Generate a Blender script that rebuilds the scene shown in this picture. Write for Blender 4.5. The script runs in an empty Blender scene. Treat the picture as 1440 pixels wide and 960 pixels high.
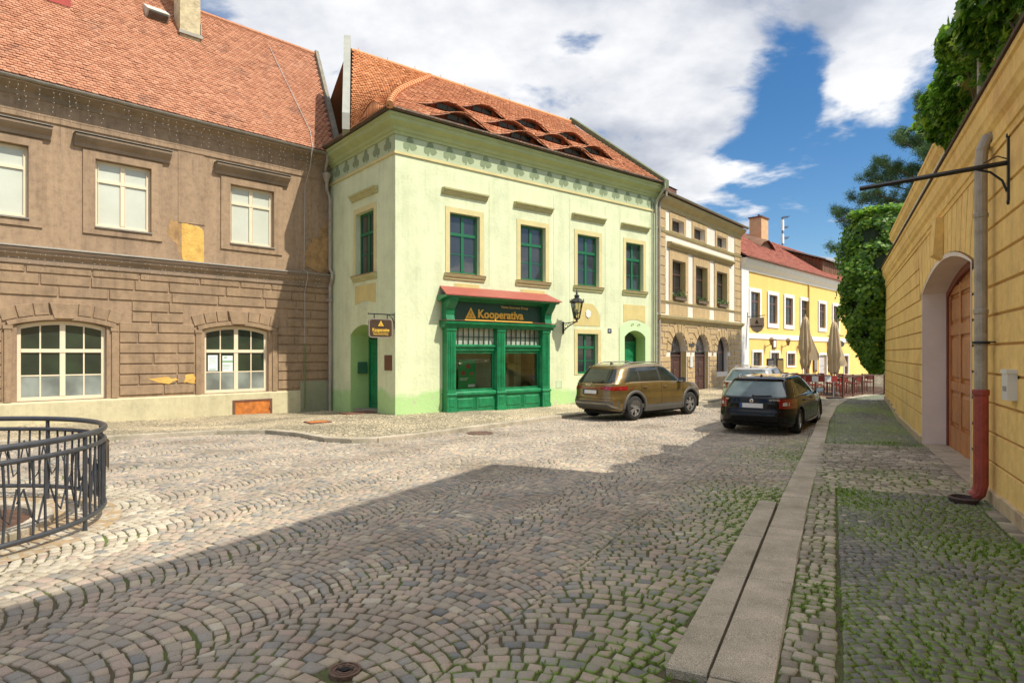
SUN_E = 3.9; SKY_S = .115; EXPO = .42; SKY_SAT = 1.3; SKY_VAL = .85; CLOUD_K = .78
BLOBS = [(300, 60, .8, .05), (680, 130, .45, .045), (1010, 60, .40, .055), (960, 165, .16, .10), (1180, 225, .26, -.26, .7), (818, 22, .07, -.13), (600, 20, .1, -.04), (250, 5, .12, -.09), (500, 90, .06, -.05), (885, 165, .07, -.10), (1130, 300, .15, .15), (1330, 60, .2, .08), (1210, 140, .07, .06), (720, -2500, 1.2, .14), (720, -900, .5, .08)]  # last two: clouds added overhead, outside the view, to lift the fill light
import bpy, bmesh, math, random
import numpy as np
from mathutils import Vector, Matrix
from mathutils.geometry import tessellate_polygon
random.seed(7); rng = np.random.default_rng(7)
scene = bpy.context.scene; COL = scene.collection
pi = math.pi; sin = math.sin; cos = math.cos

# ------------------------------------------------------------------ terrain
BY = np.array([-60., -10, 0, 5, 10, 14, 17, 22, 28, 60, 400]); BZ = np.array([.3, .15, 0, -.11, -.22, -.31, -.36, -.33, -.17, -.12, -.12])
CP = np.array([(-13.4, 16.3, -.34), (-9.5, 20, -.44), (-6.8, 22.9, -.54), (-3.6, 19.3, -.33), (1.4, 23.4, -.37), (6.3, 27.3, -.3), (10, 32, -.22),
               (8.4, 12.8, -.27), (10.3, 16.6, -.28), (12.3, 20.7, -.03), (12.9, 21.6, .05), (10.6, 21.0, -.22), (12.7, 24.0, -.14), (5.77, 7.6, -.16)])
def terr(x, y):
    x = np.asarray(x, float); y = np.asarray(y, float)
    b = np.interp(y, BY, BZ); num = 0*b; den = 0*b+.12
    for cx, cy, cz in CP:
        w = np.exp(-((x-cx)**2+(y-cy)**2)/(2*1.5**2)); d = cz-np.interp(cy, BY, BZ)
        num = num+w*d; den = den+w
    return b+num/den
def tz(x, y): return float(terr(x, y))
def vnoise(x, y, s, seed=0):
    x = np.asarray(x)/s; y = np.asarray(y)/s; xi = np.floor(x).astype(int); yi = np.floor(y).astype(int); fx = x-xi; fy = y-yi
    def h(a, b):
        v = np.sin(a*127.1+b*311.7+seed*74.7)*43758.5453; return v-np.floor(v)
    fx = fx*fx*(3-2*fx); fy = fy*fy*(3-2*fy)
    return (h(xi, yi)*(1-fx)+h(xi+1, yi)*fx)*(1-fy)+(h(xi, yi+1)*(1-fx)+h(xi+1, yi+1)*fx)*fy
def fbm(x, y, s, seed=0): return .5*vnoise(x, y, s, seed)+.3*vnoise(x, y, s*.45, seed+1)+.2*vnoise(x, y, s*.2, seed+2)

# ------------------------------------------------------------------ materials
MATS = {}
def nmat(name):
    m = bpy.data.materials.new(name); m.use_nodes = True; nt = m.node_tree
    return m, nt, nt.nodes['Principled BSDF'], nt.nodes.new, nt.links.new
def rgb(c): return (c[0], c[1], c[2], 1)
def ramp(n, stops, interp='LINEAR'):
    r = n('ShaderNodeValToRGB'); cr = r.color_ramp; cr.interpolation = interp
    while len(cr.elements) < len(stops): cr.elements.new(.5)
    for e, (p, c) in zip(cr.elements, stops): e.position = p; e.color = rgb(c) if len(c) == 3 else c
    return r
def simple(name, col, rough=.6, metal=0., var=.12, scale=3., bump=0., bscale=40., coat=0., spec=.5, fine=.0, streak=False, dirt=None, dirtlo=.55, weather=0.):
    """painted/plain surface: base colour with two scales of noise variation, optional stains and bump"""
    if name in MATS: return MATS[name]
    m, nt, b, n, l = nmat(name)
    tc = n('ShaderNodeTexCoord'); mp = n('ShaderNodeMapping'); l(tc.outputs['Object'], mp.inputs['Vector'])
    if streak: mp.inputs['Scale'].default_value = (1, 1, .22)
    no = n('ShaderNodeTexNoise'); no.inputs['Scale'].default_value = scale; no.inputs['Detail'].default_value = 8; no.inputs['Roughness'].default_value = .65
    l(mp.outputs[0], no.inputs['Vector'])
    lo = tuple(max(0, c*(1-var)) for c in col); hi = tuple(min(1, c*(1+var)) for c in col)
    r = ramp(n, [(.3, lo), (.7, hi)]); l(no.outputs['Fac'], r.inputs['Fac']); out = r.outputs['Color']
    if dirt:
        n2 = n('ShaderNodeTexNoise'); n2.inputs['Scale'].default_value = scale*.45; n2.inputs['Detail'].default_value = 10; n2.inputs['Roughness'].default_value = .7
        l(mp.outputs[0], n2.inputs['Vector']); r2 = ramp(n, [(dirtlo, (0, 0, 0)), (dirtlo+.13, (1, 1, 1))]); l(n2.outputs['Fac'], r2.inputs['Fac'])
        mx = n('ShaderNodeMix'); mx.data_type = 'RGBA'; l(r2.outputs['Color'], mx.inputs['Factor']); l(out, mx.inputs['A']); mx.inputs['B'].default_value = rgb(dirt); out = mx.outputs['Result']
    if weather:
        ms = n('ShaderNodeMapping'); ms.inputs['Scale'].default_value = (1.7, 1.7, .14); l(tc.outputs['Object'], ms.inputs['Vector']); ns = n('ShaderNodeTexNoise'); ns.inputs['Scale'].default_value = 2.0; ns.inputs['Detail'].default_value = 9; ns.inputs['Roughness'].default_value = .7; l(ms.outputs[0], ns.inputs['Vector'])
        rs = ramp(n, [(.34, (1-weather,)*3), (.52, (1, 1, 1))]); l(ns.outputs['Fac'], rs.inputs['Fac'])
        nf = n('ShaderNodeTexNoise'); nf.inputs['Scale'].default_value = 5.5; nf.inputs['Detail'].default_value = 12; nf.inputs['Roughness'].default_value = .75; l(tc.outputs['Object'], nf.inputs['Vector']); rf_ = ramp(n, [(.36, (1-weather*.9,)*3), (.5, (1, 1, 1)), (.64, (1+weather*.5,)*3)]); l(nf.outputs['Fac'], rf_.inputs['Fac'])
        vc = n('ShaderNodeTexVoronoi'); vc.feature = 'DISTANCE_TO_EDGE'; vc.inputs['Scale'].default_value = .6; va = n('ShaderNodeVectorMath'); va.operation = 'MULTIPLY_ADD'; l(nf.outputs['Color'], va.inputs[0]); va.inputs[1].default_value = (.9, .9, .9); l(tc.outputs['Object'], va.inputs[2]); l(va.outputs[0], vc.inputs['Vector'])
        rc = ramp(n, [(.0, (1-weather*1.3,)*3), (.006, (1, 1, 1))]); l(vc.outputs['Distance'], rc.inputs['Fac'])
        for q in (rs, rf_, rc):
            mm = n('ShaderNodeMix'); mm.data_type = 'RGBA'; mm.blend_type = 'MULTIPLY'; mm.inputs['Factor'].default_value = 1; l(out, mm.inputs['A']); l(q.outputs[0], mm.inputs['B']); out = mm.outputs['Result']
    l(out, b.inputs['Base Color']); b.inputs['Roughness'].default_value = rough; b.inputs['Metallic'].default_value = metal
    b.inputs['Coat Weight'].default_value = coat; b.inputs['Coat Roughness'].default_value = .05; b.inputs['Specular IOR Level'].default_value = spec
    if bump:
        nb = n('ShaderNodeTexNoise'); nb.inputs['Scale'].default_value = bscale; nb.inputs['Detail'].default_value = 6; l(tc.outputs['Object'], nb.inputs['Vector'])
        bp = n('ShaderNodeBump'); bp.inputs['Strength'].default_value = bump; bp.inputs['Distance'].default_value = .02; l(nb.outputs['Fac'], bp.inputs['Height']); l(bp.outputs[0], b.inputs['Normal'])
    MATS[name] = m; return m
def glass(name, col=(.012, .016, .018), rough=.04, wav=.05):
    if name in MATS: return MATS[name]
    m, nt, b, n, l = nmat(name); tc = n('ShaderNodeTexCoord')
    no = n('ShaderNodeTexNoise'); no.inputs['Scale'].default_value = 1.6; l(tc.outputs['Object'], no.inputs['Vector'])
    r = ramp(n, [(.35, tuple(c*.6 for c in col)), (.65, tuple(min(1, c*1.3) for c in col))]); l(no.outputs['Fac'], r.inputs['Fac']); l(r.outputs[0], b.inputs['Base Color'])
    b.inputs['Roughness'].default_value = .5; b.inputs['Coat Weight'].default_value = 1; b.inputs['Coat Roughness'].default_value = rough; b.inputs['Coat IOR'].default_value = 1.6
    bp = n('ShaderNodeBump'); bp.inputs['Strength'].default_value = wav; bp.inputs['Distance'].default_value = .05; l(no.outputs['Fac'], bp.inputs['Height']); l(bp.outputs[0], b.inputs['Coat Normal'])
    MATS[name] = m; return m
def seeglass(name, tint=(.9, .95, .92)):
    if name in MATS: return MATS[name]
    m = bpy.data.materials.new(name); m.use_nodes = True; nt = m.node_tree; nt.nodes.clear(); n = nt.nodes.new; l = nt.links.new
    o = n('ShaderNodeOutputMaterial'); mx = n('ShaderNodeMixShader'); t = n('ShaderNodeBsdfTransparent'); g = n('ShaderNodeBsdfGlossy'); f = n('ShaderNodeFresnel')
    f.inputs['IOR'].default_value = 1.45; g.inputs['Roughness'].default_value = .02; t.inputs['Color'].default_value = rgb(tint)
    l(f.outputs[0], mx.inputs[0]); l(t.outputs[0], mx.inputs[1]); l(g.outputs[0], mx.inputs[2]); l(mx.outputs[0], o.inputs[0]); MATS[name] = m; return m
def stone_mat(name, stops, moss=None, mossamt=0., grain=.35, rough=.75, gscale=220.):
    """per-stone random colour from the face attribute rnd, granite grain, moss creeping by noise"""
    m, nt, b, n, l = nmat(name); tc = n('ShaderNodeTexCoord')
    at = n('ShaderNodeAttribute'); at.attribute_name = 'rnd'
    r = ramp(n, stops, 'LINEAR'); l(at.outputs['Fac'], r.inputs['Fac'])
    no = n('ShaderNodeTexNoise'); no.inputs['Scale'].default_value = gscale; no.inputs['Detail'].default_value = 3; l(tc.outputs['Object'], no.inputs['Vector'])
    g = ramp(n, [(.3, (1-grain,)*3), (.7, (1+grain*.6,)*3)]); l(no.outputs['Fac'], g.inputs['Fac'])
    mx = n('ShaderNodeMix'); mx.data_type = 'RGBA'; mx.blend_type = 'MULTIPLY'; mx.inputs['Factor'].default_value = 1; l(r.outputs[0], mx.inputs['A']); l(g.outputs[0], mx.inputs['B'])
    n3 = n('ShaderNodeTexNoise'); n3.inputs['Scale'].default_value = .55; n3.inputs['Detail'].default_value = 7; n3.inputs['Roughness'].default_value = .6; l(tc.outputs['Object'], n3.inputs['Vector'])
    g3 = ramp(n, [(.32, (.68, .66, .62)), (.5, (1, 1, 1)), (.68, (1.22, 1.2, 1.14))]); l(n3.outputs['Fac'], g3.inputs['Fac'])
    m3 = n('ShaderNodeMix'); m3.data_type = 'RGBA'; m3.blend_type = 'MULTIPLY'; m3.inputs['Factor'].default_value = 1; l(mx.outputs['Result'], m3.inputs['A']); l(g3.outputs[0], m3.inputs['B']); out = m3.outputs['Result']
    if moss:
        am = n('ShaderNodeAttribute'); am.attribute_name = 'moss'
        n2 = n('ShaderNodeTexNoise'); n2.inputs['Scale'].default_value = 22; n2.inputs['Detail'].default_value = 8; n2.inputs['Roughness'].default_value = .7; l(tc.outputs['Object'], n2.inputs['Vector'])
        ma = n('ShaderNodeMath'); ma.operation = 'MULTIPLY'; l(am.outputs['Fac'], ma.inputs[0]); ma.inputs[1].default_value = .42
        ad = n('ShaderNodeMath'); ad.operation = 'ADD'; l(n2.outputs['Fac'], ad.inputs[0]); l(ma.outputs[0], ad.inputs[1])
        rr = ramp(n, [(.62-mossamt*.1, (0, 0, 0)), (.8, (.85,)*3)]); l(ad.outputs[0], rr.inputs['Fac'])
        mm = n('ShaderNodeMix'); mm.data_type = 'RGBA'; l(rr.outputs[0], mm.inputs['Factor']); l(out, mm.inputs['A']); mm.inputs['B'].default_value = rgb(moss); out = mm.outputs['Result']
    l(out, b.inputs['Base Color']); b.inputs['Roughness'].default_value = rough
    nb = n('ShaderNodeTexNoise'); nb.inputs['Scale'].default_value = 60; nb.inputs['Detail'].default_value = 6; l(tc.outputs['Object'], nb.inputs['Vector'])
    bp = n('ShaderNodeBump'); bp.inputs['Strength'].default_value = .5; bp.inputs['Distance'].default_value = .012; l(nb.outputs['Fac'], bp.inputs['Height']); l(bp.outputs[0], b.inputs['Normal'])
    MATS[name] = m; return m
def setting_cobble(name, c1, c2, cj, scale, jw=.12):
    """far paving: voronoi cells as setts on a sheet, with real bump"""
    m, nt, b, n, l = nmat(name); tc = n('ShaderNodeTexCoord')
    dn = n('ShaderNodeTexNoise'); dn.inputs['Scale'].default_value = 2.5; l(tc.outputs['Object'], dn.inputs['Vector'])
    va = n('ShaderNodeVectorMath'); va.operation = 'MULTIPLY_ADD'; l(dn.outputs['Color'], va.inputs[0]); va.inputs[1].default_value = (.25, .25, 0); l(tc.outputs['Object'], va.inputs[2])
    v1 = n('ShaderNodeTexVoronoi'); v1.inputs['Scale'].default_value = scale; v1.inputs['Randomness'].default_value = .55; l(va.outputs[0], v1.inputs['Vector'])
    v2 = n('ShaderNodeTexVoronoi'); v2.feature = 'DISTANCE_TO_EDGE'; v2.inputs['Scale'].default_value = scale; v2.inputs['Randomness'].default_value = .55; l(va.outputs[0], v2.inputs['Vector'])
    sp = n('ShaderNodeSeparateColor'); l(v1.outputs['Color'], sp.inputs[0]); r = ramp(n, [(0, c1), (1, c2)]); l(sp.outputs[0], r.inputs['Fac'])
    no = n('ShaderNodeTexNoise'); no.inputs['Scale'].default_value = .5; no.inputs['Detail'].default_value = 6; l(tc.outputs['Object'], no.inputs['Vector'])
    g = ramp(n, [(.35, (.7, .7, .66)), (.65, (1.2, 1.18, 1.12))]); l(no.outputs['Fac'], g.inputs['Fac'])
    mx = n('ShaderNodeMix'); mx.data_type = 'RGBA'; mx.blend_type = 'MULTIPLY'; mx.inputs['Factor'].default_value = 1; l(r.outputs[0], mx.inputs['A']); l(g.outputs[0], mx.inputs['B'])
    e = ramp(n, [(jw*.4, (0, 0, 0)), (jw, (1, 1, 1))]); l(v2.outputs['Distance'], e.inputs['Fac'])
    m2 = n('ShaderNodeMix'); m2.data_type = 'RGBA'; l(e.outputs[0], m2.inputs['Factor']); m2.inputs['A'].default_value = rgb(cj); l(mx.outputs['Result'], m2.inputs['B']); l(m2.outputs['Result'], b.inputs['Base Color'])
    b.inputs['Roughness'].default_value = .8; bp = n('ShaderNodeBump'); bp.inputs['Strength'].default_value = .8; bp.inputs['Distance'].default_value = .02; l(e.outputs[0], bp.inputs['Height']); l(bp.outputs[0], b.inputs['Normal'])
    MATS[name] = m; return m

# ------------------------------------------------------------------ mesh builder
class MB:
    def __init__(s, tf=None): s.v = []; s.f = []; s.tf = tf
    def add(s, vs, fs):
        o = len(s.v); s.v += [s.tf(*p) if s.tf else tuple(p) for p in vs]; s.f += [tuple(i+o for i in f) for f in fs]
    def box(s, a0, a1, b0, b1, c0, c1):
        s.add([(a, b, c) for c in (c0, c1) for b in (b0, b1) for a in (a0, a1)], [(0, 2, 3, 1), (4, 5, 7, 6), (0, 1, 5, 4), (2, 6, 7, 3), (0, 4, 6, 2), (1, 3, 7, 5)])
    def block(s, u0, u1, z0, z1, n0, n1, ch):      # chamfered ashlar block in facade coords (u, n, z)
        s.add([(u0, n0, z0), (u1, n0, z0), (u1, n0, z1), (u0, n0, z1), (u0+ch, n1, z0+ch), (u1-ch, n1, z0+ch), (u1-ch, n1, z1-ch), (u0+ch, n1, z1-ch)],
              [(4, 5, 6, 7), (0, 1, 5, 4), (1, 2, 6, 5), (2, 3, 7, 6), (3, 0, 4, 7)])
    def prism(s, poly, n0, n1):                     # polygon in (u,z) extruded along n
        k = len(poly); s.add([(u, n0, z) for u, z in poly]+[(u, n1, z) for u, z in poly], [tuple(range(k))[::-1], tuple(range(k, 2*k))]+[(i, (i+1) % k, (i+1) % k+k, i+k) for i in range(k)])
    def profile(s, prof, u0, u1):                   # (n,z) profile swept along u
        k = len(prof); s.add([(u0, n, z) for n, z in prof]+[(u1, n, z) for n, z in prof], [tuple(range(k))[::-1], tuple(range(k, 2*k))]+[(i, (i+1) % k, (i+1) % k+k, i+k) for i in range(k)])
    def tube(s, path, r, k=8, closed=False, rs=None):
        P = [Vector(p) for p in path]; N = len(P); rings = []; prev = None
        for i, p in enumerate(P):
            t = (P[(i+1) % N]-P[i-1]) if closed else (P[min(i+1, N-1)]-P[max(i-1, 0)])
            t.normalize(); a = prev if prev is not None else (Vector((0, 0, 1)) if abs(t.z) < .9 else Vector((1, 0, 0)))
            x = (a-t*a.dot(t)).normalized(); prev = x; y = t.cross(x); rr = rs[i] if rs else r
            rings.append([p+x*cos(2*pi*j/k)*rr+y*sin(2*pi*j/k)*rr for j in range(k)])
        vs = [tuple(q) for g in rings for q in g]; fs = []
        for i in range(N if closed else N-1):
            for j in range(k): a = i*k+j; b_ = i*k+(j+1) % k; c = ((i+1) % N)*k+(j+1) % k; d = ((i+1) % N)*k+j; fs.append((a, b_, c, d))
        if not closed: fs += [tuple(range(k))[::-1], tuple(range((N-1)*k, N*k))]
        s.add(vs, fs)
    def lathe(s, prof, c=(0, 0, 0), k=16, axis='z', pleat=0, pn=8, caps=True):
        vs = []; fs = []
        for r, h in prof:
            for j in range(k):
                a = 2*pi*j/k; q = r*(1+pleat*cos(pn*a)); x, y = q*cos(a), q*sin(a)
                vs.append((c[0]+x, c[1]+y, c[2]+h) if axis == 'z' else ((c[0]+x, c[1]+h, c[2]+y) if axis == 'y' else (c[0]+h, c[1]+x, c[2]+y)))
        for i in range(len(prof)-1):
            for j in range(k): fs.append((i*k+j, i*k+(j+1) % k, (i+1)*k+(j+1) % k, (i+1)*k+j))
        if caps: fs += [tuple(range(k))[::-1], tuple(range((len(prof)-1)*k, len(prof)*k))]
        s.add(vs, fs)
    def panel(s, outer, holes=(), n=0., reveal=0., rev=None):
        """wall face in (u,z) with openings; reveals run back from n by reveal"""
        polys = [[Vector((u, z, 0)) for u, z in outer]]+[[Vector((u, z, 0)) for u, z in h] for h in holes]
        tri = tessellate_polygon(polys); flat = [(p.x, n, p.y) for q in polys for p in q]; s.add(flat, [tuple(t) for t in tri])
        for i, h in enumerate(holes):
            d = rev[i] if rev else reveal
            if d: 
                k = len(h); s.add([(u, n, z) for u, z in h]+[(u, n-d, z) for u, z in h], [(j, (j+1) % k, (j+1) % k+k, j+k) for j in range(k)])
    def obj(s, name, mat, parent=None, smooth=False, loc=None):
        me = bpy.data.meshes.new(name); me.from_pydata([tuple(map(float, p)) for p in s.v], [], s.f); me.update()
        if mat: me.materials.append(mat)
        if smooth: me.polygons.foreach_set('use_smooth', [True]*len(me.polygons))
        o = bpy.data.objects.new(name, me); COL.objects.link(o)
        if parent: o.parent = parent
        if loc: o.location = loc
        return o
def empty(name, loc, rz=0.):
    o = bpy.data.objects.new(name, None); COL.objects.link(o); o.location = loc; o.rotation_euler = (0, 0, rz); o.empty_display_size = .3; return o
def tag(o, label=None, cat=None, group=None, kind=None):
    if label: o['label'] = label
    if cat: o['category'] = cat
    if group: o['group'] = group
    if kind: o['kind'] = kind
    return o
def dup(root, loc=None, rz=None):
    r = root.copy(); COL.objects.link(r)
    if loc is not None: r.location = loc
    if rz is not None: r.rotation_euler = (0, 0, rz)
    for ch in list(root.children):
        c = ch.copy(); COL.objects.link(c); c.parent = r
        for g in ch.children:
            d = g.copy(); COL.objects.link(d); d.parent = c
    return r
def nmesh(name, V, F4, mat, attrs=None, parent=None):
    """fast numpy mesh: V (n,3), F list of arrays (m,k) of equal-size faces; attrs per face in the same order"""
    me = bpy.data.meshes.new(name); me.vertices.add(len(V)); me.vertices.foreach_set('co', np.asarray(V, np.float32).ravel())
    idx = np.concatenate([f.ravel() for f in F4]); tot = np.concatenate([np.full(len(f), f.shape[1]) for f in F4]); st = np.concatenate([[0], np.cumsum(tot)[:-1]])
    me.loops.add(len(idx)); me.loops.foreach_set('vertex_index', idx.astype(np.int32)); me.polygons.add(len(tot)); me.polygons.foreach_set('loop_start', st.astype(np.int32))
    try: me.polygons.foreach_set('loop_total', tot.astype(np.int32))
    except Exception: pass
    me.update(calc_edges=True); me.validate()
    for k, a in (attrs or {}).items():
        at = me.attributes.new(k, 'FLOAT', 'FACE'); at.data.foreach_set('value', np.asarray(a, np.float32))
    me.materials.append(mat); o = bpy.data.objects.new(name, me); COL.objects.link(o)
    if parent: o.parent = parent
    return o
def text_mesh(name, s, size, mat, parent, M, ext=.004, off=.0, align='LEFT', sx=1.):
    cu = bpy.data.curves.new(name, 'FONT'); cu.body = s; cu.size = size; cu.extrude = ext; cu.offset = off; cu.align_x = align; cu.resolution_u = 3
    t = bpy.data.objects.new(name+'_tmp', cu); COL.objects.link(t); dg = bpy.context.evaluated_depsgraph_get(); me = bpy.data.meshes.new_from_object(t.evaluated_get(dg))
    bpy.data.objects.remove(t); me.name = name; me.transform(M @ Matrix.Diagonal((sx, 1, 1, 1))); me.materials.clear(); me.materials.append(mat)
    o = bpy.data.objects.new(name, me); COL.objects.link(o); o.parent = parent; return o
def arch(u0, u1, z0, zs, za, k=12):
    """opening outline: jambs from z0 to spring zs, segmental head rising to za"""
    w = (u1-u0)/2; h = max(za-zs, .001); R = (w*w+h*h)/(2*h); uc = (u0+u1)/2; zc = za-R; a = math.asin(min(1, w/R)) if h <= w else pi/2
    if h >= w*.99: return [(u0, z0), (u1, z0)]+[(uc+w*cos(pi*i/k), zs+h*sin(pi*i/k)) for i in range(k+1)]
    return [(u0, z0), (u1, z0)]+[(uc+R*sin(a-2*a*i/k), zc+R*cos(a-2*a*i/k)) for i in range(k+1)]
def rect(u0, u1, z0, z1): return [(u0, z0), (u1, z0), (u1, z1), (u0, z1)]
def shrink(poly, d):
    us = [p[0] for p in poly]; zs = [p[1] for p in poly]; uc = (min(us)+max(us))/2; zc = (min(zs)+max(zs))/2; a = (max(us)-min(us))/2; b = (max(zs)-min(zs))/2
    return [(uc+(u-uc)*(a-d)/a, zc+(z-zc)*(b-d)/b) for u, z in poly]
def halfw(u0, u1, zs, za, z):
    """half width of an arched opening at height z (0 above it)"""
    w = (u1-u0)/2
    if z <= zs: return w
    if z >= za: return 0
    h = za-zs
    if h >= w*.99: return w*math.sqrt(max(0, 1-((z-zs)/h)**2))
    R = (w*w+h*h)/(2*h); return math.sqrt(max(0, R*R-(z-(za-R))**2))
def coursing(mb, u0, u1, zrows, holes, lens, gap, n0, n1, ch, seed=0, jag=.04):
    """rows of blocks; holes: list of f(z0,z1)->(a,b) or None interval to leave free"""
    rd = random.Random(seed)
    for r, (za, zb) in enumerate(zrows):
        iv = [(u0, u1)]
        for h in holes:
            q = h(za, zb)
            if not q: continue
            nv = []
            for a, b in iv:
                if q[1] <= a or q[0] >= b: nv.append((a, b)); continue
                if q[0] > a+.05: nv.append((a, q[0]))
                if q[1] < b-.05: nv.append((q[1], b))
            iv = nv
        for a, b in iv:
            x = a; first = True
            while x < b-.02:
                L = rd.uniform(*lens)*(.55 if (first and r % 2) else 1); first = False; e = x+L
                if b-e < lens[0]*.5: e = b
                mb.block(x+gap/2, min(e, b)-gap/2, za+gap/2, zb-gap/2, n0, n1, ch); x = e
def voussoirs(mb, uc, zc, r0, r1, a0, a1, k, n0, n1, gap=.02, top=None):
    for i in range(k):
        b0 = a0+(a1-a0)*i/k; b1 = a0+(a1-a0)*(i+1)/k; g = gap/2/r0; b0 += g; b1 -= g; ro = r1
        P = [(r0, b0), (r0, b1), (ro, b1), (ro, b0)]; q = [(uc+r*sin(b), zc+r*cos(b)) for r, b in P]
        if top:
            for j in (2, 3):
                b = P[j][1]; rr = min((top-zc)/max(.2, cos(b)), r1*1.6); q[j] = (uc+rr*sin(b), zc+rr*cos(b))
        c = (sum(p[0] for p in q)/4, sum(p[1] for p in q)/4); s = [(c[0]+(p[0]-c[0])*.93, c[1]+(p[1]-c[1])*.93) for p in q]
        mb.add([(u, n0, z) for u, z in q]+[(u, n1, z) for u, z in s], [(4, 5, 6, 7), (0, 1, 5, 4), (1, 2, 6, 5), (2, 3, 7, 6), (3, 0, 4, 7)])
def window(parent, tf, outline, n, vb, hb, mat_f, mat_p, fw=.07, bar=.04, name='window', lower_mat=None, zlow=None, pane_back=.02, thick=.06):
    """casement: frame ring following the outline, bars at vb (u) and hb (z); panes as sub-part. n = plane of the frame front"""
    us = [p[0] for p in outline]; zs_ = [p[1] for p in outline]; u0, u1, z0, z1 = min(us), max(us), min(zs_), max(zs_)
    mb = MB(tf); inn = shrink(outline, fw); mb.panel(outline, [inn], n, thick)
    def top(u):
        best = z1-fw
        for i in range(len(inn)):
            a, b = inn[i], inn[(i+1) % len(inn)]
            if min(a[1], b[1]) > (z0+z1)/2 and min(a[0], b[0])-1e-6 <= u <= max(a[0], b[0])+1e-6 and abs(a[0]-b[0]) > 1e-6: best = a[1]+(b[1]-a[1])*(u-a[0])/(b[0]-a[0])
        return best
    for v in vb:
        v, w = v if isinstance(v, tuple) else (v, bar); mb.box(v-w/2, v+w/2, n-thick+.004, n-.004+(.012 if w > bar else 0), z0+fw, top(v))
    for h in hb:
        h, w = h if isinstance(h, tuple) else (h, bar); mb.box(u0+fw, u1-fw, n-thick+.007, n-.008+(.03 if w > bar else 0), h-w/2, h+w/2)
    o = mb.obj(name, mat_f, parent); p = MB(tf)
    if lower_mat: 
        p.add([(u, n-pane_back, z) for u, z in rect(u0+fw*.5, u1-fw*.5, zlow, z1-.01)] if len(outline) == 4 else [(u, n-pane_back, max(z, zlow)) for u, z in shrink(outline, fw*.5)], [tuple(range(len(outline)))])
        q = MB(tf); q.add([(u, n-pane_back, z) for u, z in rect(u0+fw*.5, u1-fw*.5, z0+fw*.5, zlow)], [(0, 1, 2, 3)]); q.obj('frosted_pane', lower_mat, o)
    else: p.add([(u, n-pane_back, z) for u, z in shrink(outline, fw*.5)], [tuple(range(len(outline)))])
    p.obj('pane', mat_p, o); return o
def tiles(name, mat, parent, S, rows, cols, w, e, nrm, mask=None, lift=.028, seed=1, rowaware=False):
    """beaver-tail roof tiles laid on S(u,v): arrays -> xyz; nrm(u,v)->normal. w tile width, e exposure along v"""
    rg = np.random.default_rng(seed); U, Vv = [], []
    for r in range(rows):
        off = .5*w*(r % 2); c = np.arange(cols)*w+off; U.append(c); Vv.append(np.full(cols, r*e))
    U = np.concatenate(U); Vv = np.concatenate(Vv); k = np.ones(len(U), bool) if mask is None else mask(U+w/2, Vv+e/2); U = U[k]; Vv = Vv[k]; N = len(U)
    g = w*.03; shape = [(g, 1.25, 0.), (w-g, 1.25, 0.), (w-g, .22, .85), (w*.8, .07, .95), (w*.5, 0, 1.), (w*.2, .07, .95), (g, .22, .85)]
    if rowaware: S0 = S; S = lambda u, v: S0(u, v, Vv)
    jit = rg.normal(0, .006, N); jl = 1+rg.normal(0, .18, N); P = []
    for dx, dv, li in shape:
        u = U+dx; v = Vv+dv*e+jit; p = S(u, v); P.append(p+nrm(u, v)*(lift*li*jl)[:, None]+nrm(u, v)*.004)
    for dx, dv, li in shape[2:]:
        u = U+dx; v = Vv+dv*e+jit; P.append(S(u, v)+nrm(u, v)*(lift*li*jl-.016*1)[:, None])
    V = np.stack(P, 1).reshape(-1, 3); b = (np.arange(N)*12)[:, None]
    top = b+np.arange(7)[None]; sk = np.concatenate([b+np.array([[2+i, 7+i, 8+i, 3+i]]) for i in range(4)])
    rnd = rg.random(N); return nmesh(name, V, [top, sk], mat, {'rnd': np.concatenate([rnd]+[rnd]*4)}, parent)
def tile_mat(name, cols, dark, scale=.8, patch=.5):
    m, nt, b, n, l = nmat(name); tc = n('ShaderNodeTexCoord'); at = n('ShaderNodeAttribute'); at.attribute_name = 'rnd'
    r = ramp(n, cols); l(at.outputs['Fac'], r.inputs['Fac']); no = n('ShaderNodeTexNoise'); no.inputs['Scale'].default_value = scale; no.inputs['Detail'].default_value = 9; no.inputs['Roughness'].default_value = .7; l(tc.outputs['Object'], no.inputs['Vector'])
    g = ramp(n, [(patch, (0, 0, 0)), (patch+.2, (.75,)*3)]); l(no.outputs['Fac'], g.inputs['Fac'])
    mx = n('ShaderNodeMix'); mx.data_type = 'RGBA'; l(g.outputs[0], mx.inputs['Factor']); l(r.outputs[0], mx.inputs['A']); mx.inputs['B'].default_value = rgb(dark); l(mx.outputs['Result'], b.inputs['Base Color'])
    b.inputs['Roughness'].default_value = .8; MATS[name] = m; return m
# ------------------------------------------------------------------ street frame: s along the street, t across (right positive)
def st2xy(s, t): s = np.asarray(s, float); t = np.asarray(t, float); return .4557*s+.8901*t, .8901*s-.4557*t
def xy2st(x, y): return .4557*x+.8901*y, .8901*x-.4557*y
KS = [-8, 3.3, 8.1, 12.4, 19.7, 23.1, 26.6, 31, 40]; KT = [-.25, -.25, -.24, -.17, -.06, .15, .71, 1.9, 5]
def tKR(s): return np.interp(s, KS, KT)
def tKL(s): return tKR(s)-.31
WT = 1.66
LKX = [-40, -20, -12, -9.07, -8.1, -7.2, -6.08, -5.12, -4.14, -3.5, -2.95, -1.94, -.75, 1.3, 2.22, 8, 14, 22]
LKY = [2, 9.5, 12.6, 14.0, 14.8, 15.3, 15.45, 14.87, 13.85, 13.62, 13.75, 14.87, 16.56, 19.05, 20.13, 24.9, 33, 44]
def yLK(x): return np.interp(x, LKX, LKY)
FC = (-6.1, 6.0)

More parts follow.
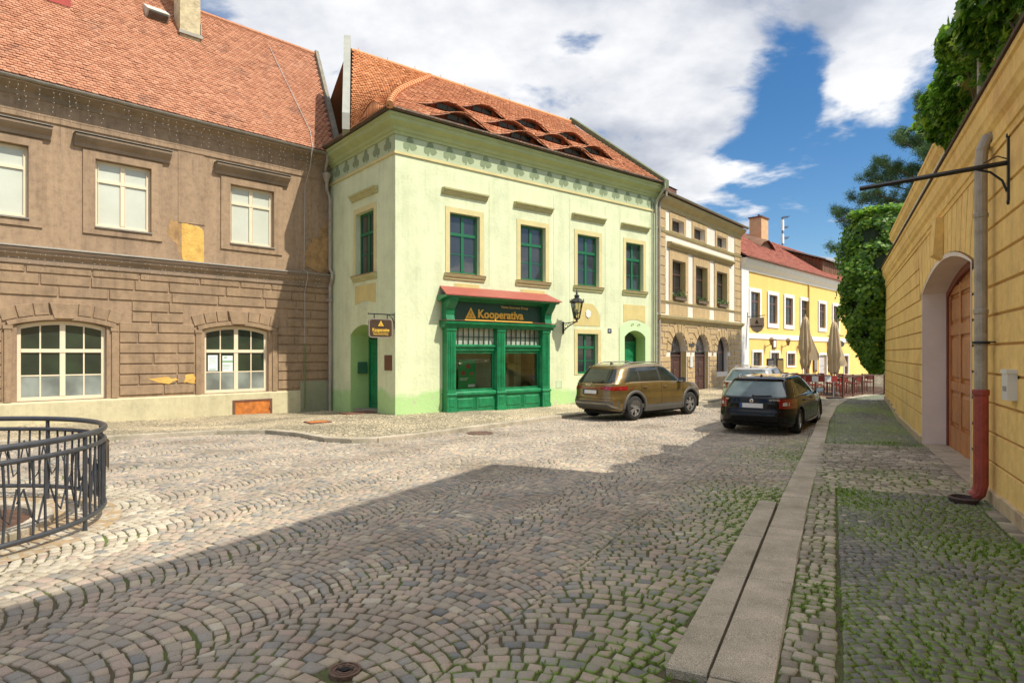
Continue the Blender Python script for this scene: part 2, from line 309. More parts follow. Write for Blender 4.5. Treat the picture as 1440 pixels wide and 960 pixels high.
def setts(name, C, mat, rnd, moss=None, dz=0., top=.02, gap=.006, ch=.011, jit=.006, seed=3, depth=.03, kind='structure'):
    """every sett is a small chamfered stone; C: (N,4,2) plan cells"""
    rg = np.random.default_rng(seed); N = len(C); C = C+rg.normal(0, jit, C.shape); cen = C.mean(1, keepdims=True); d = C-cen; L = np.linalg.norm(d, axis=2, keepdims=True)+1e-6
    def inset(a): return cen+d*np.maximum(.2, 1-a*1.35/L)
    A = inset(gap); Bq = inset(gap+ch*.45); T = inset(gap+ch*1.3); z0 = terr(cen[:, 0, 0], cen[:, 0, 1])[:, None]+dz
    til = rg.normal(0, .032, (N, 2)); hz = z0+rg.normal(0, .0022, (N, 1))
    def z(P, h): return hz+h+((P-cen)*til[:, None]).sum(2)
    V = np.concatenate([np.dstack([A, z(A, -depth)]), np.dstack([A, z(A, top-.012)]), np.dstack([Bq, z(Bq, top-.005)]), np.dstack([T, z(T, top)])], 1).reshape(-1, 3)
    b = (np.arange(N)*16)[:, None]; q = []
    for k in range(3):
        for i in range(4): j = (i+1) % 4; q.append(b+np.array([[4*k+i, 4*k+j, 4*k+4+j, 4*k+4+i]]))
    q.append(b+np.array([[12, 13, 14, 15]])); at = {'rnd': np.concatenate([rnd]*13)}
    mz = moss if moss is not None else np.zeros(N); at['moss'] = np.concatenate([np.clip(mz*1.5+.1, 0, 1)]*8+[mz*.9]*4+[mz*.45])
    return tag(nmesh(name, V, [np.concatenate(q)], mat, at), kind=kind)
def fan_cells(t0, t1, s0, s1, W, p, R, seed=1):
    """segmental-arc sett paving: columns W wide, courses p apart, arcs of radius R"""
    rg = np.random.default_rng(seed); cells = []; am = math.asin(min(.99, W/2/R)); n0 = int(round(2*am*R/p))
    for c in range(int((t1-t0)/W)+1):
        tc = t0+(c+.5)*W; so = rg.uniform(0, p); K = int((s1-s0)/p)+8; q = s0-4*p+so+np.arange(K)*p
        for k in range(K):
            n = n0; w = 1+rg.normal(0, .2, n); w = np.clip(w, .6, 1.6); e = np.concatenate([[0], np.cumsum(w)]); e = -am+2*am*e/e[-1]
            wob = rg.normal(0, .004)
            a, b = e[:-1], e[1:]; y0 = q[k]+wob; dr = R*cos(am)
            def P(th, yy): return np.stack([yy+R*np.cos(th)-dr, tc+R*np.sin(th)], -1)
            def out(th): return np.arcsin(np.clip(np.sin(th)*(1+p*np.cos(th)/R), -math.sin(am), math.sin(am)))
            cells.append(np.stack([P(a, y0), P(b, y0), P(out(b), y0+p), P(out(a), y0+p)], 1))
    return np.concatenate(cells)
def row_cells(t0, t1, s0, s1, ps, pt, seed=1, wob=0.):
    rg = np.random.default_rng(seed); out = []; s = s0
    while s < s1:
        h = ps*rg.uniform(.8, 1.25); n = max(1, int(round((t1-t0)/pt))); w = np.clip(1+rg.normal(0, .25, n), .5, 1.7); e = np.concatenate([[0], np.cumsum(w)]); e = t0+(t1-t0)*e/e[-1]
        a, b = e[:-1], e[1:]; out.append(np.stack([np.stack([a*0+s, a], -1), np.stack([b*0+s, b], -1), np.stack([b*0+s+h, b], -1), np.stack([a*0+s+h, a], -1)], 1)); s += h
    return np.concatenate(out)
def toxy(C): x, y = st2xy(C[..., 0], C[..., 1]); return np.stack([x, y], -1)
def sheet(name, xs, ys, zf, mat, kind='structure'):
    X, Y = np.meshgrid(xs, ys, indexing='xy'); V = np.stack([X, Y, zf(X, Y)], -1).reshape(-1, 3); nx, ny = len(xs), len(ys)
    i = (np.arange(ny-1)[:, None]*nx+np.arange(nx-1)[None]).ravel(); F = np.stack([i, i+1, i+nx+1, i+nx], 1)
    o = nmesh(name, V, [F], mat); o.data.polygons.foreach_set('use_smooth', [True]*len(o.data.polygons)); return tag(o, kind=kind)

# joint material: sand and soil with moss
def joint_mat():
    m, nt, b, n, l = nmat('joints'); tc = n('ShaderNodeTexCoord')
    no = n('ShaderNodeTexNoise'); no.inputs['Scale'].default_value = 1.1; no.inputs['Detail'].default_value = 9; no.inputs['Roughness'].default_value = .7; l(tc.outputs['Object'], no.inputs['Vector'])
    r = ramp(n, [(.3, (.13, .10, .06)), (.47, (.10, .085, .045)), (.58, (.11, .15, .03)), (.72, (.14, .23, .03))]); l(no.outputs['Fac'], r.inputs['Fac']); l(r.outputs[0], b.inputs['Base Color']); b.inputs['Roughness'].default_value = .95
    nb = n('ShaderNodeTexNoise'); nb.inputs['Scale'].default_value = 90; l(tc.outputs['Object'], nb.inputs['Vector']); bp = n('ShaderNodeBump'); bp.inputs['Strength'].default_value = .9; bp.inputs['Distance'].default_value = .02; l(nb.outputs['Fac'], bp.inputs['Height']); l(bp.outputs[0], b.inputs['Normal']); return m
JM = joint_mat()
gx = np.concatenate([np.linspace(-420, -40, 12), np.arange(-36, 36.1, .5), np.linspace(40, 420, 12)]); gy = np.concatenate([np.linspace(-200, -12, 8), np.arange(-10, 60.1, .5), np.linspace(66, 500, 14)])
farcob = setting_cobble('far_setts', (.33, .29, .22), (.48, .42, .32), (.12, .11, .07), 8.)
lightcob = setting_cobble('small_setts', (.40, .33, .22), (.74, .61, .42), (.13, .12, .08), 13.)
sheet('ground', gx, gy, lambda x, y: terr(x, y), JM)
# far road sheet: 24 m onwards
sheet('road_far', np.arange(-4, 60, .5), np.arange(23.6, 90, .6), lambda x, y: terr(x, y)+.016, farcob)

road_m = stone_mat('road_setts', [(0, (.20, .195, .185)), (.05, (.29, .27, .235)), (.2, (.31, .265, .21)), (.45, (.37, .315, .24)), (.62, (.41, .31, .245)), (.78, (.45, .37, .265)), (.82, (.45, .39, .29)), (1, (.56, .50, .39))], moss=(.19, .29, .035), mossamt=0.)
C = toxy(fan_cells(-22.18, -.5, -1.5, 27.5, 1.355, .0995, 1.0, 5)); cx, cy = C[..., 0].mean(1), C[..., 1].mean(1); S_, T_ = xy2st(cx, cy)
rf = np.hypot(cx-FC[0], cy-FC[1])
keep = (T_ < tKL(S_)-.02) & (cy < yLK(cx)-.1) & (cy > .6) & (cy < 24) & (cx > -.95*cy-2.5) & (rf > 1.5) & ~((T_ > -.80) & (S_ > 3.3) & (S_ < 8.1)) & (np.hypot(cx+.9, cy-3.37) > .1) & (np.hypot(cx+.8, cy-15.5) > .34)
C = C[keep]; cx = cx[keep]; cy = cy[keep]; S_ = S_[keep]; T_ = T_[keep]; rf = rf[keep]
rnd = rng.random(len(C))*.8; rnd = np.clip(rnd+(fbm(cx, cy, 2.2, 4)-.5)*.25, 0, .8)
sel = rng.random(len(C)) < .035; rnd[sel] = rng.uniform(.82, .95, sel.sum()); sel = (rf < 2.35+.6*vnoise(cx, cy, 1., 3)) & (rng.random(len(C)) < .75); rnd[sel] = rng.uniform(.8, 1, sel.sum())
edge = np.clip(1-(-.56-T_)/2.0, 0, 1); mo = np.clip(edge*(.25+1.5*(fbm(cx, cy, 1.5, 9)-.25))+.25*np.clip(fbm(cx, cy, 1.8, 2)-.4, 0, 1), 0, 1)*(np.clip((17-cy)/6, .15, 1))
setts('road', C, road_m, rnd, mo, top=.014, gap=.0075, ch=.006, jit=.006)
tuft_pts = [(C.reshape(-1, 2), np.repeat(mo, 4), 0.)]

# ---- right pavement (raised .1)
ss = np.concatenate([np.arange(-8, 36, .4)])
def strip_sheet(name, tL, tR, dz, mat, s_=ss, nt_=8):
    V = [];
    for s in s_:
        for k in range(nt_+1):
            t = tL(s)+(tR(s)-tL(s))*k/nt_; x, y = st2xy(s, t); V.append((float(x), float(y), tz(x, y)+dz))
    nx = nt_+1; i = (np.arange(len(s_)-1)[:, None]*nx+np.arange(nt_)[None]).ravel(); F = np.stack([i, i+1, i+nx+1, i+nx], 1)
    o = nmesh(name, np.array(V), [F], mat); return tag(o, kind='structure')
strip_sheet('sidewalk_bed', lambda s: tKR(s)-.05, lambda s: 2.3 if s < 25.2 else tKR(s)+6, .07, JM)
dark_m = stone_mat('dark_setts', [(0, (.105, .105, .10)), (.5, (.17, .162, .145)), (.9, (.25, .23, .19)), (.95, (.30, .27, .22)), (1, (.50, .44, .34))], moss=(.19, .28, .035), mossamt=.1, rough=.55)
tan_m = stone_mat('tan_setts', [(0, (.22, .19, .15)), (.5, (.34, .29, .22)), (1, (.50, .43, .33))], moss=(.15, .22, .03), mossamt=.1)
C = toxy(fan_cells(.05-1.4, 8., -1., 34, 1.4, .074, 1.15, 11)); cx, cy = C[..., 0].mean(1), C[..., 1].mean(1); S_, T_ = xy2st(cx, cy)
wallT = np.where(S_ < 24.2, WT, 20)
cross = (S_ > 9.15) & (S_ < 14.35)
k_ = (T_ > tKR(S_)+np.where(S_ < 14, .29, .02)) & (T_ < wallT-np.where(S_ < 8.4, .2, .02)) & ~cross & (cy > .8) & (cy < 29); C = C[k_]; cx = cx[k_]; cy = cy[k_]
mo = np.clip(1.6*fbm(cx, cy, 1.3, 21)-.34, 0, 1); rnd = np.clip(rng.random(len(C))*.9, 0, 1); sel = rng.random(len(C)) < .018; rnd[sel] = rng.uniform(.95, 1, sel.sum())
setts('sidewalk', C, dark_m, rnd, mo, dz=.07, top=.016, gap=.005, ch=.008, jit=.004, seed=8); tuft_pts.append((C.reshape(-1, 2), np.repeat(mo*.95, 4), .07))
parts = []
c1 = row_cells(0, .275, 1, 9.15, .085, .085, 31); c1[..., 1] += tKR(c1[..., 0]); parts.append(c1)
c2 = row_cells(-.23, WT-.02, 9.15, 14.35, .12, .13, 32); c2[..., 1] += .015*np.sin(c2[..., 0]*5); parts.append(c2)
c3 = row_cells(WT-.19, WT-.02, 1, 8.4, .16, .17, 33); parts.append(c3)
C = toxy(np.concatenate(parts)); cx, cy = C[..., 0].mean(1), C[..., 1].mean(1); mo = np.clip(1.3*fbm(cx, cy, 1.1, 41)-.3, 0, 1)
setts('sidewalk_light_setts', C, tan_m, rng.random(len(C)), mo, dz=.07, top=.018, gap=.006, ch=.01, jit=.008, seed=9); tuft_pts.append((C.reshape(-1, 2), np.repeat(mo*.95, 4), .07))

# ---- kerb stones
gran = simple('granite', (.30, .265, .22), .8, var=.16, scale=1.2, bump=.5, bscale=160, dirt=(.17, .17, .12), dirtlo=.55)
def granite_mat(name, c):
    m, nt, b, n, l = nmat(name); tc = n('ShaderNodeTexCoord'); no = n('ShaderNodeTexNoise'); no.inputs['Scale'].default_value = 170; no.inputs['Detail'].default_value = 3; l(tc.outputs['Object'], no.inputs['Vector'])
    n2 = n('ShaderNodeTexNoise'); n2.inputs['Scale'].default_value = 1.6; n2.inputs['Detail'].default_value = 9; n2.inputs['Roughness'].default_value = .65; l(tc.outputs['Object'], n2.inputs['Vector'])
    r = ramp(n, [(.33, tuple(x*.5 for x in c)), (.5, c), (.66, tuple(x*1.45 for x in c))]); l(no.outputs['Fac'], r.inputs['Fac']); g = ramp(n, [(.35, (.62, .63, .55)), (.65, (1.15, 1.12, 1.08))]); l(n2.outputs['Fac'], g.inputs['Fac'])
    mx = n('ShaderNodeMix'); mx.data_type = 'RGBA'; mx.blend_type = 'MULTIPLY'; mx.inputs['Factor'].default_value = 1; l(r.outputs[0], mx.inputs['A']); l(g.outputs[0], mx.inputs['B']); l(mx.outputs['Result'], b.inputs['Base Color']); b.inputs['Roughness'].default_value = .8
    bp = n('ShaderNodeBump'); bp.inputs['Strength'].default_value = .5; bp.inputs['Distance'].default_value = .008; l(no.outputs['Fac'], bp.inputs['Height']); l(bp.outputs[0], b.inputs['Normal']); return m
KM = granite_mat('granite_kerb', (.46, .40, .32))
def kerbstone(mb, pts, z0, z1, ch=.012):
    """pts: closed plan outline; chamfered top"""
    c = np.mean(pts, 0); k = len(pts); ins = [tuple(c+(np.array(p)-c)*(1-ch/max(.05, np.linalg.norm(np.array(p)-c))*1.3)) for p in pts]
    zt = [tz(*p) for p in pts]; mb.add([(p[0], p[1], z+z0) for p, z in zip(pts, zt)]+[(p[0], p[1], z+z1-ch) for p, z in zip(pts, zt)]+[(p[0], p[1], z+z1) for p, z in zip(ins, zt)],
        [tuple(range(2*k, 3*k))]+[(i, (i+1) % k, (i+1) % k+k, i+k) for i in range(k)]+[(i+k, (i+1) % k+k, (i+1) % k+2*k, i+2*k) for i in range(k)])
mb = MB(); s = -4.; Ls = [1.6, 1.55, 1.62, 1.5, 2.1, 1.9, 1.4, 1.7]; joints = [-3.2, -1.6, 0., 1.62, 3.3, 4.95, 6.65, 8.25, 10.1, 12.3, 14., 15.6, 17.3, 18.9, 20.4, 21.8, 23.1, 24.4, 25.7, 27, 28.3, 29.7, 31]
for a, b in zip(joints, joints[1:]):
    g = .006; L = [np.array(st2xy(q, tKL(q))) for q in (a+g, (a+b)/2, b-g)]; R_ = [np.array(st2xy(q, tKR(q)-.005)) for q in (b-g, (a+b)/2, a+g)]
    w = random.uniform(-.008, .008); kerbstone(mb, [tuple(p) for p in L+R_], -.05, .088+w)
tag(mb.obj('kerb', KM), kind='structure')
mb = MB(); mb2 = []
for a, b in [(3.35, 6.3), (6.315, 8.02)]: kerbstone(mb, [tuple(map(float, st2xy(a, -.79))), tuple(map(float, st2xy(b, -.785))), tuple(map(float, st2xy(b, -.585))), tuple(map(float, st2xy(a, -.58)))], -.05, .06)
tag(mb.obj('kerb_ramp_slab', KM), kind='structure')

# ---- left pavement
inner = [(-40, 12), (-20, 14), (-12, 18), (-11.5, 18.6), (-10.5, 19.6), (-9.6, 20.5), (-8.6, 21.5), (-7.7, 22.4), (-6.5, 23.4), (-5.7, 23.6), (-5., 23.0), (-3.3, 19.6), (-2, 20.9), (1.2, 23.5), (2.2, 24.3), (7.5, 28.9), (15, 37.8), (24, 48)]
V = []; NT = 16
xs_ = []; 
for i in range(len(LKX)-1):
    for q in np.linspace(0, 1, 8, endpoint=False):
        k0 = np.array([LKX[i], LKY[i]]); k1 = np.array([LKX[i+1], LKY[i+1]]); a = k0+(k1-k0)*q; b = np.array(inner[i])*(1-q)+np.array(inner[i+1])*q
        for j in range(NT+1): p = a+(b-a)*j/NT; V.append((p[0], p[1], tz(*p)+.085))
nx = NT+1; rows_ = len(V)//nx; i = (np.arange(rows_-1)[:, None]*nx+np.arange(NT)[None]).ravel(); F = np.stack([i, i+nx, i+nx+1, i+1], 1)
tag(nmesh('sidewalk_mosaic', np.array(V), [F], lightcob), kind='structure')
# kerb of the left pavement: short stones along the polyline
pl = []; acc = 0
for i in range(1, len(LKX)-1):
    k0 = np.array([LKX[i], LKY[i]]); k1 = np.array([LKX[i+1], LKY[i+1]]); n_ = max(1, int(round(np.linalg.norm(k1-k0)/.9)))
    for q in range(n_): pl.append(k0+(k1-k0)*q/n_)
mb = MB()
for i in range(len(pl)-1):
    a, b = pl[i], pl[i+1]; d = (b-a)/np.linalg.norm(b-a); nrm_ = np.array([-d[1], d[0]])
    na = nrm_ if i == 0 else None
    kerbstone(mb, [tuple(a+d*.004-nrm_*.03), tuple(b-d*.004-nrm_*.03), tuple(b-d*.004+nrm_*.19), tuple(a+d*.004+nrm_*.19)], -.05, .105)
tag(mb.obj('kerb', KM), kind='structure')

# ---- grass and moss tufts in the joints (uncountable)
grass_m = simple('grass_blades', (.19, .30, .03), .7, var=.45, scale=9)
V = []; F = []; rg = np.random.default_rng(5)
for P, m_, dz in tuft_pts:
    pr = np.clip(m_-.38, 0, 1)*1.5*(P[:, 1] < 13); sel = rg.random(len(P)) < pr*.8; Q = P[sel]; ms = m_[sel]
    if len(Q) > 9000: ii = rg.choice(len(Q), 9000, replace=False); Q = Q[ii]; ms = ms[ii]
    zz = terr(Q[:, 0], Q[:, 1])+dz
    for (x, y), z, mm in zip(Q, zz, ms):
        big = 1+.8*(rg.random() < .06)
        for b_ in range(int(rg.integers(5, 10))):
            a = rg.uniform(0, 2*pi); h = rg.uniform(.008, .020)*(.55+mm)*big; r0 = rg.uniform(0, .016)*big; w = .0022*big; l_ = rg.uniform(.3, 1.1)*h
            bx, by = x+r0*cos(a*3), y+r0*sin(a*3); ex, ey = bx+l_*cos(a), by+l_*sin(a); px, py = -sin(a)*w, cos(a)*w
            o = len(V); V += [(bx-px, by-py, z+.004), (bx+px, by+py, z+.004), (bx+(ex-bx)*.5+px*.7, by+(ey-by)*.5+py*.7, z+h*.8+.012), (ex, ey, z+h+.008)]; F.append((o, o+1, o+2, o+3))
tag(nmesh('grass', np.array(V), [np.array(F)], grass_m), 'short green grass and moss growing in the joints of the setts by the kerb', 'grass', kind='stuff')
# ------------------------------------------------------------------ houses
def tf_in(u, n, z): return (u, -n, z)          # house local frame: x along the front, y into the house, n outward
def tf_side(u, n, z): return (-n, u, z)        # the face that runs back from the local origin
glass_d = glass('window_glass'); glass_g = glass('window_glass_tree_tint', (.015, .03, .012)); blind = simple('blind_glass', (.56, .58, .48), .5, var=.06, scale=1.5, coat=.25); frost = glass('frosted_glass', (.22, .25, .22), .25)  # green in the glass_g colour stands for reflected trees
# ================= brown house
B = empty('brown_house', (-6.72, 23.0, 0), math.atan2(1, 1))
tag(B, 'weathered brown rusticated town house with red tiled roof and peeling plaster, behind the round fence', 'house')
brown = simple('brown_plaster', (.36, .245, .15), .9, var=.13, scale=.9, bump=.35, bscale=30, dirt=(.30, .205, .13), dirtlo=.52, streak=True, weather=.24)
brown2 = simple('brown_plaster_dark', (.31, .225, .155), .9, var=.16, scale=1.2, bump=.3, bscale=30, dirt=(.22, .17, .12), dirtlo=.5)
rustm = simple('brown_rustication', (.33, .225, .135), .9, var=.15, scale=1.6, bump=.35, bscale=28, dirt=(.27, .19, .12), dirtlo=.52, weather=.22)
plinthm = simple('plinth_paint', (.56, .50, .31), .85, var=.07, scale=1.3, bump=.15, dirt=(.42, .38, .24), dirtlo=.6, weather=.12)
cream = simple('cream_paint', (.78, .66, .47), .5, var=.06, scale=4)
zinc = simple('zinc', (.30, .27, .22), .5, metal=.3, var=.2, scale=4)
UL = -19.; ZE = 8.93
upW = [(-10.28, -8.82), (-7.3, -5.87), (-3.55, -2.09), (-14.1, -12.65), (-17.6, -16.15)]
loW = [(-9.06, -7.02), (-4.34, -2.26), (-13.6, -11.5), (-17.9, -15.9)]
mb = MB(tf_in); hl = [rect(a, b, 5.28, 7.2) for a, b in upW]+[arch(a, b, .36, 2.42, 2.56) for a, b in loW]
mb.panel(rect(UL, 0, -.9, ZE-.15), hl, 0, rev=[.24]*len(upW)+[.3]*len(loW)); mb.box(UL, 0, -9, -.5, -.9, ZE-.2); mb.obj('wall', brown, B)
mb = MB(tf_in)   # window recess trim strips and lesenes (raised plaster)
for a, b in upW:
    for h in [(a-.3, a-.001, 5.05, 7.42), (b+.001, b+.3, 5.05, 7.42)]: mb.box(h[0], h[1], 0, .045, h[2], h[3])
    mb.box(a, b, 0, .045, 7.201, 7.42); mb.box(a, b, 0, .045, 5.05, 5.279)
for a, b in [(-5.12, -4.35), (-.98, -.3), (-12.2, -10.95)]: mb.box(a, b, 0, .018, 5.72, 8.2)
mb.box(UL, 0, 0, .04, 7.95, 8.75)
mb.obj('plaster_trim', brown, B)
mb = MB(tf_in)
mb.profile([(0, 4.02), (.05, 4.06), (.06, 4.2), (.16, 4.3), (.2, 4.4), (.24, 4.42), (.24, 4.5), (0, 4.53)], UL, -.02); mb.obj('string_course', brown2, B)
mb = MB(tf_in); mb.profile([(0, 4.532), (.26, 4.503), (.27, 4.47), (.275, 4.475), (.27, 4.515), (0, 4.545)], UL, -.01); mb.obj('course_flashing', zinc, B)
mb = MB(tf_in); mb.profile([(0, 8.45), (.08, 8.5), (.12, 8.62), (.3, 8.72), (.36, 8.8), (.36, 8.86), (0, 8.9)], UL, 0); mb.obj('eaves_cornice', brown2, B)
for a, b in upW: mb = MB(tf_in); mb.profile([(.0, 7.43), (.08, 7.46), (.1, 7.55), (.2, 7.62), (.27, 7.7), (.28, 7.76), (0, 7.8)], (a+b)/2-1.22, (a+b)/2+1.22); hd = mb.obj('window_hood', brown2, B); mb = MB(tf_in); mb.box((a+b)/2-1.24, (a+b)/2+1.24, -.01, .31, 7.785, 7.8); mb.obj('hood_flashing', zinc, hd)
rows = [(.41+.31*i, .72+.31*i) for i in range(12)]; rows[-1] = (rows[-1][0], 4.03)
def exB(a, b):
    def f(z0, z1):
        if z0 >= 2.97: return None
        if z0 > 2.5: return (a-.62, b+.62)
        return (a-.3, b+.3)
    return f
mb = MB(tf_in); coursing(mb, UL, -.02, rows, [exB(a, b) for a, b in loW], (.85, 1.7), .03, .001, .038, .016, 4)
for a, b in loW:
    w = (b-a)/2+.12; h = .16; R = (w*w+h*h)/(2*h); uc = (a+b)/2; zc = 2.66-R; am = math.asin((w+.22)/(R+.1)); ak = math.asin(.3/R)
    for s_ in (-1, 1): voussoirs(mb, uc, zc, R+.06, R+.4, *( (ak, am) if s_ > 0 else (-am, -ak)), 3, .001, .042, .035)
    mb.add([(uc-.24, .001, 2.6), (uc+.24, .001, 2.6), (uc+.34, .001, 3.04), (uc-.34, .001, 3.04), (uc-.22, .1, 2.62), (uc+.22, .1, 2.62), (uc+.32, .1, 3.02), (uc-.32, .1, 3.02)], [(4, 5, 6, 7), (0, 1, 5, 4), (1, 2, 6, 5), (2, 3, 7, 6), (3, 0, 4, 7)])
    for k in range(14):   # raised arch moulding following the head
        t0 = -am*.93+k*am*1.86/14; t1 = t0+am*1.86/14
        if abs((t0+t1)/2) < ak*.8: continue
        q = [(uc+r*sin(t), zc+r*cos(t)) for r, t in ((R-.08, t0), (R-.08, t1), (R+.045, t1), (R+.045, t0))]; mb.prism(q, .001, .075)
    for e0, e1 in ((a-.27, a-.12), (b+.12, b+.27)): mb.box(e0, e1, .001, .05, .36, 2.3); mb.box(e0-.03, e1+.03, .001, .07, 2.3, 2.4)
mb.obj('rustication', rustm, B)
mb = MB(tf_in); mb.profile([(0, -.9), (.07, -.9), (.07, .31), (.04, .345), (0, .352)], UL, -1.15); mb.obj('plinth', plinthm, B)
mb = MB(tf_in); mb.profile([(0, -.9), (.07, -.9), (.07, .66), (0, .68)], -1.148, -.0); mb.obj('plinth', simple('plinth_green', (.27, .27, .17), .9, var=.15, scale=2, dirt=(.19, .2, .12)), B)
for i, (a, b) in enumerate(upW):
    m_ = (a+b)/2; o = window(B, tf_in, rect(a, b, 5.3, 7.19), -.14, [(m_, .1)], [(6.62, .09)], cream, blind, .08, .035)
    q = MB(tf_in)
    for u_ in (a+.08+.012, m_-.06, m_+.05, b-.1): q.box(u_, u_+.012, -.137, -.115, 5.39, 7.1)
    q.obj('sash_beads', cream, o); s_ = MB(tf_in); s_.box(a-.02, b+.02, -.13, .09, 5.235, 5.275); s_.obj('sill', zinc, o)
for i, (a, b) in enumerate(loW):
    m_ = (a+b)/2; o = window(B, tf_in, arch(a, b, .37, 2.4, 2.55), -.16, [(m_, .13), (m_-.5, .035), (m_+.5, .035)], [(1.73, .1), (1.05, .035)], cream, glass_g, .1, .035, lower_mat=frost, zlow=1.03)
    if i == 1:
        paper = simple('paper', (.72, .76, .78), .6, var=.05); q = MB(tf_in); q.box(a+.16, a+.46, -.178, -.174, 1.09, 1.6); q.box(m_-.43, m_-.1, -.178, -.174, 1.07, 1.58); q.obj('notice', paper, o)
        g_ = simple('notice_green', (.25, .42, .22), .6); q = MB(tf_in); q.box(m_-.43, m_-.1, -.173, -.171, 1.36, 1.42); q.box(m_-.38, m_-.28, -.173, -.171, 1.5, 1.54); q.box(a+.19, a+.4, -.173, -.171, 1.12, 1.15)
        for k in range(4): q.box(m_-.41, m_-.14-.03*k, -.173, -.171, 1.28-.045*k, 1.292-.045*k); q.box(a+.19, a+.42-.03*(k % 2), -.173, -.171, 1.5-.06*k, 1.51-.06*k)
        q.obj('notice_print', g_, o)
# rusty hatch
rust = simple('rust', (.52, .17, .03), .85, var=.35, scale=7, bump=.5, bscale=60, dirt=(.25, .09, .04), dirtlo=.55); rustd = simple('rust_dark', (.16, .07, .045), .85, var=.3, scale=8)
mb = MB(tf_in); mb.box(-3.42, -2.24, .072, .082, -.42, .06); h_ = mb.obj('cellar_hatch', rust, B)
mb = MB(tf_in); 
for r in [(-3.5, -3.42, -.46, .12), (-2.25, -2.18, -.46, .12), (-3.42, -2.25, .06, .12), (-3.42, -2.25, -.46, -.41)]: mb.box(r[0], r[1], .071, .098, r[2], r[3])
mb.box(-2.29, -2.23, .098, .12, -.22, -.15); mb.obj('hatch_frame', rustd, h_)
# bare plaster patches (fallen render): ragged outlines
def ragged(pts, n, amp, seed):
    rd = random.Random(seed); out = []
    for i in range(len(pts)):
        a, b = pts[i], pts[(i+1) % len(pts)]; st = (len(pts[i]) > 2 and pts[i][2])
        for k in range(n): t = k/n; j = 0 if st else amp; out.append((a[0]+(b[0]-a[0])*t+rd.uniform(-j, j), a[1]+(b[1]-a[1])*t+rd.uniform(-j, j)))
    return out
ochre = simple('bare_ochre_plaster', (.66, .40, .10), .95, var=.28, scale=3.5, bump=.8, bscale=14, dirt=(.42, .24, .08), dirtlo=.55); bare = simple('bare_brown_plaster', (.40, .24, .10), .95, var=.3, scale=4, bump=.9, bscale=12, dirt=(.25, .15, .07), dirtlo=.5)
mb = MB(tf_in); mb.prism(ragged([(-5.02, 4.56), (-4.36, 4.54, 1), (-4.36, 5.58), (-4.62, 5.66), (-5.02, 5.72, 1)], 7, .03, 2), .001, .006); mb.obj('bare_plaster_patch', ochre, B)
mb = MB(tf_in); mb.prism(ragged([(-5.05, 4.62), (-5.04, 5.66), (-5.36, 5.78), (-5.42, 5.3), (-5.2, 5.05)], 6, .04, 3), .001, .004); mb.obj('bare_plaster_patch', bare, B); mb = MB(tf_in); mb.prism(ragged([(-.03, 4.58, 1), (-.03, 6.6), (-.35, 6.1), (-.4, 5.9), (-.72, 5.75), (-.95, 5.1), (-.98, 4.7)], 7, .06, 5), .001, .019+.003); mb.obj('bare_plaster_patch', bare, B)
mb = MB(tf_in); mb.prism(ragged([(-5.95, .87), (-5.4, .72), (-5.1, .86), (-5.5, .93)], 4, .03, 8), .03, .0435); mb.obj('bare_plaster_patch', ochre, B); mb = MB(tf_in); mb.prism(ragged([(-4.95, .74), (-4.62, .72), (-4.65, 1.), (-4.92, .98)], 4, .03, 9), .03, .0435); mb.obj('bare_plaster_patch', ochre, B)
# roof
RPB = math.radians(53); rb = np.array([math.cos(RPB), math.sin(RPB)]); VL = 6.75
def SB(u, v): return np.stack([u+0*v, -.52+v*rb[0], 8.86+v*rb[1]], -1)
def NB(u, v): return np.stack([0*u, -rb[1]+0*u, rb[0]+0*u], -1)
tileB = tile_mat('old_roof_tiles', [(0, (.42, .17, .09)), (.3, (.50, .21, .11)), (.7, (.56, .25, .135)), (1, (.60, .29, .17))], (.13, .075, .06), 1.1, .55)
ur = lambda v: -.05+v*.19   # slanting verge on the right
rt_ = tiles('roof', tileB, B, lambda u, v: SB(u+UL, v), int(VL/.112), int((-UL+2)/.16), .16, .112, NB, mask=lambda U, V: (U+UL < ur(V)-.02), lift=.028, seed=4)
mb = MB(lambda u, n, z: (u, n, z)); 
P0 = SB(np.array([UL, .1, ur(VL)+.05, UL]), np.array([0, 0, VL, VL]))-np.array([0, -rb[1], rb[0]])*.012
mb.add([tuple(p) for p in P0], [(0, 1, 2, 3)]); mb.obj('roof_boarding', rustd, B)
mb = MB(); a_ = SB(np.array([.06]), np.array([-.05]))[0]; b_ = SB(np.array([ur(VL)+.05]), np.array([VL+.15]))[0]; nn = np.array([0, -rb[1], rb[0]])
q = [a_-nn*.1, b_-nn*.1, b_+nn*.14, a_+nn*.14]; mb.add([tuple(p) for p in q]+[tuple(p+np.array([.16, .02, 0])) for p in q], [(0, 1, 2, 3), (7, 6, 5, 4), (0, 4, 5, 1), (1, 5, 6, 2), (2, 6, 7, 3), (3, 7, 4, 0)]); mb.obj('verge_wall', simple('verge_stone', (.22, .2, .15), .9, var=.3, scale=5, dirt=(.12, .12, .08)), B)
mb = MB(); rp = SB(np.array([UL, ur(VL)]), np.array([VL+.02, VL+.02])); mb.tube([tuple(rp[0]), tuple(rp[1])], .1, 8); mb.obj('ridge_tiles', simple('ridge', (.46, .2, .1), .85, var=.3, scale=9, bump=.4, bscale=5), B)
mb = MB(tf_in); k = 8
prof = [(.47+.075*cos(pi+pi*i/k), 8.84+.075*sin(pi+pi*i/k)) for i in range(k+1)]+[(.47+.062*cos(2*pi-pi*i/k), 8.845+.062*sin(2*pi-pi*i/k)) for i in range(k+1)]
mb.profile(prof, UL, .02); mb.obj('gutter', zinc, B)
